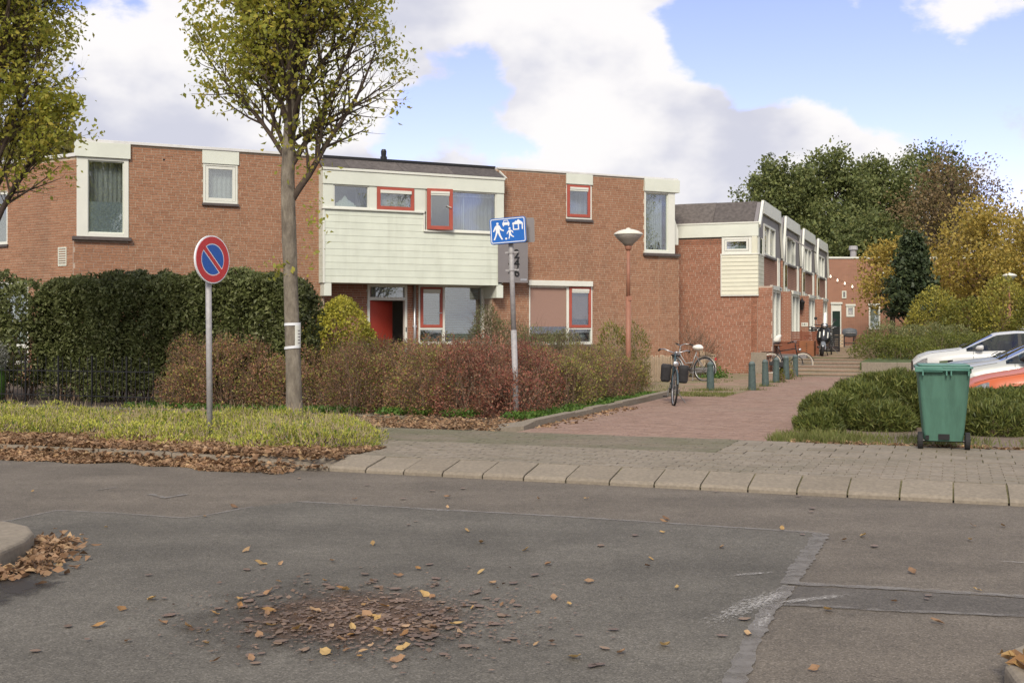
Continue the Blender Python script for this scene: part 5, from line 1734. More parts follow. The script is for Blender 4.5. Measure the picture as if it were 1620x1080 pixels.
# ------------------------------------------------------------------ bicycles
M['tyre_pale'] = pmat('cream_tyre', (.48, .42, .33), .7, .1, 8)
M['saddle_bag'] = pmat('white_saddle_cover', (.75, .74, .68), .6, .08, 9, bump=.3)
M['leather'] = pmat('brown_saddle', (.17, .08, .045), .6, .15, 8)
M['pannier'] = pmat('black_pannier', (.022, .021, .022), .75, .3, 9, bump=.4, bscale=30)
M['scoot'] = pmat('black_gloss', (.010, .010, .011), .18, .1, 5, coat=.4)
M['bluepaint'] = pmat('blue_grey_paint', (.045, .075, .09), .45, .1, 5)
def bicycle(label, loc, heading, paint, group='bicycles parked by the houses', lean=0.0, tyre=None, pann=False, saddle=None, steer=0.0, cover=False, pale_rear=False, crate=False, low=True):
    """local x points forward; rear wheel hub at x=0"""
    b = thing('bicycle', label, 'bicycle', loc, heading, group, rx=lean)
    b.scale = (.93,) * 3
    rw, wb = .335, 1.06
    tyre = tyre or M['rubber']
    def wheel(cx, par, mt):
        t = MB()
        n = 36
        t.tube([(cx + rw * math.cos(2 * math.pi * k / n), 0, rw + rw * math.sin(2 * math.pi * k / n)) for k in range(n)], .019, 7, closed=True)
        w = t.build('wheel', mt, par, smooth=True)
        t = MB()
        t.tube([(cx + (rw - .028) * math.cos(2 * math.pi * k / n), 0, rw + (rw - .028) * math.sin(2 * math.pi * k / n)) for k in range(n)], .010, 6, closed=True)
        t.build('rim', M['chrome'], w, smooth=True)
        t = MB()
        for k in range(18):
            a = 2 * math.pi * k / 18
            s = .03 * (1 if k % 2 else -1)
            t.tube([(cx + .02 * math.cos(a + 1), s, rw + .02 * math.sin(a + 1)), (cx + (rw - .03) * math.cos(a), 0, rw + (rw - .03) * math.sin(a))], .0022, 3, cap=False)
        t.tube([(cx, -.05, rw), (cx, .05, rw)], .018, 8)
        t.build('spokes', M['silver'], w)
        t = MB()
        a0_, a1_ = (R(-15), R(195)) if cx < .5 else (R(10), R(165))
        t.tube([(cx + (rw + .035) * math.cos(a0_ + (a1_ - a0_) * k / 16), 0, rw + (rw + .035) * math.sin(a0_ + (a1_ - a0_) * k / 16)) for k in range(17)], .014, 5)
        t.build('mudguard', paint if not pale_rear else M['silver'], par)
        return w
    wheel(0, b, tyre)
    # frame
    bb = Vector((.46, 0, .30))
    st = Vector((.28, 0, .82))
    hd0, hd1 = Vector((.88, 0, .62)), Vector((.83, 0, .90))
    f = MB()
    f.tube([bb, st], .017, 8)
    if low:
        f.tube([bb + Vector((.03, 0, .02)), (.66, 0, .40), (.80, 0, .60), hd0], .018, 8)
        f.tube([st.lerp(bb, .55), (.62, 0, .50), (.78, 0, .70), hd1 - Vector((0, 0, .08))], .016, 8)
    else:
        f.tube([bb, hd0], .019, 8)
        f.tube([st - Vector((0, 0, .07)), hd1 - Vector((0, 0, .06))], .017, 8)
    for s in (-1, 1):
        f.tube([(0, s * .055, rw), (.12, s * .05, .34), bb + Vector((-.02, s * .03, 0))], .010, 6)
        f.tube([(0, s * .055, rw), st + Vector((-.0, s * .03, -.1))], .009, 6)
    f.tube([hd0 - Vector((-.01, 0, .03)), hd1 + Vector((-.01, 0, .03))], .022, 8)
    f.build('frame', paint, b, smooth=True)
    # front assembly turned by the steering angle
    ms = Matrix.Translation(hd1) @ Matrix.Rotation(steer, 4, 'Z') @ Matrix.Translation(-hd1)
    fr_ = MB(ms)
    for s in (-1, 1):
        fr_.tube([(hd0.x + .015, s * .03, hd0.z - .02), (wb - .03, s * .05, .5), (wb, s * .055, rw)], .011, 6)
    fr_.tube([hd1, (.81, 0, 1.0)], .014, 8)
    fork = fr_.build('fork', paint, b, smooth=True)
    n = 36
    wv_, old = MB(ms), None
    wv_.tube([(wb + rw * math.cos(2 * math.pi * k / n), 0, rw + rw * math.sin(2 * math.pi * k / n)) for k in range(n)], .019, 7, closed=True)
    w = wv_.build('wheel', tyre, b, smooth=True)
    MB(ms).tube([(wb + (rw - .028) * math.cos(2 * math.pi * k / n), 0, rw + (rw - .028) * math.sin(2 * math.pi * k / n)) for k in range(n)], .010, 6, closed=True).build('rim', M['chrome'], w, smooth=True)
    t = MB(ms)
    for k in range(18):
        a = 2 * math.pi * k / 18
        t.tube([(wb, .025 * (1 if k % 2 else -1), rw), (wb + (rw - .03) * math.cos(a), 0, rw + (rw - .03) * math.sin(a))], .0022, 3, cap=False)
    t.build('spokes', M['silver'], w)
    MB(ms).tube([(wb + (rw + .035) * math.cos(R(15 + 150 * k / 14)), 0, rw + (rw + .035) * math.sin(R(15 + 150 * k / 14))) for k in range(15)], .016, 5).build('mudguard', paint, b)
    hb = MB(ms)
    for s in (-1, 1):
        hb.tube([(.81, 0, 1.0), (.85, s * .10, 1.03), (.83, s * .22, 1.07), (.70, s * .29, 1.06), (.60, s * .30, 1.03)], .0115, 7)
    hbo = hb.build('handlebar', M['chrome'], b, smooth=True)
    for s in (-1, 1):
        MB(ms).tube([(.72, s * .285, 1.062), (.60, s * .30, 1.03)], .019, 8).build('grip', M['black'], hbo, smooth=True)
    MB(ms).lathe([(.015, -.06), (.045, -.02), (.055, .04), (.045, .045)], 12, (.96, 0, .80), 'x').build('headlight', M['chrome'], b, smooth=True)
    # saddle
    sv_ = MB()
    sv_.tube([st, st + Vector((-.03, 0, .10))], .012, 8)
    sv_.build('seat_post', M['chrome'], b)
    c = st + Vector((-.04, 0, .13))
    prof = [(-.13, .02, .02), (-.11, .095, .03), (-.04, .10, .032), (.04, .055, .03), (.11, .025, .025), (.15, .012, .015)]
    vs, fs = [], []
    for x, hw, hh in prof:
        for k in range(8):
            a = 2 * math.pi * k / 8
            vs.append((c.x + x, c.y + hw * math.cos(a), c.z + hh * math.sin(a)))
    for i in range(len(prof) - 1):
        for k in range(8):
            l = (k + 1) % 8
            fs.append((i * 8 + k, i * 8 + l, (i + 1) * 8 + l, (i + 1) * 8 + k))
    fs += [tuple(range(8)), tuple(40 + k for k in range(8))[::-1]]
    MB().add(vs, fs).build('saddle', saddle or M['black'], b, smooth=True)
    if cover:
        mbx = MB()
        vs, fs = [], []
        rs = random.Random(4)
        for i in range(7):
            ph = math.pi * i / 6
            for k in range(12):
                a = 2 * math.pi * k / 12
                j = 1 + rs.uniform(-.12, .12)
                vs.append((c.x - .01 + .17 * j * math.sin(ph) * math.cos(a), .125 * j * math.sin(ph) * math.sin(a), c.z + .01 + .085 * math.cos(ph) * j))
        for i in range(6):
            for k in range(12):
                l = (k + 1) % 12
                fs.append((i * 12 + k, (i + 1) * 12 + k, (i + 1) * 12 + l, i * 12 + l))
        mbx.add(vs, fs).build('saddle_cover', M['saddle_bag'], b, smooth=True)
    # rack, chain case, crank, stand
    r_ = MB()
    for s in (-1, 1):
        r_.tube([(.18, s * .05, .73), (-.30, s * .06, .73)], .008, 6)
        r_.tube([(-.22, s * .06, .73), (0, s * .06, rw)], .006, 5)
    for x in (.15, -.05, -.30):
        r_.tube([(x, -.06, .73), (x, .06, .73)], .007, 5)
    r_.build('rack', M['darkmetal'], b)
    MB().prism([(-.06, .27), (.40, .21), (.52, .22), (.56, .30), (.52, .385), (.40, .385), (-.06, .40)], -.075, -.045, 'y').build('chain_case', paint if not pann else M['black'], b, bevel=.008)
    cr = MB()
    cr.tube([bb + Vector((0, -.09, 0)), bb + Vector((.06, -.10, -.16))], .010, 6)
    cr.tube([bb + Vector((0, .09, 0)), bb + Vector((-.06, .10, .16))], .010, 6)
    cr.tube([bb + Vector((0, -.09, 0)), bb + Vector((0, .09, 0))], .014, 6)
    cr.box(bb.x + .02, bb.x + .10, -.19, -.10, bb.z - .175, bb.z - .15)
    cr.box(bb.x - .10, bb.x - .02, .10, .19, bb.z + .15, bb.z + .175)
    cr.build('crank', M['darkmetal'], b)
    MB().tube([(.34, .05, .27), (.22, .26, .015), (.20, .30, .01)], .010, 6).build('kickstand', M['silver'], b)
    MB().box(-.36, -.345, -.04, .04, .60, .68).build('reflector', M['sign_red'], b)
    if pann:
        for s in (-1, 1):
            y0_, y1_ = sorted((s * .075, s * .27))
            po = MB().box(-.30, .14, y0_, y1_, .40, .74).build('pannier', M['pannier'], b, bevel=.045)
            MB().box(-.29, .13, y0_ - .006, y1_ + .006, .64, .755).build('flap', M['pannier'], po, bevel=.03)
            MB().box(-.10, -.06, y1_ + .004 if s > 0 else y0_ - .01, y1_ + .01 if s > 0 else y0_ - .004, .45, .66).build('strap', M['black'], po)
    return b
q = G(1064, 636, .112)
bicycle('black bicycle with double panniers on its stand, seen from the front', q, R(-90 - 9), M['bluepaint'], pann=True, steer=R(9), lean=R(-4))
bpy.data.objects
q = G(1114, 603, .112)
bicycle('silver step-through bicycle with a white covered saddle by the picket fence', (q.x, q.y, .112), R(180 - 40), M['silver'], cover=True, steer=R(-10), lean=R(3))
q = G(1216, 590, .112)
bicycle('black bicycle with brown saddle and cream tyres behind the row of bollards', (q.x, q.y - .3, .112), R(-6), M['black'], tyre=M['tyre_pale'], saddle=M['leather'], low=False, lean=R(-4))
q = P(1315, 545, 42)
bicycle('dark bicycle standing behind the black scooter', (q.x, q.y, .585), R(-105), M['black'], lean=R(4), low=False)
q = P(1276, 545, 43.5)
bicycle('white bicycle with upright handlebar behind the brown cargo box', (q.x, q.y, .585), R(-80), M['white2'], lean=R(-6), steer=R(15))

# ------------------------------------------------------------------ scooter
q = G(1299, 563, .57)
sc = thing('scooter', 'black motor scooter with clear windscreen parked at the top of the steps', 'scooter', (q.x, q.y, .585), R(-90 - 14), rx=R(-5))
def sc_wheel(cx):
    w = MB().tube([(cx + .19 * math.cos(2 * math.pi * k / 28), 0, .235 + .19 * math.sin(2 * math.pi * k / 28)) for k in range(28)], .05, 9, closed=True).build('wheel', M['rubber'], sc, smooth=True)
    MB().lathe([(.05, -.035), (.145, -.03), (.145, .03), (.05, .035)], 20, (cx, 0, .235), 'y').build('rim', pmat('pink_rim', (.38, .14, .13), .4), w)
sc_wheel(0)
sc_wheel(1.28)
def loft(rings_):
    n = len(rings_[0])
    mb_ = MB()
    vs, fs = [], []
    for r_ in rings_:
        vs += r_
    for i in range(len(rings_) - 1):
        for k in range(n):
            l = (k + 1) % n
            fs.append((i * n + k, i * n + l, (i + 1) * n + l, (i + 1) * n + k))
    fs += [tuple(range(n))[::-1], tuple((len(rings_) - 1) * n + k for k in range(n))]
    return mb_.add(vs, fs)
def oval(x, hy, hz, zc, tilt=0.0, n=14, e=.75):
    o_ = []
    for k in range(n):
        a = 2 * math.pi * k / n
        cy, sz = math.cos(a), math.sin(a)
        yy = hy * math.copysign(abs(cy) ** e, cy)
        zz = hz * math.copysign(abs(sz) ** e, sz)
        o_.append((x + tilt * zz, yy, zc + zz))
    return o_
loft([oval(1.02, .19, .16, .55, -.3), oval(1.06, .235, .28, .68, -.3), oval(1.11, .21, .29, .72, -.3), oval(1.16, .12, .24, .74, -.3), oval(1.18, .03, .16, .75, -.3)]).build('leg_shield', M['scoot'], sc, smooth=True)
MB().box(.35, 1.02, -.17, .17, .27, .33).build('floorboard', M['black'], sc, bevel=.02)
loft([oval(-.30, .05, .06, .72), oval(-.22, .13, .16, .66), oval(0, .19, .22, .60), oval(.25, .19, .24, .56), oval(.42, .13, .20, .52), oval(.46, .05, .12, .5)]).build('rear_body', M['scoot'], sc, smooth=True)
loft([oval(-.28, .05, .02, .82), oval(-.15, .13, .05, .83), oval(.15, .15, .05, .82), oval(.42, .10, .045, .79), oval(.50, .03, .02, .77)]).build('seat', M['black'], sc, smooth=True)
loft([oval(1.06, .05, .03, .33), oval(1.12, .075, .05, .45), oval(1.28, .08, .045, .47), oval(1.44, .07, .04, .40), oval(1.50, .03, .02, .33)]).build('front_fender', pmat('grey_fender', (.16, .18, .20), .25, coat=.3), sc, smooth=True)
for s in (-1, 1):
    MB().tube([(1.06, s * .06, .62), (1.28, s * .085, .235)], .022, 8).build('fork_leg', M['chrome'], sc)
loft([oval(.94, .05, .05, 1.05), oval(.99, .12, .09, 1.04), oval(1.07, .11, .085, 1.03), oval(1.12, .05, .05, 1.02)]).build('handlebar_cowl', M['scoot'], sc, smooth=True)
MB().lathe([(.085, 0), (.075, .03), (.03, .045)], 18, (1.115, 0, 1.03), 'x').build('headlight', M['chrome'], sc, smooth=True)
for s in (-1, 1):
    MB().tube([(1.0, s * .08, 1.04), (.94, s * .34, 1.05)], .016, 8).build('handlebar', M['black'], sc)
    m_ = MB().tube([(.98, s * .24, 1.06), (.99, s * .30, 1.22)], .007, 6).build('mirror_arm', M['chrome'], sc)
    MB().lathe([(.01, -.015), (.055, -.01), (.055, .01)], 14, (.98, s * .31, 1.26), 'x').build('mirror', M['black'], m_)
    MB(Matrix.Translation((1.165, s * .13, .72)) @ Matrix.Rotation(R(-16), 4, 'Y') @ Matrix.Rotation(s * R(35), 4, 'Z')).box(-.006, .014, -.022, .022, -.10, .11).build('indicator', M['white2'], sc, bevel=.008)
vs, fs = [], []
for i in range(9):
    t = (i / 8 - .5) * 2
    for j in range(5):
        z_ = 1.06 + .42 * j / 4
        hw = .20 + .06 * math.sin(math.pi * j / 4)
        vs.append((1.12 - .14 * j / 4 - .08 * t * t, t * hw, z_))
for i in range(8):
    for j in range(4):
        fs.append((i * 5 + j, (i + 1) * 5 + j, (i + 1) * 5 + j + 1, i * 5 + j + 1))
MB().add(vs, fs).build('windscreen', glassmat('screen_clear', (.92, .93, .93), .2, .04), sc, smooth=True)
MB().tube([(.45, .12, .30), (.36, .22, .01)], .014, 6).build('stand', M['darkmetal'], sc)

# ------------------------------------------------------------------ things in the front gardens of the row
q = P(1276, 550, 38.5)
cb = thing('cargo_box', 'open brown wooden cargo box standing beside the scooter', 'wooden box', (q.x, q.y, .585), UA)
for a in (((-.24, .24), (-.012, .012), (.0, .52)), ((-.24, .24), (.60, .624), (.0, .52)), ((-.24, -.216), (.0125, .5995), (.0, .52)), ((.216, .24), (.0125, .5995), (.0, .52))):
    MB().box(*a[0], *a[1], *a[2]).build('side_board', M['brownwood'], cb, bevel=.006)
MB().box(-.21, .21, .015, .595, .03, .06).build('bottom_board', M['brownwood'], cb)
for k in range(5):
    MB().box(-.012, .012, -.016, -.0125, .09 + k * .08, .125 + k * .08).build('slot', M['black'], cb)
q = P(1241, 545, 41.5)
fnc = thing('slatted_screen', 'reddish brown slatted wooden garden screen in front of the row houses', 'fence', (q.x, q.y, .5), UA)
for k in range(11):
    MB().box(0, 1.22, -.012, .012, .10 + k * .075, .165 + k * .075).build('slat', M['plank'], fnc)
for x in (.03, .6, 1.18):
    MB().box(x - .03, x + .03, .0125, .06, -.1, .96).build('post', M['plank'], fnc)
q = P(1283, 545, 47)
fn2 = thing('dark_screen', 'black slatted garden screen behind the scooter', 'fence', (q.x, q.y, .5), UA)
for k in range(12):
    MB().box(0, 1.15, -.012, .012, .1 + k * .085, .172 + k * .085).build('slat', M['darkmetal'], fn2)
for x in (.03, 1.12):
    MB().box(x - .03, x + .03, .0125, .06, -.1, 1.14).build('post', M['darkmetal'], fn2)
def planter(label, px, w, d, dp, h_, m, zb_):
    q_ = P(px, 545, d)
    t = thing('planter', label, 'planter', (q_.x, q_.y, zb_), UA, 'planters along the row')
    MB().box(0, w, 0, .02, 0, h_).box(0, w, dp - .02, dp, 0, h_).box(0, .02, .0205, dp - .0205, 0, h_).box(w - .02, w, .0205, dp - .0205, 0, h_).build('box', m, t, bevel=.005)
    MB().box(.02, w - .02, .02, dp - .02, h_ - .08, h_ - .05).build('soil', M['earth'], t)
    MB().box(-.01, w + .01, -.015, .03, h_ + .001, h_ + .03).build('rim', m, t)
    return t
planter('low reddish planter under the first ground-floor window', 1233, .95, 39.6, .4, .42, M['plank'], .62)
planter('long dark grey planter behind the black bicycle', 1226, 1.0, 37.2, .4, .34, M['greypanel'], .32)
planter('small brown planter next to the cargo box', 1256, .42, 38.8, .4, .36, M['plank'], .585)
q = P(1335, 549, 60)
bq = thing('barbecue', 'grey kettle barbecue trolley under a cover at the end of the path', 'barbecue', (q.x, q.y, .59), R(-5))
for x in (0, .55):
    for y in (0, .4):
        MB().box(x, x + .05, y, y + .05, 0, .55).build('leg', M['darkmetal'], bq)
MB().box(-.02, .62, -.02, .47, .18, .22).build('shelf', M['darkmetal'], bq)
loft([oval(-.08, .05, .05, .75), oval(-.04, .22, .2, .75), oval(.3, .26, .25, .76), oval(.62, .22, .2, .75), oval(.68, .05, .05, .75)]).build('hood', pmat('bbq_cover', (.10, .11, .12), .6, .2, 5), bq, smooth=True)
bq.children[-1]
MB().box(.05, .55, -.30, -.27, .72, .75).build('handle', M['chrome'], bq)
q = P(1321, 549, 58)
bx = thing('crate', 'weathered pale wooden crate between the bicycle and the barbecue', 'crate', (q.x, q.y, .59), R(-5))
for k in range(4):
    MB().box(0, .42, 0, .02, .03 + k * .17, .17 + k * .17).build('plank', M['wood'], bx)
    MB().box(0, .02, .0205, .42, .03 + k * .17, .17 + k * .17).build('plank', M['wood'], bx)
MB().box(.40, .42, .0205, .42, .03, .68).box(.02, .40, .0205, .42, .66, .68).build('plank', M['wood'], bx)
q = P(1229, 530, 39.3)
ct = thing('garden_ornament', 'pale lumpy ornament on the window ledge of the first row house', 'ornament', (q.x, q.y, 1.05), 0)
loft([[(p[0], p[1], p[2]) for p in oval(-.12, .04, .05, .07)], oval(-.06, .09, .1, .1), oval(.04, .1, .13, .13), oval(.12, .05, .07, .2), oval(.15, .02, .03, .22)]).build('body', M['saddle_bag'], ct, smooth=True)

# ------------------------------------------------------------------ parked cars
M['tail'] = pmat('lamp_clear', (.20, .20, .20), .15, .6, 14, coat=.3)
def car(label, nose, heading, paint, Lc, Wc, top, belt, hw, extra):
    """x runs back from the nose; z up; y to the car's right as it stands.  top/belt/hw: control points (x, value)"""
    t = thing('parked_car', label, 'car', nose, heading, 'cars parked nose to the street')
    t.scale = (1, 1, .91)
    xs = np.unique(np.concatenate([np.linspace(0, .5, 9), np.linspace(.5, Lc - .4, 44), np.linspace(Lc - .4, Lc, 6)]))
    def sm(ctrl):
        cx, cy = np.array([c[0] for c in ctrl]), np.array([c[1] for c in ctrl])
        fx = np.linspace(0, Lc, 500)
        fy = np.interp(fx, cx, cy)
        k = np.hanning(23)
        k /= k.sum()
        fy = np.convolve(np.pad(fy, 11, mode='edge'), k, mode='valid')
        return np.interp(xs, fx, fy)
    zt, zb_, w = sm(top), sm(belt), sm(hw)
    zb_ = np.minimum(zb_, zt - .015)
    cowl, roof0, roof1, back = extra['cowl'], extra['roof0'], extra['roof1'], extra['back']
    ns = len(xs)
    sect = []
    nroof = 5
    for i in range(ns):
        cab = min(1, max(0, (zt[i] - zb_[i] - .02) / .38))
        wr = w[i] * (.90 - .22 * cab)
        zre = zt[i] - .02 - .045 * cab - .02 * (1 - cab)
        zlow = .20 + .10 * max(0, 1 - xs[i] / .25) + .12 * max(0, 1 - (Lc - xs[i]) / .3)
        pts_ = [(w[i] * .90, zlow), (w[i] * .975, zlow + .10), (w[i] * 1.0, .50 * zb_[i] + .08), (w[i] * .995, .78 * zb_[i] + .02), (w[i] * .965, zb_[i] - .02), (w[i] * .935, zb_[i])]
        p0, p1 = (w[i] * .935, zb_[i]), (wr, zre)
        for k in (1, 2, 3):
            f = k / 3
            pts_.append((p0[0] + (p1[0] - p0[0]) * f, p0[1] + (p1[1] - p0[1]) * f))
        for k in range(1, nroof + 1):
            f = k / nroof
            pts_.append((wr * (1 - f), zre + (zt[i] - zre) * (1 - (1 - f) ** 2.2)))
        sect.append(pts_)
    npt = len(sect[0])
    wheels = [extra['wf'], extra['wr']]
    rwl = extra.get('rw', .32)
    groups = {}
    def put(key, quad):
        groups.setdefault(key, []).append(quad)
    for i in range(ns - 1):
        xm = (xs[i] + xs[i + 1]) / 2
        for j in range(npt - 1):
            for s in (-1, 1):
                a, b_, c_, d_ = sect[i][j], sect[i + 1][j], sect[i + 1][j + 1], sect[i][j + 1]
                qd = [(xs[i], s * a[0], a[1]), (xs[i + 1], s * b_[0], b_[1]), (xs[i + 1], s * c_[0], c_[1]), (xs[i], s * d_[0], d_[1])]
                if s < 0:
                    qd = qd[::-1]
                zm = (a[1] + b_[1] + c_[1] + d_[1]) / 4
                if any((xm - wx) ** 2 + (zm - .31) ** 2 < (rwl + .05) ** 2 for wx in wheels) and j < 4:
                    continue
                gh = zt[i] - zb_[i]
                if j in (5, 6, 7) and cowl + .12 < xm < back - .25 and gh > .10:
                    bp_ = extra['bpil']
                    if abs(xm - bp_) < .05:
                        put('pillar', qd)
                    elif (xm > roof0 + .1 or True) and j >= 5:
                        put('side_window' + ('_l' if s > 0 else '_r') + ('a' if xm < bp_ else 'b'), qd)
                elif j >= 9 and cowl + .03 < xm < roof0 - .06:
                    put('windscreen', qd)
                elif j >= 9 and roof1 + .1 < xm < back - .1:
                    put('rear_window', qd)
                elif j == 3 and xm < extra['hl'] - .10 and xm > .02:
                    put('headlight' + ('_l' if s > 0 else '_r'), qd)
                else:
                    put('body', qd)
    # nose and tail caps
    for i, rev in ((0, False), (ns - 1, True)):
        ring = [(xs[i], p[0], p[1]) for p in sect[i]] + [(xs[i], -p[0], p[1]) for p in sect[i][::-1][1:]]
        groups.setdefault('cap', []).append(ring if rev else ring[::-1])
    names = {'body': ('body', paint), 'cap': ('bumper_face', extra.get('bumper', paint)), 'pillar': ('pillar', M['black']), 'windscreen': ('windscreen', M['carglass']), 'rear_window': ('rear_window', M['carglass'])}
    for key, qs in groups.items():
        if key.startswith('side_window'):
            nm, mt = 'side_window', M['carglass']
        elif key.startswith('headlight'):
            nm, mt = 'headlight', M['tail']
        else:
            nm, mt = names[key]
        bm = bmesh.new()
        for qd in qs:
            try:
                bm.faces.new([bm.verts.new(v) for v in qd])
            except ValueError:
                pass
        bmesh.ops.remove_doubles(bm, verts=bm.verts, dist=.0008)
        me = bpy.data.meshes.new(nm)
        bm.to_mesh(me)
        bm.free()
        me.materials.append(mt)
        me.polygons.foreach_set('use_smooth', [True] * len(me.polygons))
        o_ = bpy.data.objects.new(nm, me)
        COL.objects.link(o_)
        o_.parent = t
    Wm = max(w)
    # panel gaps: bonnet edges and doors
    for s in (-1, 1):
        ii = [i for i in range(ns) if .12 < xs[i] < cowl]
        MB().tube([(xs[i], s * sect[i][8][0], sect[i][8][1] + .001) for i in ii], .004, 4).build('panel_gap', M['black'], t)
        for xd in (cowl + .28, extra['bpil'], extra['bpil'] + .85):
            i = int(np.argmin(abs(xs - xd)))
            MB().tube([(xs[i], s * (sect[i][j][0] + .001), sect[i][j][1]) for j in range(1, 6)], .004, 4).build('panel_gap', M['black'], t)
        i = int(np.argmin(abs(xs - extra['bpil'] + .15)))
        MB().box(xs[i] - .09, xs[i] + .09, s * sect[i][4][0] - .012, s * sect[i][4][0] + .012, sect[i][4][1] - .10, sect[i][4][1] - .075).build('door_handle', extra.get('mirror', paint), t, bevel=.004)
    for wx in wheels:
        for s in (-1, 1):
            y_ = s * (Wm - .13)
            wo = MB().lathe([(.19, -.1), (rwl - .01, -.1), (rwl, -.08), (rwl, .08), (rwl - .01, .1), (.19, .1)], 28, (wx, y_, .31), 'y').build('wheel', M['rubber'], t, smooth=False)
            MB().lathe([(.03, -.105), (.20, -.102), (.20, .102), (.03, .105)], 18, (wx, y_, .31), 'y').build('rim', M['silver'], wo)
    # interior, mirrors, wipers, grille, plate
    ix0, ix1 = cowl + .05, back - .5
    MB().box(ix0, ix1, -Wm * .8, Wm * .8, .25, extra['zin']).build('interior', M['black'], t)
    for s in (-1, 1):
        MB().box(ix0 + .9, ix0 + 1.1, s * .38 - .22, s * .38 + .22, .4, extra['zin'] + .35).build('seat', M['black'], t, bevel=.05)
        mx = cowl + .42
        zi = float(np.interp(mx, xs, zb_))
        loft([oval(mx - .10, .02, .02, zi + .08), oval(mx - .06, .085, .055, zi + .09), oval(mx + .04, .09, .065, zi + .10), oval(mx + .07, .07, .05, zi + .10)]).build('mirror', extra.get('mirror', paint), t, smooth=True).location = (0, s * (Wm * .935 + .10), 0)
    wz = float(np.interp(cowl + .05, xs, zt))
    wz2 = float(np.interp(cowl + .22, xs, zt))
    for y_ in (-.55, .05):
        MB().tube([(cowl + .03, y_, wz + .02), (cowl + .07, y_ + .05, wz + .055), (cowl + .20, y_ + .5, wz2 + .02)], .010, 5).build('wiper', M['black'], t)
    for s in (-1, 1):
        MB().lathe([(.03, -.01), (.075, 0), (.075, .012)], 14, (-.006, s * .46, .42), 'x').build('fog_lamp', M['chrome'], t)
    MB().box(-.016, .0, -.60, .60, .24, .36).build('air_intake', M['black'], t, bevel=.01)
    MB().box(-.012, .02, -.42, .42, .42, .54).build('grille', M['black'], t, bevel=.01)
    MB().box(-.018, -.0125, -.26, .26, .30, .41).build('number_plate', pmat('yellow_plate', (.62, .45, .03), .4), t)
    return t
carw = pmat('car_white', (.52, .53, .51), .35, .02, 2, coat=.3)
carg = pmat('car_silver', (.34, .38, .39), .35, .03, 2, metal=.4, coat=.25)
carp_ = pmat('car_pearl', (.44, .45, .42), .35, .03, 2, metal=.2, coat=.25)
caro = pmat('car_orange', (.50, .11, .035), .42, .03, 2, coat=.12)
HD = UA + R(4)                                     # cars point to the left along the road grid; x runs back = +U
def nose_at(px, py_bumper, d):
    q_ = P(px, 523, d)
    return (q_.x, q_.y, .065)
# white crossover
car('white crossover parked farthest from the bin, roof rising above the others', nose_at(1443, 0, 28.0), HD, carw, 4.15, 1.8,
    [(0, .70), (.10, .86), (.35, .97), (1.0, 1.06), (1.15, 1.09), (1.85, 1.47), (2.3, 1.52), (3.2, 1.50), (3.7, 1.40), (4.05, 1.05), (4.15, .8)],
    [(0, .64), (.2, .80), (.6, .92), (1.1, .98), (2.5, 1.02), (4.0, 1.06), (4.15, .8)],
    [(0, .66), (.15, .80), (.4, .87), (1.0, .89), (3.4, .89), (4.0, .82), (4.15, .70)],
    dict(cowl=1.05, roof0=1.85, roof1=3.3, back=4.0, wf=.78, wr=3.35, bpil=2.35, hl=.42, zin=.9, bumper=M['black']))
car('pale silver sedan parked between the white cars', nose_at(1478, 0, 24.6), HD, carg, 4.4, 1.75,
    [(0, .58), (.10, .70), (.4, .80), (1.1, .90), (1.2, .93), (2.05, 1.34), (2.5, 1.39), (3.1, 1.36), (3.8, 1.02), (4.3, .95), (4.4, .75)],
    [(0, .54), (.2, .68), (.6, .77), (1.2, .84), (2.5, .90), (4.2, .92), (4.4, .72)],
    [(0, .62), (.15, .77), (.4, .84), (1.0, .87), (3.6, .87), (4.2, .80), (4.4, .66)],
    dict(cowl=1.12, roof0=2.05, roof1=3.1, back=4.0, wf=.82, wr=3.5, bpil=2.5, hl=.45, zin=.78))
car('dull pearl white hatchback with a black wiper, parked next to the orange car', nose_at(1492, 0, 21.0), HD, carp_, 3.9, 1.7,
    [(0, .62), (.10, .74), (.35, .84), (.85, .94), (.95, .97), (1.75, 1.42), (2.2, 1.48), (3.1, 1.45), (3.5, 1.3), (3.8, 1.0), (3.9, .8)],
    [(0, .57), (.2, .72), (.6, .82), (1.0, .88), (2.5, .93), (3.75, .96), (3.9, .75)],
    [(0, .62), (.15, .76), (.4, .82), (1.0, .845), (3.3, .845), (3.8, .78), (3.9, .66)],
    dict(cowl=.88, roof0=1.75, roof1=3.1, back=3.75, wf=.72, wr=3.1, bpil=2.2, hl=.42, zin=.8, mirror=M['black']))
car('orange hatchback nearest to the junipers, just right of the bin', nose_at(1522, 0, 17.4), HD, caro, 3.7, 1.66,
    [(0, .60), (.10, .71), (.35, .80), (.85, .90), (.95, .93), (1.70, 1.40), (2.2, 1.47), (3.0, 1.44), (3.4, 1.25), (3.6, .95), (3.7, .75)],
    [(0, .55), (.2, .69), (.6, .79), (1.0, .85), (2.5, .90), (3.55, .92), (3.7, .7)],
    [(0, .60), (.15, .74), (.4, .80), (1.0, .825), (3.1, .825), (3.6, .76), (3.7, .64)],
    dict(cowl=.86, roof0=1.70, roof1=3.0, back=3.55, wf=.70, wr=2.95, bpil=2.15, hl=.42, zin=.78, mirror=M['black']))

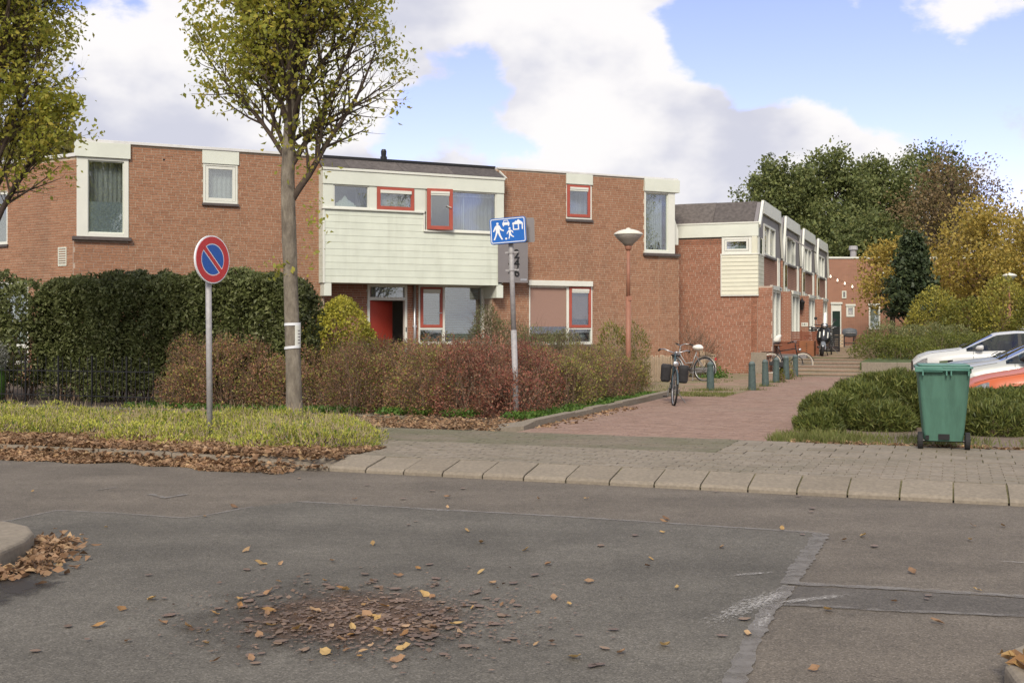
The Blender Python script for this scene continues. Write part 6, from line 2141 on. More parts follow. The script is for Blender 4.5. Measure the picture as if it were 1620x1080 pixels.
# ------------------------------------------------------------------ foliage machinery
def nrmv(a):
    return a / np.maximum(np.linalg.norm(a, axis=1, keepdims=True), 1e-9)
def mesh_np(name, verts, quads, m):
    me = bpy.data.meshes.new(name)
    nv, nf = len(verts), len(quads)
    k = quads.shape[1]
    me.vertices.add(nv)
    me.vertices.foreach_set('co', np.asarray(verts, dtype=np.float32).ravel())
    me.loops.add(nf * k)
    me.loops.foreach_set('vertex_index', np.asarray(quads, dtype=np.int32).ravel())
    me.polygons.add(nf)
    me.polygons.foreach_set('loop_start', np.arange(0, nf * k, k, dtype=np.int32))
    me.polygons.foreach_set('loop_total', np.full(nf, k, dtype=np.int32))
    me.materials.append(m)
    me.update(calc_edges=True)
    return me
def link(name, me, parent=None, loc=(0, 0, 0)):
    o_ = bpy.data.objects.new(name, me)
    COL.objects.link(o_)
    o_.parent = parent
    o_.location = loc
    return o_
def leaves(pos, axis, ln, wd, m, name='leaves', spread=.8, fold=.25, rng=RNG, flat=0.0):
    n = len(pos)
    a = nrmv(axis + rng.normal(0, spread, (n, 3)))
    if flat:
        a[:, 2] *= (1 - flat)
        a = nrmv(a)
    ref = rng.normal(0, 1, (n, 3))
    if flat:
        ref[:, 2] *= (1 - flat)
    b = nrmv(np.cross(np.cross(a, ref), a) if flat else np.cross(a, ref))
    c = np.cross(a, b)
    L = (ln * rng.uniform(.5, 1.35, n))[:, None]
    Wd = L * wd
    v = np.empty((n, 4, 3))
    v[:, 0] = pos - a * L * .5
    v[:, 1] = pos + b * Wd * .5 + c * Wd * fold - a * L * .06
    v[:, 2] = pos + a * L * .5 - c * Wd * fold * rng.uniform(-1, 1, (n, 1))
    v[:, 3] = pos - b * Wd * .5 + c * Wd * fold - a * L * .06
    q = np.arange(n * 4).reshape(n, 4)
    return mesh_np(name, v.reshape(-1, 3), q, m)
def sticks(p0, p1, r0, r1, m, name='twigs'):
    n = len(p0)
    t = nrmv(p1 - p0)
    ref = np.where(np.abs(t[:, 2:3]) < .9, np.array([[0, 0, 1.0]]), np.array([[1.0, 0, 0]]))
    a = nrmv(np.cross(t, ref))
    b = np.cross(t, a)
    v = np.empty((n, 6, 3))
    for k in range(3):
        w = 2 * math.pi * k / 3
        d = a * math.cos(w) + b * math.sin(w)
        v[:, k] = p0 + d * np.reshape(r0, (-1, 1))
        v[:, 3 + k] = p1 + d * np.reshape(r1, (-1, 1))
    base = (np.arange(n) * 6)[:, None]
    q = np.concatenate([base + np.array([[k, (k + 1) % 3, 3 + (k + 1) % 3, 3 + k]]) for k in range(3)], axis=0)
    return mesh_np(name, v.reshape(-1, 3), q, m)
def lump(d, seed, amp):
    r = np.random.default_rng(seed)
    f = np.zeros(len(d))
    for k in range(7):
        w = r.normal(0, 1, 3) * (1.5 + 1.3 * k)
        f += np.sin(d @ w + r.uniform(0, 6.28)) / (1 + .55 * k)
    return 1 + amp * f / 2.2
def blob_points(blobs, n, seed, lo=.70, hi=1.03, amp=.10, zmin=None, power=.45):
    r = np.random.default_rng(seed)
    ar = np.array([(b[3] * b[4] + b[3] * b[5] + b[4] * b[5]) for b in blobs])
    cnt = np.maximum(1, (n * ar / ar.sum()).astype(int))
    P_, N_ = [], []
    for i, b in enumerate(blobs):
        m_ = int(cnt[i] * 1.5)
        d = nrmv(r.normal(0, 1, (m_, 3)))
        rad = lo + (hi - lo) * r.uniform(0, 1, m_) ** power
        sc_ = np.array(b[3:6])
        nn = nrmv(d / sc_)
        p = np.array(b[:3]) + d * sc_ * (rad * lump(d + i, seed + i, amp))[:, None]
        keep = np.ones(m_, bool)
        for j, c in enumerate(blobs):
            if j != i:
                e = (p - np.array(c[:3])) / np.array(c[3:6])
                keep &= (e * e).sum(1) > .55
        if zmin is not None:
            keep &= p[:, 2] > zmin
        p, nn = p[keep][:cnt[i]], nn[keep][:cnt[i]]
        P_.append(p)
        N_.append(nn)
    return np.concatenate(P_), np.concatenate(N_)
def shrub(name, label, cat, blobs, n, ln, wd, m, seed, group=None, up=.4, spread=.8, amp=.10, lo=.70, hi=1.03, zmin=.08, twigs=0, twigm=None, twl=.25, fold=.25, second=None):
    """blobs in world coordinates; root stands on the ground under the first blob"""
    base = Vector((blobs[0][0], blobs[0][1], zmin))
    root = thing(name, label, cat, base, 0, group)
    bl_ = [(b[0] - base.x, b[1] - base.y, b[2] - base.z) + tuple(b[3:6]) for b in blobs]
    r = np.random.default_rng(seed + 77)
    p, nn = blob_points(bl_, n, seed, lo, hi, amp, 0.0)
    den = lump(p * 2.3, seed + 9, 1.0)
    kp = r.uniform(0, 1, len(p)) < np.clip(.35 + .9 * (den - .35), .25, 1.0)
    p, nn = p[kp], nn[kp]
    ax = nn * .6 + np.array([[0, 0, up]])
    if second:
        m2, frac, ln2 = second
        pick = r.uniform(0, 1, len(p)) < frac
        link('foliage', leaves(p[pick], ax[pick], ln2, wd, m2, 'foliage', spread, fold, r), root)
        p, nn, ax = p[~pick], nn[~pick], ax[~pick]
    link('foliage', leaves(p, ax, ln, wd, m, 'foliage', spread, fold, r), root)
    # stems from the foot into the crown
    k = max(24, min(160, int(n / 120)))
    idx = r.integers(0, len(p), k)
    tip = p[idx] * np.array([[.93, .93, .95]])
    bi = r.integers(0, len(bl_), k)
    foot = np.array([[bl_[j][0], bl_[j][1], 0] for j in bi])
    dj = np.array([[bl_[j][0], bl_[j][1], bl_[j][2]] for j in bi])
    best = np.argmin(((tip[:, None, :] - np.array([b[:3] for b in bl_])[None]) ** 2).sum(2), axis=1)
    foot = np.array([[bl_[j][0], bl_[j][1], 0] for j in best]) + r.normal(0, .08, (k, 3)) * np.array([[1, 1, 0]])
    sm_ = sticks(foot, tip, np.full(k, .012), np.full(k, .004), twigm or M['twig'], 'stems')
    link('stems', sm_, root)['kind'] = 'stuff'
    if twigs:
        idx = r.integers(0, len(p), twigs)
        a = nrmv(nn[idx] * .8 + np.array([[0, 0, .7]]) + r.normal(0, .45, (twigs, 3)))
        L_ = (twl * r.uniform(.4, 1.2, twigs))[:, None]
        p0 = p[idx] - a * L_ * .5
        link('twigs', sticks(p0, p0 + a * L_, np.full(twigs, .0035), np.full(twigs, .0015), twigm or M['twig'], 'twigs'), root)['kind'] = 'stuff'
    return root

LM = {}
LM['laurel'] = leafmat('laurel_leaf', [(.075, .09, .03), (.11, .13, .042), (.15, .17, .058), (.09, .11, .036), (.20, .21, .09), (.10, .125, .04)], .25, .5, .35)
LM['berb'] = leafmat('berberis_leaf', [(.31, .15, .09), (.25, .13, .075), (.38, .20, .13), (.21, .13, .065), (.32, .20, .105), (.37, .145, .095), (.29, .21, .09)], .3)
LM['berb_g'] = leafmat('berberis_green_leaf', [(.22, .235, .05), (.28, .28, .06), (.34, .32, .07), (.18, .19, .05), (.40, .36, .08)], .3)
LM['berb_r'] = leafmat('berberis_red_leaf', [(.30, .10, .07), (.23, .08, .06), (.34, .13, .085), (.18, .085, .06)], .3)
LM['loni'] = leafmat('groundcover_leaf', [(.28, .31, .05), (.40, .41, .07), (.50, .48, .09), (.21, .26, .045), (.56, .54, .11), (.35, .38, .06)], .35)
LM['euon'] = leafmat('euonymus_leaf', [(.30, .29, .04), (.46, .42, .06), (.58, .52, .08), (.20, .22, .035), (.54, .48, .07)], .3)
LM['olive'] = leafmat('olive_shrub_leaf', [(.14, .16, .06), (.20, .21, .08), (.26, .26, .11), (.11, .13, .045), (.30, .29, .14)], .35)
LM['fors'] = leafmat('forsythia_leaf', [(.13, .15, .03), (.20, .20, .04), (.27, .25, .045), (.10, .12, .03)], .35)
LM['jun'] = leafmat('juniper_sprig', [(.075, .10, .024), (.11, .138, .032), (.15, .172, .04), (.05, .07, .018), (.20, .20, .05), (.09, .115, .026)], .2)
LM['grass'] = leafmat('grass_blade', [(.10, .13, .03), (.15, .18, .045), (.22, .22, .07), (.09, .11, .025), (.26, .23, .10)], .35)
LM['weed'] = leafmat('weed_leaf', [(.06, .13, .02), (.09, .18, .03), (.13, .21, .035), (.05, .10, .018)], .35)
LM['tree'] = leafmat('hornbeam_leaf', [(.34, .37, .07), (.44, .45, .08), (.28, .31, .06), (.58, .52, .10), (.38, .41, .07), (.60, .49, .09), (.33, .35, .07), (.40, .42, .075)], .6)
LM['oak'] = leafmat('oak_leaf', [(.11, .14, .048), (.15, .18, .06), (.195, .22, .07), (.09, .115, .038), (.25, .255, .085)], .3)
LM['brownt'] = leafmat('brown_tree_leaf', [(.18, .125, .065), (.23, .16, .08), (.14, .105, .05), (.27, .19, .085), (.16, .135, .055)], .3)
LM['yellowt'] = leafmat('yellow_tree_leaf', [(.38, .28, .06), (.46, .34, .075), (.32, .25, .055), (.54, .40, .09), (.26, .23, .055), (.42, .27, .06)], .35)
LM['yellowg'] = leafmat('yellow_green_leaf', [(.24, .23, .045), (.33, .30, .055), (.42, .36, .065), (.17, .19, .04)], .35)
LM['conif'] = leafmat('conifer_sprig', [(.032, .05, .022), (.048, .07, .03), (.068, .09, .036), (.026, .042, .018), (.09, .11, .04)], .15)
LM['hedge2'] = leafmat('spirea_leaf', [(.09, .11, .025), (.13, .15, .03), (.18, .19, .035), (.07, .09, .022), (.22, .22, .04)], .3)
LM['willow'] = leafmat('willow_leaf', [(.22, .20, .05), (.30, .27, .08), (.17, .16, .04), (.34, .30, .11)], .4)
LM['litter'] = leafmat('dead_leaf', [(.26, .15, .08), (.34, .21, .12), (.21, .12, .065), (.42, .29, .18), (.30, .18, .095), (.15, .09, .055), (.38, .24, .14), (.46, .32, .17)], .2, .7, .25)
LM['litter_y'] = leafmat('yellow_dead_leaf', [(.40, .25, .09), (.46, .32, .14), (.33, .19, .07), (.26, .14, .06), (.42, .28, .12), (.20, .11, .055)], .2, .65, .3)
LM['litter_f'] = leafmat('flat_wet_leaf', [(.19, .125, .09), (.155, .105, .08), (.22, .15, .105), (.135, .092, .07), (.24, .16, .10)], .1, .5, .4)

# ------------------------------------------------------------------ trees
def tree(name, label, loc, spec, seed, leafm, group=None, bark=None, nleaf=8, leaf=.075, wd=.6):
    """spec: trunk points [(x,y,z,r)], limbs function -> list of (start, dir, length, radius)"""
    r = random.Random(seed)
    rg = np.random.default_rng(seed)
    root = thing(name, label, 'tree', loc, 0, group)
    tr = spec['trunk']
    MB().tube([Vector(p[:3]) for p in tr], [p[3] for p in tr], 16).build('trunk', bark or M['bark'], root, smooth=True)
    limbs_big, limbs = MB(), MB()
    tips = []
    def branch(p, d, L, rad, lvl):
        n = max(3, int(L / .22))
        pts, rs = [p.copy()], [rad]
        d = d.normalized()
        for i in range(n):
            d = (d + Vector((r.gauss(0, .07), r.gauss(0, .07), r.gauss(0, .05) + spec.get('up', .05)))).normalized()
            p = p + d * (L / n)
            pts.append(p.copy())
            rs.append(rad * (1 - .80 * (i + 1) / n))
            f = (i + 1) / n
            if lvl < spec.get('levels', 2) and f > spec.get('bare', .18):
                k = spec['kids'][lvl]
                for _ in range(k if r.random() < .8 else k - 1):
                    ax = d.orthogonal().normalized()
                    q_ = Matrix.Rotation(r.uniform(0, 6.28), 3, d) @ ax
                    dd = (d * math.cos(R(spec['ang'][lvl])) + q_ * math.sin(R(spec['ang'][lvl]))).normalized()
                    branch(p, dd, L * spec['ratio'][lvl] * (1 - .45 * f) * r.uniform(.7, 1.2), rs[-1] * .6, lvl + 1)
            if lvl >= 1:
                tips.append((p.copy(), d.copy()))
        (limbs_big if lvl == 0 else limbs).tube(pts, rs, 7 if lvl == 0 else (4 if lvl == 1 else 3), cap=False)
    for st, dd, L, rad in spec['limbs'](r):
        branch(Vector(st), Vector(dd), L, rad, 0)
    if limbs_big.f:
        limbs_big.build('limbs', M['bark'] if spec.get('paleLimb') else M['bark_dark'], root, smooth=True)
    if limbs.f:
        limbs.build('branches', M['bark_dark'], root)
    P_ = np.array([t[0] for t in tips])
    D_ = np.array([t[1] for t in tips])
    wgt = np.clip((lump(P_ * 1.1, seed + 5, 1.0) - .2), .12, None)
    wgt /= wgt.sum()
    idx = rg.choice(len(P_), int(nleaf * len(P_)), p=wgt)
    pos = P_[idx] + rg.normal(0, spec.get('scatter', .08), (len(idx), 3))
    for (ex, ey, ez, sp_, cnt) in spec.get('extra', ()):
        ep = np.array([[ex, ey, ez]]) + rg.normal(0, 1, (cnt, 3)) * np.array([sp_])
        pos = np.concatenate([pos, ep])
        D_ = np.concatenate([D_, rg.normal(0, 1, (1, 3))])
        idx = np.concatenate([idx, np.full(cnt, len(D_) - 1)])
    ax = D_[idx] * .4 + np.array([[0, 0, -.35]])
    link('crown', leaves(pos, ax, leaf, wd, leafm, 'crown', .7, .2, rg), root)
    return root
# street tree in the bed
dT = 16.6
tb = P(466, 523, dT)
def tx_(px):
    return (px - 466) / FPX * dT
def tz_(py):
    return CAM_H + (HOR - py) / FPX * dT
trunk = [(0, 0, 0, .155), (0, 0, .12, .130), (-.01, 0, .5, .116), (-.02, .01, .9, .113), (-.03, 0, 1.2, .110), (-.045, .0, 1.7, .107), (-.06, 0, 2.2, .103), (-.08, .01, 2.7, .108), (-.09, 0, 3.1, .105), (-.10, 0, 3.6, .100), (-.08, .02, 4.2, .092), (-.03, .02, 5.0, .075), (.0, .0, 6.0, .055), (.05, .0, 7.2, .035), (.05, 0, 8.6, .015)]
def limbs_main(r):
    o_ = [((-.06, 0, 3.25), (.55, -.1, .95), 2.6, .055), ((-.1, 0, 3.85), (-.75, .1, .85), 2.2, .04), ((-.09, 0, 4.1), (.85, .25, .62), 1.9, .036)]
    for k in range(30):
        z = 3.75 + 3.2 * (k / 30) ** .9
        a = k * 2.4 + r.uniform(-.3, .3)
        til = R(r.uniform(20, 42))
        o_.append(((-.06 + .03 * (z - 4), 0, z), (math.cos(a) * math.sin(til), math.sin(a) * math.sin(til), math.cos(til)), r.uniform(2.0, 2.9) * (1.0 if z < 6 else .8), r.uniform(.034, .05)))
    return o_
M['bark_dark'] = M['bark_dark']
tree('street_tree', 'slim hornbeam street tree with yellowing leaves growing in the planting bed', (tb.x, tb.y, .08),
     dict(trunk=trunk, limbs=limbs_main, kids=(2, 2), ratio=(.48, .5), ang=(38, 42), levels=2, up=.06, bare=.14, scatter=.06, paleLimb=False,
          extra=[(-.22, -.05, 2.28, (.14, .10, .09), 55), (.28, 0, 3.05, (.10, .1, .35), 60), (.18, -.05, 3.75, (.16, .1, .12), 50), (-.05, -.1, 4.3, (.2, .15, .25), 120)]),
     5, LM['tree'], 'street trees', nleaf=2.3, leaf=.08)
# notice taped to the trunk
nt_ = thing('paper_notice', 'white paper notice taped round the trunk of the street tree', 'notice', (tb.x - .03, tb.y, 1.1), 0)
def wrap(z0, z1, a0_, a1_, rad, nm, m, par, n=14, sk=0.0):
    vs, fs = [], []
    for i in range(n + 1):
        a = R(a0_ + (a1_ - a0_) * i / n)
        for z in (z0, z1):
            vs.append((rad * math.cos(a), rad * math.sin(a), z + sk * i / n))
        if i:
            fs.append((2 * i - 2, 2 * i, 2 * i + 1, 2 * i - 1))
    return MB().add(vs, fs).build(nm, m, par, smooth=True)
pz0, pz1 = tz_(552) - 1.1, tz_(512) - 1.1
pp_ = wrap(pz0 + .015, pz1, -62, 40, .119, 'paper', M['white2'], nt_)
wrap(pz1 - .03, pz1 + .008, 190, 360, .1195, 'tape', M['sign_white'], nt_, sk=.01)
wrap(pz0 - .008, pz0 + .03, 190, 330, .1195, 'tape', M['sign_white'], nt_, sk=.03)
for k in range(5):
    wrap(pz0 + .08 + k * .045, pz0 + .095 + k * .045, -40, -12, .1198, 'text_line', M['greypanel'], pp_, 4)
# left tree, its trunk just outside the picture
dL = 17.5
tl = P(-26, 523, dL)
trunk = [(0, 0, 0, .17), (0, 0, .5, .13), (0, 0, 2.0, .115), (.05, 0, 3.2, .105), (.06, 0, 4.2, .085), (.05, 0, 5.5, .06), (0, 0, 7.5, .025)]
def limbs_left(r):
    o_ = [((.03, 0, 2.7), (.45, 0, .9), 2.2, .05)]
    for k in range(34):
        z = 2.9 + 3.6 * (k / 34) ** .9
        a = k * 2.4 + r.uniform(-.3, .3)
        til = R(r.uniform(24, 44))
        o_.append(((.05, 0, z), (math.cos(a) * math.sin(til), math.sin(a) * math.sin(til), math.cos(til)), r.uniform(2.0, 2.8), r.uniform(.028, .042)))
    return o_
tree('street_tree', 'hornbeam street tree reaching into the picture from the left edge', (tl.x, tl.y, .08),
     dict(trunk=trunk, limbs=limbs_left, kids=(2, 2), ratio=(.48, .5), ang=(38, 42), levels=2, up=.06, bare=.14, scatter=.06), 9, LM['tree'], 'street trees', nleaf=2.3, leaf=.08)

# trees in the distance: trunk, limbs and a crown of leaf clumps
def far_tree(label, px, d, y_top, y_bot, half_px, leafm, seed, n=9000, leaf=.27, gap=.62, group='trees behind the houses', zb=.5, shape='round', name='tree'):
    c = P(px, 523, d)
    k = d / FPX
    zt, z0_ = CAM_H + (HOR - y_top) * k, CAM_H + (HOR - y_bot) * k
    hw = half_px * k
    r = random.Random(seed)
    rg = np.random.default_rng(seed)
    root = thing(name, label, 'tree', (c.x, c.y, zb), 0, group)
    z0_ -= zb
    zt -= zb
    H_ = zt - z0_
    MB().tube([(0, 0, -.2), (0, 0, z0_ + H_ * .15), (.1, 0, z0_ + H_ * .5), (.0, 0, zt - H_ * .1)], [.03 * zt, .022 * zt, .014 * zt, .004 * zt], 9).build('trunk', M['bark_dark'], root, smooth=True)
    limb = MB()
    pos, axs = [], []
    nb = 34
    for i in range(nb):
        a = i * 2.4 + r.uniform(-.4, .4)
        f = (i + .5) / nb
        zc = z0_ + H_ * (.10 + .82 * f)
        if shape == 'round':
            wr = hw * math.sqrt(max(.06, 1 - (2 * f - .85) ** 2 * .85)) * r.uniform(.55, .92)
        else:
            wr = hw * max(.05, (1 - f) ** .8) * r.uniform(.6, 1.12)
        tip = Vector((math.cos(a) * wr, math.sin(a) * wr, zc + H_ * .06))
        st = Vector((0, 0, max(z0_ * .6, zc - wr * .7)))
        limb.tube([st, st.lerp(tip, .5) + Vector((0, 0, .04 * H_)), tip], [.008 * zt, .005 * zt, .002 * zt], 5, cap=False)
        m_ = int(n / nb)
        if shape == 'round':
            cl = rg.normal(0, 1, (m_, 3)) * np.array([[hw * .20, hw * .20, H_ * .075]])
            nsub = 5
            sub = rg.normal(0, 1, (nsub, 3)) * np.array([[hw * .22, hw * .22, H_ * .09]])
            cl = cl * gap + sub[rg.integers(0, nsub, m_)]
        else:
            t_ = rg.uniform(.15, 1.08, (m_, 1))
            cl = rg.normal(0, 1, (m_, 3)) * np.array([[hw * .13, hw * .13, H_ * .035]]) + (t_ - 1) * np.array([[tip.x, tip.y, H_ * .02]])
        pos.append(cl + np.array([tip]))
        axs.append(nrmv(cl + np.array([[0, 0, .01]])))
    limb.build('limbs', M['bark_dark'], root)
    pos, axs = np.concatenate(pos), np.concatenate(axs)
    link('crown', leaves(pos, axs, leaf, .7, leafm, 'crown', .9, .3, rg), root)
    return root
far_tree('dark green oak left in the group behind the row houses', 1232, 92, 266, 440, 62, LM['oak'], 21, 19000)
far_tree('dark green oak second from the left behind the row houses', 1312, 95, 254, 440, 62, LM['oak'], 22, 20000)
far_tree('dark green oak third from the left behind the row houses', 1392, 97, 266, 440, 58, LM['oak'], 23, 19000)
far_tree('tallest green oak behind the thinning brown tree', 1478, 100, 250, 440, 56, LM['oak'], 24, 16000)
far_tree('low green tree filling the gap above the end wall', 1345, 88, 350, 470, 85, LM['oak'], 25, 16000)
far_tree('thinning brown autumn tree on the right', 1505, 84, 268, 440, 75, LM['brownt'], 26, 10000, leaf=.2, gap=.75)
far_tree('broad golden yellow autumn tree above the parked cars', 1560, 66, 345, 520, 92, LM['yellowt'], 27, 15000, leaf=.19, gap=.8)
far_tree('yellow autumn tree leaning over the end wall', 1412, 64, 385, 500, 48, LM['yellowt'], 28, 5500, leaf=.17, gap=.8)
far_tree('yellow-brown tree at the right edge of the picture', 1640, 60, 360, 520, 70, LM['yellowt'], 29, 9000, leaf=.18, gap=.8)
far_tree('dark conical conifer in front of the yellow trees', 1443, 56, 372, 522, 52, LM['conif'], 30, 12000, leaf=.20, shape='cone', group=None, name='conifer')
far_tree('pale willow behind the left house roof', 60, 46, 190, 330, 66, LM['willow'], 31, 7000, leaf=.2, gap=.8, group=None)

for (tx0, ty0, sd0, lab) in ((8.0, -9, 33, 'bare-branched tree across the road, mirrored in the tall left corner window'), (25, 1, 34, 'tree across the road, mirrored in the upper white storey windows'), (36, 13, 35, 'tree across the road, mirrored in the small red upper window')):
    def limbs_b(r):
        o_ = []
        for k in range(22):
            z = 2.6 + 5.0 * k / 22
            a = k * 2.4 + r.uniform(-.3, .3)
            til = R(r.uniform(30, 55))
            o_.append(((0, 0, z), (math.cos(a) * math.sin(til), math.sin(a) * math.sin(til), math.cos(til)), r.uniform(2.2, 3.4), r.uniform(.04, .06)))
        return o_
    tree('roadside_tree', lab, (tx0, ty0, 0), dict(trunk=[(0, 0, 0, .22), (0, 0, 2, .17), (.05, 0, 5, .12), (0, 0, 9, .03)], limbs=limbs_b, kids=(2, 2), ratio=(.48, .5), ang=(40, 42), levels=2, up=.03, bare=.16, scatter=.1), sd0, LM['tree'], 'trees across the road', nleaf=.45, leaf=.11)

# ------------------------------------------------------------------ hedges and shrubs
# tall dark hedge: boxy run of blobs along the fence
def run_blobs(px0, px1, n0, z0, z1, depth, step=.55, jz=.10, seed=1):
    r = random.Random(seed)
    ua_, ub_ = u_at(px0, n0), u_at(px1, n0)
    out_ = []
    k = max(2, int((ub_ - ua_) / step))
    for i in range(k + 1):
        u_ = ua_ + (ub_ - ua_) * i / k
        for zf in (0, 1):
            zc = z0 + (z1 - z0) * (.30 if zf == 0 else .68)
            p_ = un(u_, n0 + depth * .5 + r.uniform(-.08, .08), zc + r.uniform(-jz, jz))
            out_.append((p_.x, p_.y, p_.z, .52 + r.uniform(-.06, .06), depth * .55, (z1 - z0) * .36))
    return out_
def box_hedge(name, label, px0, px1, n0, depth, z0, z1, n, leaf, wd, m, seed):
    u0_, u1_ = u_at(px0, n0), u_at(px1, n0)
    W_ = u1_ - u0_
    root = thing(name, label, 'hedge', un((u0_ + u1_) / 2, n0 + depth / 2, .1), UA)
    r = np.random.default_rng(seed)
    areas = np.array([W_ * (z1 - z0), W_ * depth, depth * (z1 - z0), depth * (z1 - z0)])
    cnt = (n * areas / areas.sum()).astype(int)
    PS, NS = [], []
    for f, c_ in enumerate(cnt):
        a, b = r.uniform(-1, 1, c_), r.uniform(-1, 1, c_)
        inn = r.uniform(0, 1, c_) ** 1.7 * .42
        if f == 0:
            p = np.stack([a * W_ / 2, -depth / 2 + inn, z0 + (b + 1) / 2 * (z1 - z0)], 1); nv = (0, -1, .15)
        elif f == 1:
            p = np.stack([a * W_ / 2, b * depth / 2, z1 - inn], 1); nv = (0, 0, 1)
        else:
            s_ = -1 if f == 2 else 1
            p = np.stack([s_ * (W_ / 2 - inn), a * depth / 2, z0 + (b + 1) / 2 * (z1 - z0)], 1); nv = (s_, 0, .15)
        PS.append(p)
        NS.append(np.tile([nv], (c_, 1)).astype(float))
    c_ = int(n * .45)
    q_ = np.stack([r.uniform(-W_ / 2 + .3, W_ / 2 - .3, c_), r.uniform(-depth / 2 + .3, depth / 2, c_), r.uniform(z0 + .3, z1 - .3, c_)], 1)
    PS.append(q_)
    NS.append(r.normal(0, .02, (c_, 3)))
    p, nn = np.concatenate(PS), np.concatenate(NS)
    # rounded shoulders and a lumpy surface
    l_ = (lump(p * 1.6, seed, 1.0) - 1) * .13
    l2_ = (lump(p * 4.5, seed + 3, 1.0) - 1) * .06
    p += nn * (l_ + l2_)[:, None]
    ex = np.maximum(0, np.abs(p[:, 0]) - (W_ / 2 - .45)) / .45
    p[:, 2] -= (ex ** 2) * .38 * np.clip((p[:, 2] - z0) / (z1 - z0), 0, 1)
    ey = np.maximum(0, np.abs(p[:, 1]) - (depth / 2 - .3)) / .3
    p[:, 2] -= ey ** 2 * .14 * (p[:, 2] > z1 - .4)
    # the foot is ragged and opens up near the ground
    foot = z0 + .25 + .25 * np.sin(p[:, 0] * 1.9 + 1) + .12 * np.sin(p[:, 0] * 5.3)
    keep = (p[:, 2] > foot) | (r.uniform(0, 1, len(p)) < .35 * (p[:, 2] - z0 + .25))
    p, nn = p[keep], nn[keep]
    p[:, 2] -= .1
    link('foliage', leaves(p, nn * .7 + np.array([[0, 0, .05]]), leaf, wd, m, 'foliage', .75, .25, r), root)
    k = 90
    ft = np.stack([r.uniform(-W_ / 2 + .2, W_ / 2 - .2, k), r.uniform(-depth * .3, depth * .3, k), np.zeros(k)], 1)
    tp_ = ft + np.stack([r.normal(0, .25, k), r.normal(0, .08, k) + .12, r.uniform(.7, z1 - .6, k)], 1)
    link('stems', sticks(ft, tp_, np.full(k, .022), np.full(k, .008), M['twig'], 'stems'), root)['kind'] = 'stuff'
    return root
box_hedge('tall_hedge', 'tall dark evergreen hedge behind the iron fence', 50, 452, 7.05, 1.2, .10, 2.50, 80000, .085, .45, LM['laurel'], 41)
hb_ = run_blobs(-150, -2, 6.5, .55, 2.50, 1.5, seed=5)
shrub('evergreen_bush', 'broad dark evergreen bush at the left edge of the picture', 'shrub', hb_, 20000, .10, .5, LM['laurel'], 42, up=.1, amp=.14, lo=.75)
# yellow-green euonymus next to the porch
e1 = P(540, 523, 25.5)
shrub('yellow_shrub', 'rounded golden yellow-green shrub beside the porch', 'shrub',
      [(e1.x, e1.y, 1.25, .72, .7, .95), (e1.x - .35, e1.y, 1.0, .55, .6, .8), (e1.x + .40, e1.y + .1, .85, .45, .5, .7)], 22000, .062, .6, LM['euon'], 43, amp=.10)
# berberis hedge: shorter pieces, each a bush of its own
def bed_blobs(u0_, u1_, n0_, n1_, h0, h1, seed, k=9):
    r = random.Random(seed)
    o_ = []
    for i in range(k):
        u_ = r.uniform(u0_, u1_)
        n_ = r.uniform(n0_, n1_)
        h_ = r.uniform(h0, h1)
        p_ = un(u_, n_, h_ * .46)
        o_.append((p_.x, p_.y, p_.z, r.uniform(.32, .58), r.uniform(.32, .55), h_ * .55))
    return o_
uA, uB = u_at(258, 6.5), -.15
cuts = [uA + (uB - uA) * f for f in (0, .25, .50, .75, 1.0)]
bl_lab = ['brownish berberis shrub at the left end, in front of the tall hedge', 'red-brown berberis shrub behind the street tree', 'purple-brown berberis shrub in front of the open door', 'reddish berberis shrub behind the blue sign pole']
for i in range(4):
    nb_ = 6.95 if i == 0 else 9.2
    bb_ = bed_blobs(cuts[i] + .25, cuts[i + 1] - .1, 6.6, nb_, 1.0, 1.30, 50 + i, 15) + bed_blobs(cuts[i] + .25, cuts[i + 1] - .1, 6.4, 6.6, .70, 1.0, 60 + i, 5)
    shrub('berberis', bl_lab[i], 'shrub', bb_, 42000, .037, .6, LM['berb_r'] if i == 3 else LM['berb'], 44 + i, 'berberis shrubs in the long bed', up=.5, amp=.20, lo=.60, hi=1.12, twigs=2400, twl=.30, second=(LM['berb_g'] if i != 3 else LM['berb'], .34, .037))
# along the side street
sl_lab = ['olive green berberis spilling over the dark kerb', 'red-tipped berberis in the middle of the street side', 'yellow-green berberis at the far end of the bed, under the lamp']
for i in range(3):
    n0_ = 8.2 + i * 1.9
    bb_ = bed_blobs(-1.6, -.15, n0_, n0_ + 2.0, .85 - .03 * i, 1.12, 70 + i, 9)
    shrub('berberis', sl_lab[i], 'shrub', bb_, 21000, .037, .6, LM['berb_g'] if i != 1 else LM['berb'], 54 + i, 'berberis shrubs in the long bed', up=.5, amp=.20, lo=.60, hi=1.12, twigs=2600, twl=.32, second=(LM['berb'] if i != 1 else LM['berb_g'], .25, .036))
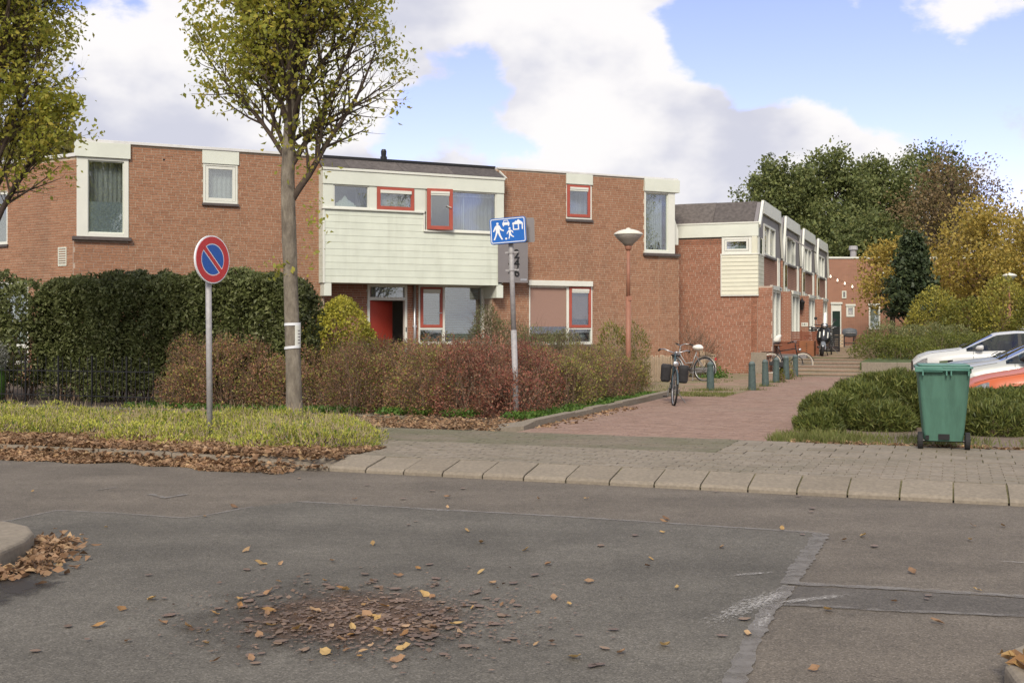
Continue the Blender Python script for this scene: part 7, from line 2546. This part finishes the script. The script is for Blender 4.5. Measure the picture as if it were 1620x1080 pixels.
# airy olive shrub in front of the porch window, forsythia at the lamp
o1 = P(790, 523, 25.0)
o2 = P(870, 523, 25.8)
shrub('olive_shrub', 'airy grey-green shrub in front of the ground-floor windows', 'shrub', [(o1.x, o1.y, .95, .75, .6, .75), (o1.x - .3, o1.y, 1.3, .32, .35, .62), (o1.x + .7, o1.y + .3, .85, .6, .6, .65)], 9000, .055, .32, LM['olive'], 57, up=.9, amp=.2, lo=.5, hi=1.12, twigs=900, twl=.5)
shrub('olive_shrub', 'lower grey-green shrub below the roller-screen window', 'shrub', [(o2.x, o2.y, .80, .75, .6, .62), (o2.x + .35, o2.y, .95, .4, .4, .45)], 7000, .05, .32, LM['olive'], 58, up=.9, amp=.2, lo=.5, hi=1.12, twigs=600, twl=.4)
o3_ = P(990, 523, 27.2)
shrub('forsythia', 'yellow-green forsythia with upright stems around the lamp post', 'shrub', [(o3_.x - .3, o3_.y, .85, .42, .4, .82), (o3_.x + .28, o3_.y + .1, .80, .35, .4, .78), (o3_.x, o3_.y, .5, .6, .5, .5)], 5200, .07, .35, LM['fors'], 59, up=1.3, amp=.18, lo=.45, hi=1.1, twigs=500, twl=.8, twigm=M['wood'])
b1 = P(1100, 523, 32.6)
shrub('bare_shrub', 'thin bare brown shrub against the red brick wall behind the bicycle', 'shrub', [(b1.x, b1.y, .9, .42, .35, .85), (b1.x + .3, b1.y, .75, .4, .35, .7)], 350, .05, .5, LM['brownt'], 60, up=1.0, amp=.2, lo=.3, hi=1.1, twigs=420, twl=.7)
# low yellow-green ground cover in the bed
r0 = random.Random(12)
gcl = ['at the left edge of the picture', 'left of the no-parking sign', 'around the foot of the no-parking sign', 'in front of the street tree']
gcx = [(-7.3, -5.3), (-5.3, -3.6), (-3.6, -2.0), (-2.0, -.55)]
for i, (a_, b_) in enumerate(gcx):
    bb_ = []
    for j in range(30):
        u_ = r0.uniform(a_, b_)
        nmx = 3.5 if u_ < -1.9 else 3.5 - (u_ + 1.9) * 1.25
        n_ = r0.uniform(float(np.interp(u_, [-6, -4, -2.5, -1.4, -.5], [1.2, 1.05, .80, .80, 1.15])), nmx)
        h_ = r0.uniform(.12, .29) * (1.0 if n_ > 2 else .9)
        p_ = un(u_, n_, h_ * .3)
        bb_.append((p_.x, p_.y, p_.z + .05, r0.uniform(.3, .5), r0.uniform(.28, .45), h_ * .85))
    shrub('ground_cover', 'low yellow-green ground cover ' + gcl[i], 'plant', bb_, 30000, .046, .34, LM['loni'], 80 + i, 'ground cover in the planting bed', up=1.1, amp=.16, lo=.55, hi=1.14, zmin=.08, twigs=900, twl=.24, twigm=M['wood'], second=(LM['weed'], .10, .05))
# junipers round the bin
def jun(label, pts_, n, seed):
    bb_ = [(G(px, py, .1).x, G(px, py, .1).y + dy, z_, rx_, ry_, rz_) for px, py, dy, z_, rx_, ry_, rz_ in pts_]
    return shrub('juniper', label, 'shrub', bb_, n, .10, .15, LM['jun'], seed, 'junipers beside the pavement', up=.5, amp=.2, lo=.62, hi=1.14, spread=.5, zmin=.09)
jun('spreading dark juniper left of the green bin', [(1340, 680, .6, .28, .42, .5, .30), (1385, 678, .7, .36, .45, .55, .40), (1430, 676, .9, .42, .45, .6, .46), (1310, 686, .35, .18, .28, .35, .2), (1400, 682, .2, .22, .4, .35, .26), (1465, 680, .9, .42, .4, .5, .45)], 46000, 90)
jun('dark juniper right of the green bin', [(1560, 684, .8, .31, .45, .5, .30), (1610, 684, .8, .32, .45, .55, .31), (1660, 684, .8, .32, .45, .55, .31), (1540, 690, .5, .26, .3, .35, .3), (1600, 692, .4, .24, .45, .35, .26)], 38000, 91)
# far hedge behind the low wall, and shrubs
def hedge_far(label, pxs, d, ztop, seed, m, n=9000, leaf=.07):
    r = random.Random(seed)
    bb_ = []
    for px in pxs:
        for q_ in range(2):
            dd = d + q_ * 1.6
            p_ = P(px + r.uniform(-8, 8), 523, dd)
            h_ = ztop * r.uniform(.82, 1.0) + .12 * q_
            bb_.append((p_.x, p_.y, .5 + (h_ - .5) * .45, .85, .9, (h_ - .5) * .6))
    return shrub('spirea', label, 'shrub', bb_, n, leaf, .45, m, seed, 'shrubs behind the low wall', up=.6, amp=.15, lo=.65, hi=1.08, zmin=.45)
hedge_far('yellow-green spirea beside the steps, behind the low wall', (1385, 1415, 1450), 36.2, 1.30, 95, LM['hedge2'], 12000)
hedge_far('olive spirea behind the white crossover', (1490, 1530, 1570, 1615), 38.5, 1.42, 96, LM['hedge2'], 13000)
hedge_far('tall grassy shrub in front of the conifer', (1405, 1440, 1475, 1510), 44.5, 1.75, 97, LM['olive'], 11000, .09)
for px, d, zt_, hw_, sd_n, lab, mm in ((1478, 48, 3.2, .95, 98, 'yellow-leaved shrub right of the conifer', LM['yellowg']), (1530, 47, 2.75, 1.05, 99, 'green and yellow shrub behind the car roofs', LM['fors']), (1590, 46, 3.4, 1.0, 100, 'tall yellow shrub at the far lamp', LM['yellowg']), (1650, 45, 3.3, 1.0, 101, 'green shrub at the right edge of the picture', LM['fors'])):
    p_ = P(px, 523, d)
    shrub('tall_shrub', lab, 'shrub', [(p_.x, p_.y, zt_ * .62, hw_, hw_, zt_ * .40), (p_.x - .5, p_.y, zt_ * .42, hw_ * .8, hw_, zt_ * .36), (p_.x + .5, p_.y, zt_ * .45, hw_ * .8, hw_, zt_ * .38)], 8000, .11, .5, mm, sd_n, 'shrubs behind the low wall', up=.4, amp=.16, lo=.6, hi=1.08, zmin=.45)
# tall weeds between the bollards
for px, py, lab in ((1250.5, 598, 'tall yellow weed growing between the last two bollards'), (1236, 603, 'short yellow weed beside the fourth bollard')):
    p_ = G(px, py, .11)
    shrub('weed', lab, 'plant', [(p_.x, p_.y, .35 if px > 1240 else .2, .10, .10, .38 if px > 1240 else .22)], 420, .06, .3, LM['fors'], int(px), up=1.5, amp=.2, lo=.2, hi=1.1, zmin=.11)
# potted lavender at the left edge
pq = P(-8, 600, 21.5)
pt = thing('garden_pot', 'green glazed garden pot with a grey plant at the left edge', 'pot', (pq.x - .05, pq.y, .1), 0)
MB().lathe([(.16, 0), (.21, .1), (.25, .3), (.25, .45), (.20, .60), (.22, .63), (.20, .64)], 20).build('pot', pmat('green_glaze', (.07, .14, .03), .3, .15, 4), pt, smooth=True)
pp2, nn2 = blob_points([(0, 0, .85, .28, .28, .30)], 1600, 5, .3, 1.1)
link('foliage', leaves(pp2, nn2 + np.array([[0, 0, .6]]), .06, .2, leafmat('grey_leaf', [(.16, .17, .15), (.24, .24, .22), (.12, .13, .11)], .2), 'foliage'), pt)

# ------------------------------------------------------------------ grass, weeds, fallen leaves
def blades(name, pts, hgt, m, seed, parent=None, w=.008, label=None, cat=None):
    r = np.random.default_rng(seed)
    n = len(pts)
    p = np.asarray(pts)
    a = nrmv(np.concatenate([r.normal(0, .45, (n, 2)), np.ones((n, 1))], axis=1))
    L = (hgt * r.uniform(.4, 1.2, n))[:, None]
    s = nrmv(np.cross(a, r.normal(0, 1, (n, 3))))
    v = np.empty((n, 4, 3))
    v[:, 0] = p - s * w
    v[:, 1] = p + s * w
    v[:, 2] = p + a * L + s * w * .2
    v[:, 3] = p + a * L - s * w * .2
    o_ = link(name, mesh_np(name, v.reshape(-1, 3), np.arange(n * 4).reshape(n, 4), m), parent)
    o_['kind'] = 'stuff'
    if label:
        o_['label'] = label
        o_['category'] = cat
    return o_
rg = np.random.default_rng(3)
def scatter_un(n, u0_, u1_, n0_, n1_, z, fn=None):
    u_ = rg.uniform(u0_, u1_, n)
    n_ = rg.uniform(n0_, n1_, n)
    if fn is not None:
        k = fn(u_, n_)
        u_, n_ = u_[k], n_[k]
    x = P0.x + U.x * u_ + N.x * n_
    y = P0.y + U.y * u_ + N.y * n_
    return np.stack([x, y, np.full(len(x), z)], axis=1)
g1_ = np.concatenate([scatter_un(15000, 4.0, 12, 3.62, 5.0, .09, lambda u, n: rg.uniform(0, 1, len(u)) < .35 + .5 * (np.sin(u * 3.1) * np.sin(u * 1.3 + 2) + .3)), scatter_un(1500, 3.9, 4.8, 3.7, 4.6, .09)])
blades('grass', g1_, .11, LM['grass'], 5, None, .006, 'strip of long grass along the pavement under the junipers', 'grass')
g2_ = []
for i_, (bx_, by_, _) in enumerate(bols):
    p_ = G(bx_, by_, .11)
    cnt = 420 if i_ == 0 else 130
    sp_ = .17 if i_ == 0 else .10
    g2_.append(np.array([[p_.x, p_.y, .112]]) + rg.normal(0, 1, (cnt, 3)) * np.array([[sp_ * 1.5, sp_, 0]]))
blades('grass_tufts', np.concatenate(g2_), .085, LM['grass'], 6, None, .006, 'tufts of green grass at the feet of the bollards', 'grass')
wv1 = np.concatenate([scatter_un(5200, -4.5, .3, 6.0, 6.7, .10, lambda u, n: np.sin(u * 2.3) + np.sin(u * 5.1 + 1) > -.1), scatter_un(4200, -.35, .46, 5.6, 12.5, .11), scatter_un(1800, -7.5, -3.0, 5.75, 6.5, .10)])
wr_ = np.random.default_rng(8)
wv1[:, 2] += wr_.uniform(0, .10, len(wv1))
wo = link('weeds', leaves(wv1, np.tile([[0, 0, .8]], (len(wv1), 1)), .055, .7, LM['weed'], 'weeds', .6, .25, wr_))
tag(wo, 'fresh green weeds along the foot of the berberis bed', 'weeds', kind='stuff')
sg_ = np.concatenate([scatter_un(3500, -1.2, 1.74, 12.6, 14.0, .115), scatter_un(2500, -2.5, .6, 14, 26, .115, lambda u, n: np.sin(n * 1.7) + np.sin(u * 3 + n) > .3), scatter_un(1500, 3.4, 9, 24.05, 24.8, .12)])
blades('moss_grass', sg_, .05, LM['grass'], 7, None, .008, 'short grass and moss in the joints of the side path', 'grass')
# lawn-like edge between the low wall and the far kerb, terrace greenery
tg_ = scatter_un(5000, 3.5, 12, 24.05, 24.75, .10)
blades('kerb_grass', tg_, .07, LM['grass'], 9, None, .01, 'strip of grass between the far kerb and the low wall', 'grass')
# ivy / weeds at the base of the boards near the silver bicycle
p_ = G(1137, 600, .11)
iv = np.array([[p_.x, p_.y + 1.2, .2]]) + rg.normal(0, 1, (900, 3)) * np.array([[.22, .3, .12]])
iv[:, 2] = np.abs(iv[:, 2] - .11) + .11
io = link('ivy', leaves(iv, np.tile([[0, -.3, .6]], (len(iv), 1)), .07, .7, LM['weed'], 'ivy', .7, .25, rg))
tag(io, 'leafy green ivy in front of the weathered boards', 'plant', kind='stuff')

# leaf litter along the road edge and on the verge
def litter(name, pts, size, m, seed, label):
    r = np.random.default_rng(seed)
    p = pts.copy()
    o_ = link(name, leaves(p, r.normal(0, 1, p.shape) * np.array([[1, 1, .25]]), size, .58, m, name, .3, .35, r, flat=.55))
    return tag(o_, label, 'fallen leaves', kind='stuff')
def edge_fn(u, n):
    return n < 1.25 + .25 * np.sin(u * 1.3) + .15 * np.sin(u * 4.1) + 0 * n
l1 = scatter_un(38000, -6.6, .02, -.45, 1.6, .02, lambda u, n: edge_fn(u, n) & ((u < -.85) | (n > .46 + (u + .05) * .42) | (rg.uniform(0, 1, len(u)) < .35)) & ((u < -.3) | (n > -.1)) & (n > -.36 + .12 * np.sin(u * 2.1) + .08 * np.sin(u * 7)) & ((n > .0) | (rg.uniform(0, 1, len(u)) < .95)))
nn_ = (l1[:, 0] - P0.x) * N.x + (l1[:, 1] - P0.y) * N.y
uu_ = (l1[:, 0] - P0.x) * U.x + (l1[:, 1] - P0.y) * U.y
onk = (nn_ > -.02) & (nn_ < .16) & (uu_ > -2.95) & (uu_ < -1.7)
l1 = l1[~(onk & (rg.uniform(0, 1, len(l1)) < .72))]
nn_ = (l1[:, 0] - P0.x) * N.x + (l1[:, 1] - P0.y) * N.y
l1[:, 2] = np.where(nn_ < 0, .012 + .105 * np.clip((nn_ + .26) / .26, 0, 1) ** 1.6 * rg.uniform(0, 1, len(l1)) ** .6, np.where(nn_ < .15, .124, .10) + rg.uniform(0, .05, len(l1)))
litter('leaf_litter', l1, .07, LM['litter'], 15, 'thick drift of brown leaves along the road edge on the left')
l2 = scatter_un(15000, -6.8, .35, 3.72, 6.4, .10, lambda u, n: (n < 4.1 + 1.7 * rg.uniform(0, 1, len(u)) + 0 * u) & ((u > -2.6) | (rg.uniform(0, 1, len(u)) < .3)))
l2[:, 2] = .112 + rg.uniform(0, .045, len(l2))
litter('leaf_litter', l2, .065, LM['litter'], 16, 'brown leaves covering the verge in front of the berberis')
l3 = np.concatenate([scatter_un(1100, .6, 1.0, 4.4, 9.0, .118, lambda u, n: rg.uniform(0, 1, len(u)) < .8 * np.exp(-(u - .6) * 6)), scatter_un(900, 4.2, 11, 3.55, 3.85, .122)])
litter('leaf_litter', l3, .07, LM['litter'], 17, 'scattered brown leaves along the dark street kerb')
# drift at the island in the lower left corner
k_ = 900
ang_ = rg.uniform(0, 1, k_)
ix = np.interp(ang_, [0, .35, .6, 1], [-3.28, -3.08, -3.0, -3.25]) + np.abs(rg.normal(0, .13, k_))
iy = np.interp(ang_, [0, .35, .6, 1], [7.85, 7.3, 6.9, 6.25]) + rg.normal(0, .06, k_)
l4 = np.stack([ix, iy, .012 + np.abs(rg.normal(0, .02, k_))], axis=1)
litter('leaf_litter', l4, .06, LM['litter'], 18, 'small drift of brown leaves against the rounded kerb in the lower left corner')
k_ = 60
l5 = np.stack([1.99 + np.abs(rg.normal(0, .08, k_)) + .05, 4.45 + rg.uniform(-.25, .3, k_), .105 + np.abs(rg.normal(0, .015, k_))], axis=1)
litter('leaf_litter', l5, .085, LM['litter_y'], 19, 'few yellow leaves on the kerb corner at the lower right')

# single leaves on the asphalt, each a piece of its own
def leaf_mesh(seed, m, flat=False):
    r = random.Random(seed)
    L, Wd = .5, r.uniform(.24, .33)
    c = 0 if flat else r.uniform(.2, .75)
    tw = 0 if flat else r.uniform(-.25, .25)
    prof = [(-.5, 0), (-.36, r.uniform(.4, .75)), (-.08, r.uniform(.85, 1.1)), (.2, r.uniform(.55, .95)), (.4, r.uniform(.15, .45)), (.5, 0)]
    vs, fs = [], []
    for i, (x, w) in enumerate(prof):
        zc = c * (x * x) * 1.1
        for s in (-1, 0, 1):
            y = s * w * Wd
            vs.append((x, y, zc + (s * w * r.uniform(-.06, .14) * (1 if False else 1) + abs(s) * w * (.12 if not flat else .0)) * (0 if flat else 1) + tw * x * y * 2 + r.uniform(-.015, .015) * (0 if flat else 1)))
        if i:
            o_ = (i - 1) * 3
            for k in (0, 1):
                fs.append((o_ + k, o_ + k + 1, o_ + 4 + k, o_ + 3 + k))
    if not flat:
        vs += [(-.5, -.012, .25 * c), (-.5, .012, .25 * c), (-.78, 0, .02 + .3 * c)]
        n_ = len(vs)
        fs.append((n_ - 3, n_ - 2, n_ - 1))
    me = MB().add(vs, fs).mesh('fallen_leaf', m)
    return me
crisp = [leaf_mesh(i, LM['litter_y'] if i % 2 else LM['litter']) for i in range(14)]
flatl = [leaf_mesh(20 + i, LM['litter_f'], True) for i in range(4)]
rl = random.Random(33)
def drop(px, py, size, flat=False, z=.014):
    q_ = G(px, py, 0)
    o_ = bpy.data.objects.new('fallen_leaf', rl.choice(flatl if flat else crisp))
    COL.objects.link(o_)
    o_.parent = road
    o_.location = (q_.x, q_.y, z)
    o_.scale = (size,) * 3
    o_.rotation_euler = (0 if flat else R(rl.uniform(-28, 28)), 0 if flat else R(rl.uniform(-24, 24)), rl.uniform(0, 6.28))
# the heap in the middle of the road
for k in range(150):
    t = rl.gauss(0, .42), rl.gauss(0, .42)
    drop(585 + t[0] * 300, 980 + t[1] * 70, rl.uniform(.035, .085), True, .0135 + .0004 * (k % 9))
for k in range(55):
    t = rl.gauss(0, .42), rl.gauss(0, .40)
    drop(600 + t[0] * 300, 975 + t[1] * 75, rl.uniform(.04, .08), False, .016)
spots = [(590, 862), (758, 863), (660, 903), (633, 912), (706, 807), (684, 776), (733, 776), (708, 788), (1050, 828), (1046, 846), (1028, 888), (1022, 896), (1073, 934), (1309, 969), (947, 1052), (986, 1037), (1055, 1025), (160, 996), (62, 927), (56, 856), (267, 975), (300, 997),
         (762, 910), (880, 947), (1280, 812), (1284, 808), (1535, 856), (1584, 832), (410, 893), (1052, 743 + 80), (1386, 867), (835, 870), (345, 1050), (515, 1035), (630, 1048), (700, 1040), (930, 926), (905, 1046), (970, 1000), (1140, 870), (470, 760), (1440, 905), (1480, 985), (240, 952), (120, 900), (850, 790), (560, 790), (950, 862), (520, 930), (820, 960), (780, 925)]
for x, y in spots:
    drop(x + rl.uniform(-4, 4), y + rl.uniform(-3, 3), rl.uniform(.05, .085), rl.random() < .25)
for k in range(45):
    drop(rl.uniform(20, 1600), rl.uniform(760, 1065), rl.uniform(.04, .075), rl.random() < .5)

kf = 1500
fx, fy = rg.normal(0, 1, kf), rg.normal(0, 1, kf)
fp = np.array([list(G(585 + a * 125, min(1070, max(900, 980 + b * 30)), 0)) for a, b in zip(fx, fy)])
fp[:, 2] = .0145 + rg.uniform(0, .006, kf)
fo = link('leaf_fragments', leaves(fp, rg.normal(0, 1, fp.shape) * np.array([[1, 1, .05]]), .028, .6, LM['litter_f'], 'leaf_fragments', .1, .1, rg, flat=.9), road)
fo['kind'] = 'stuff'
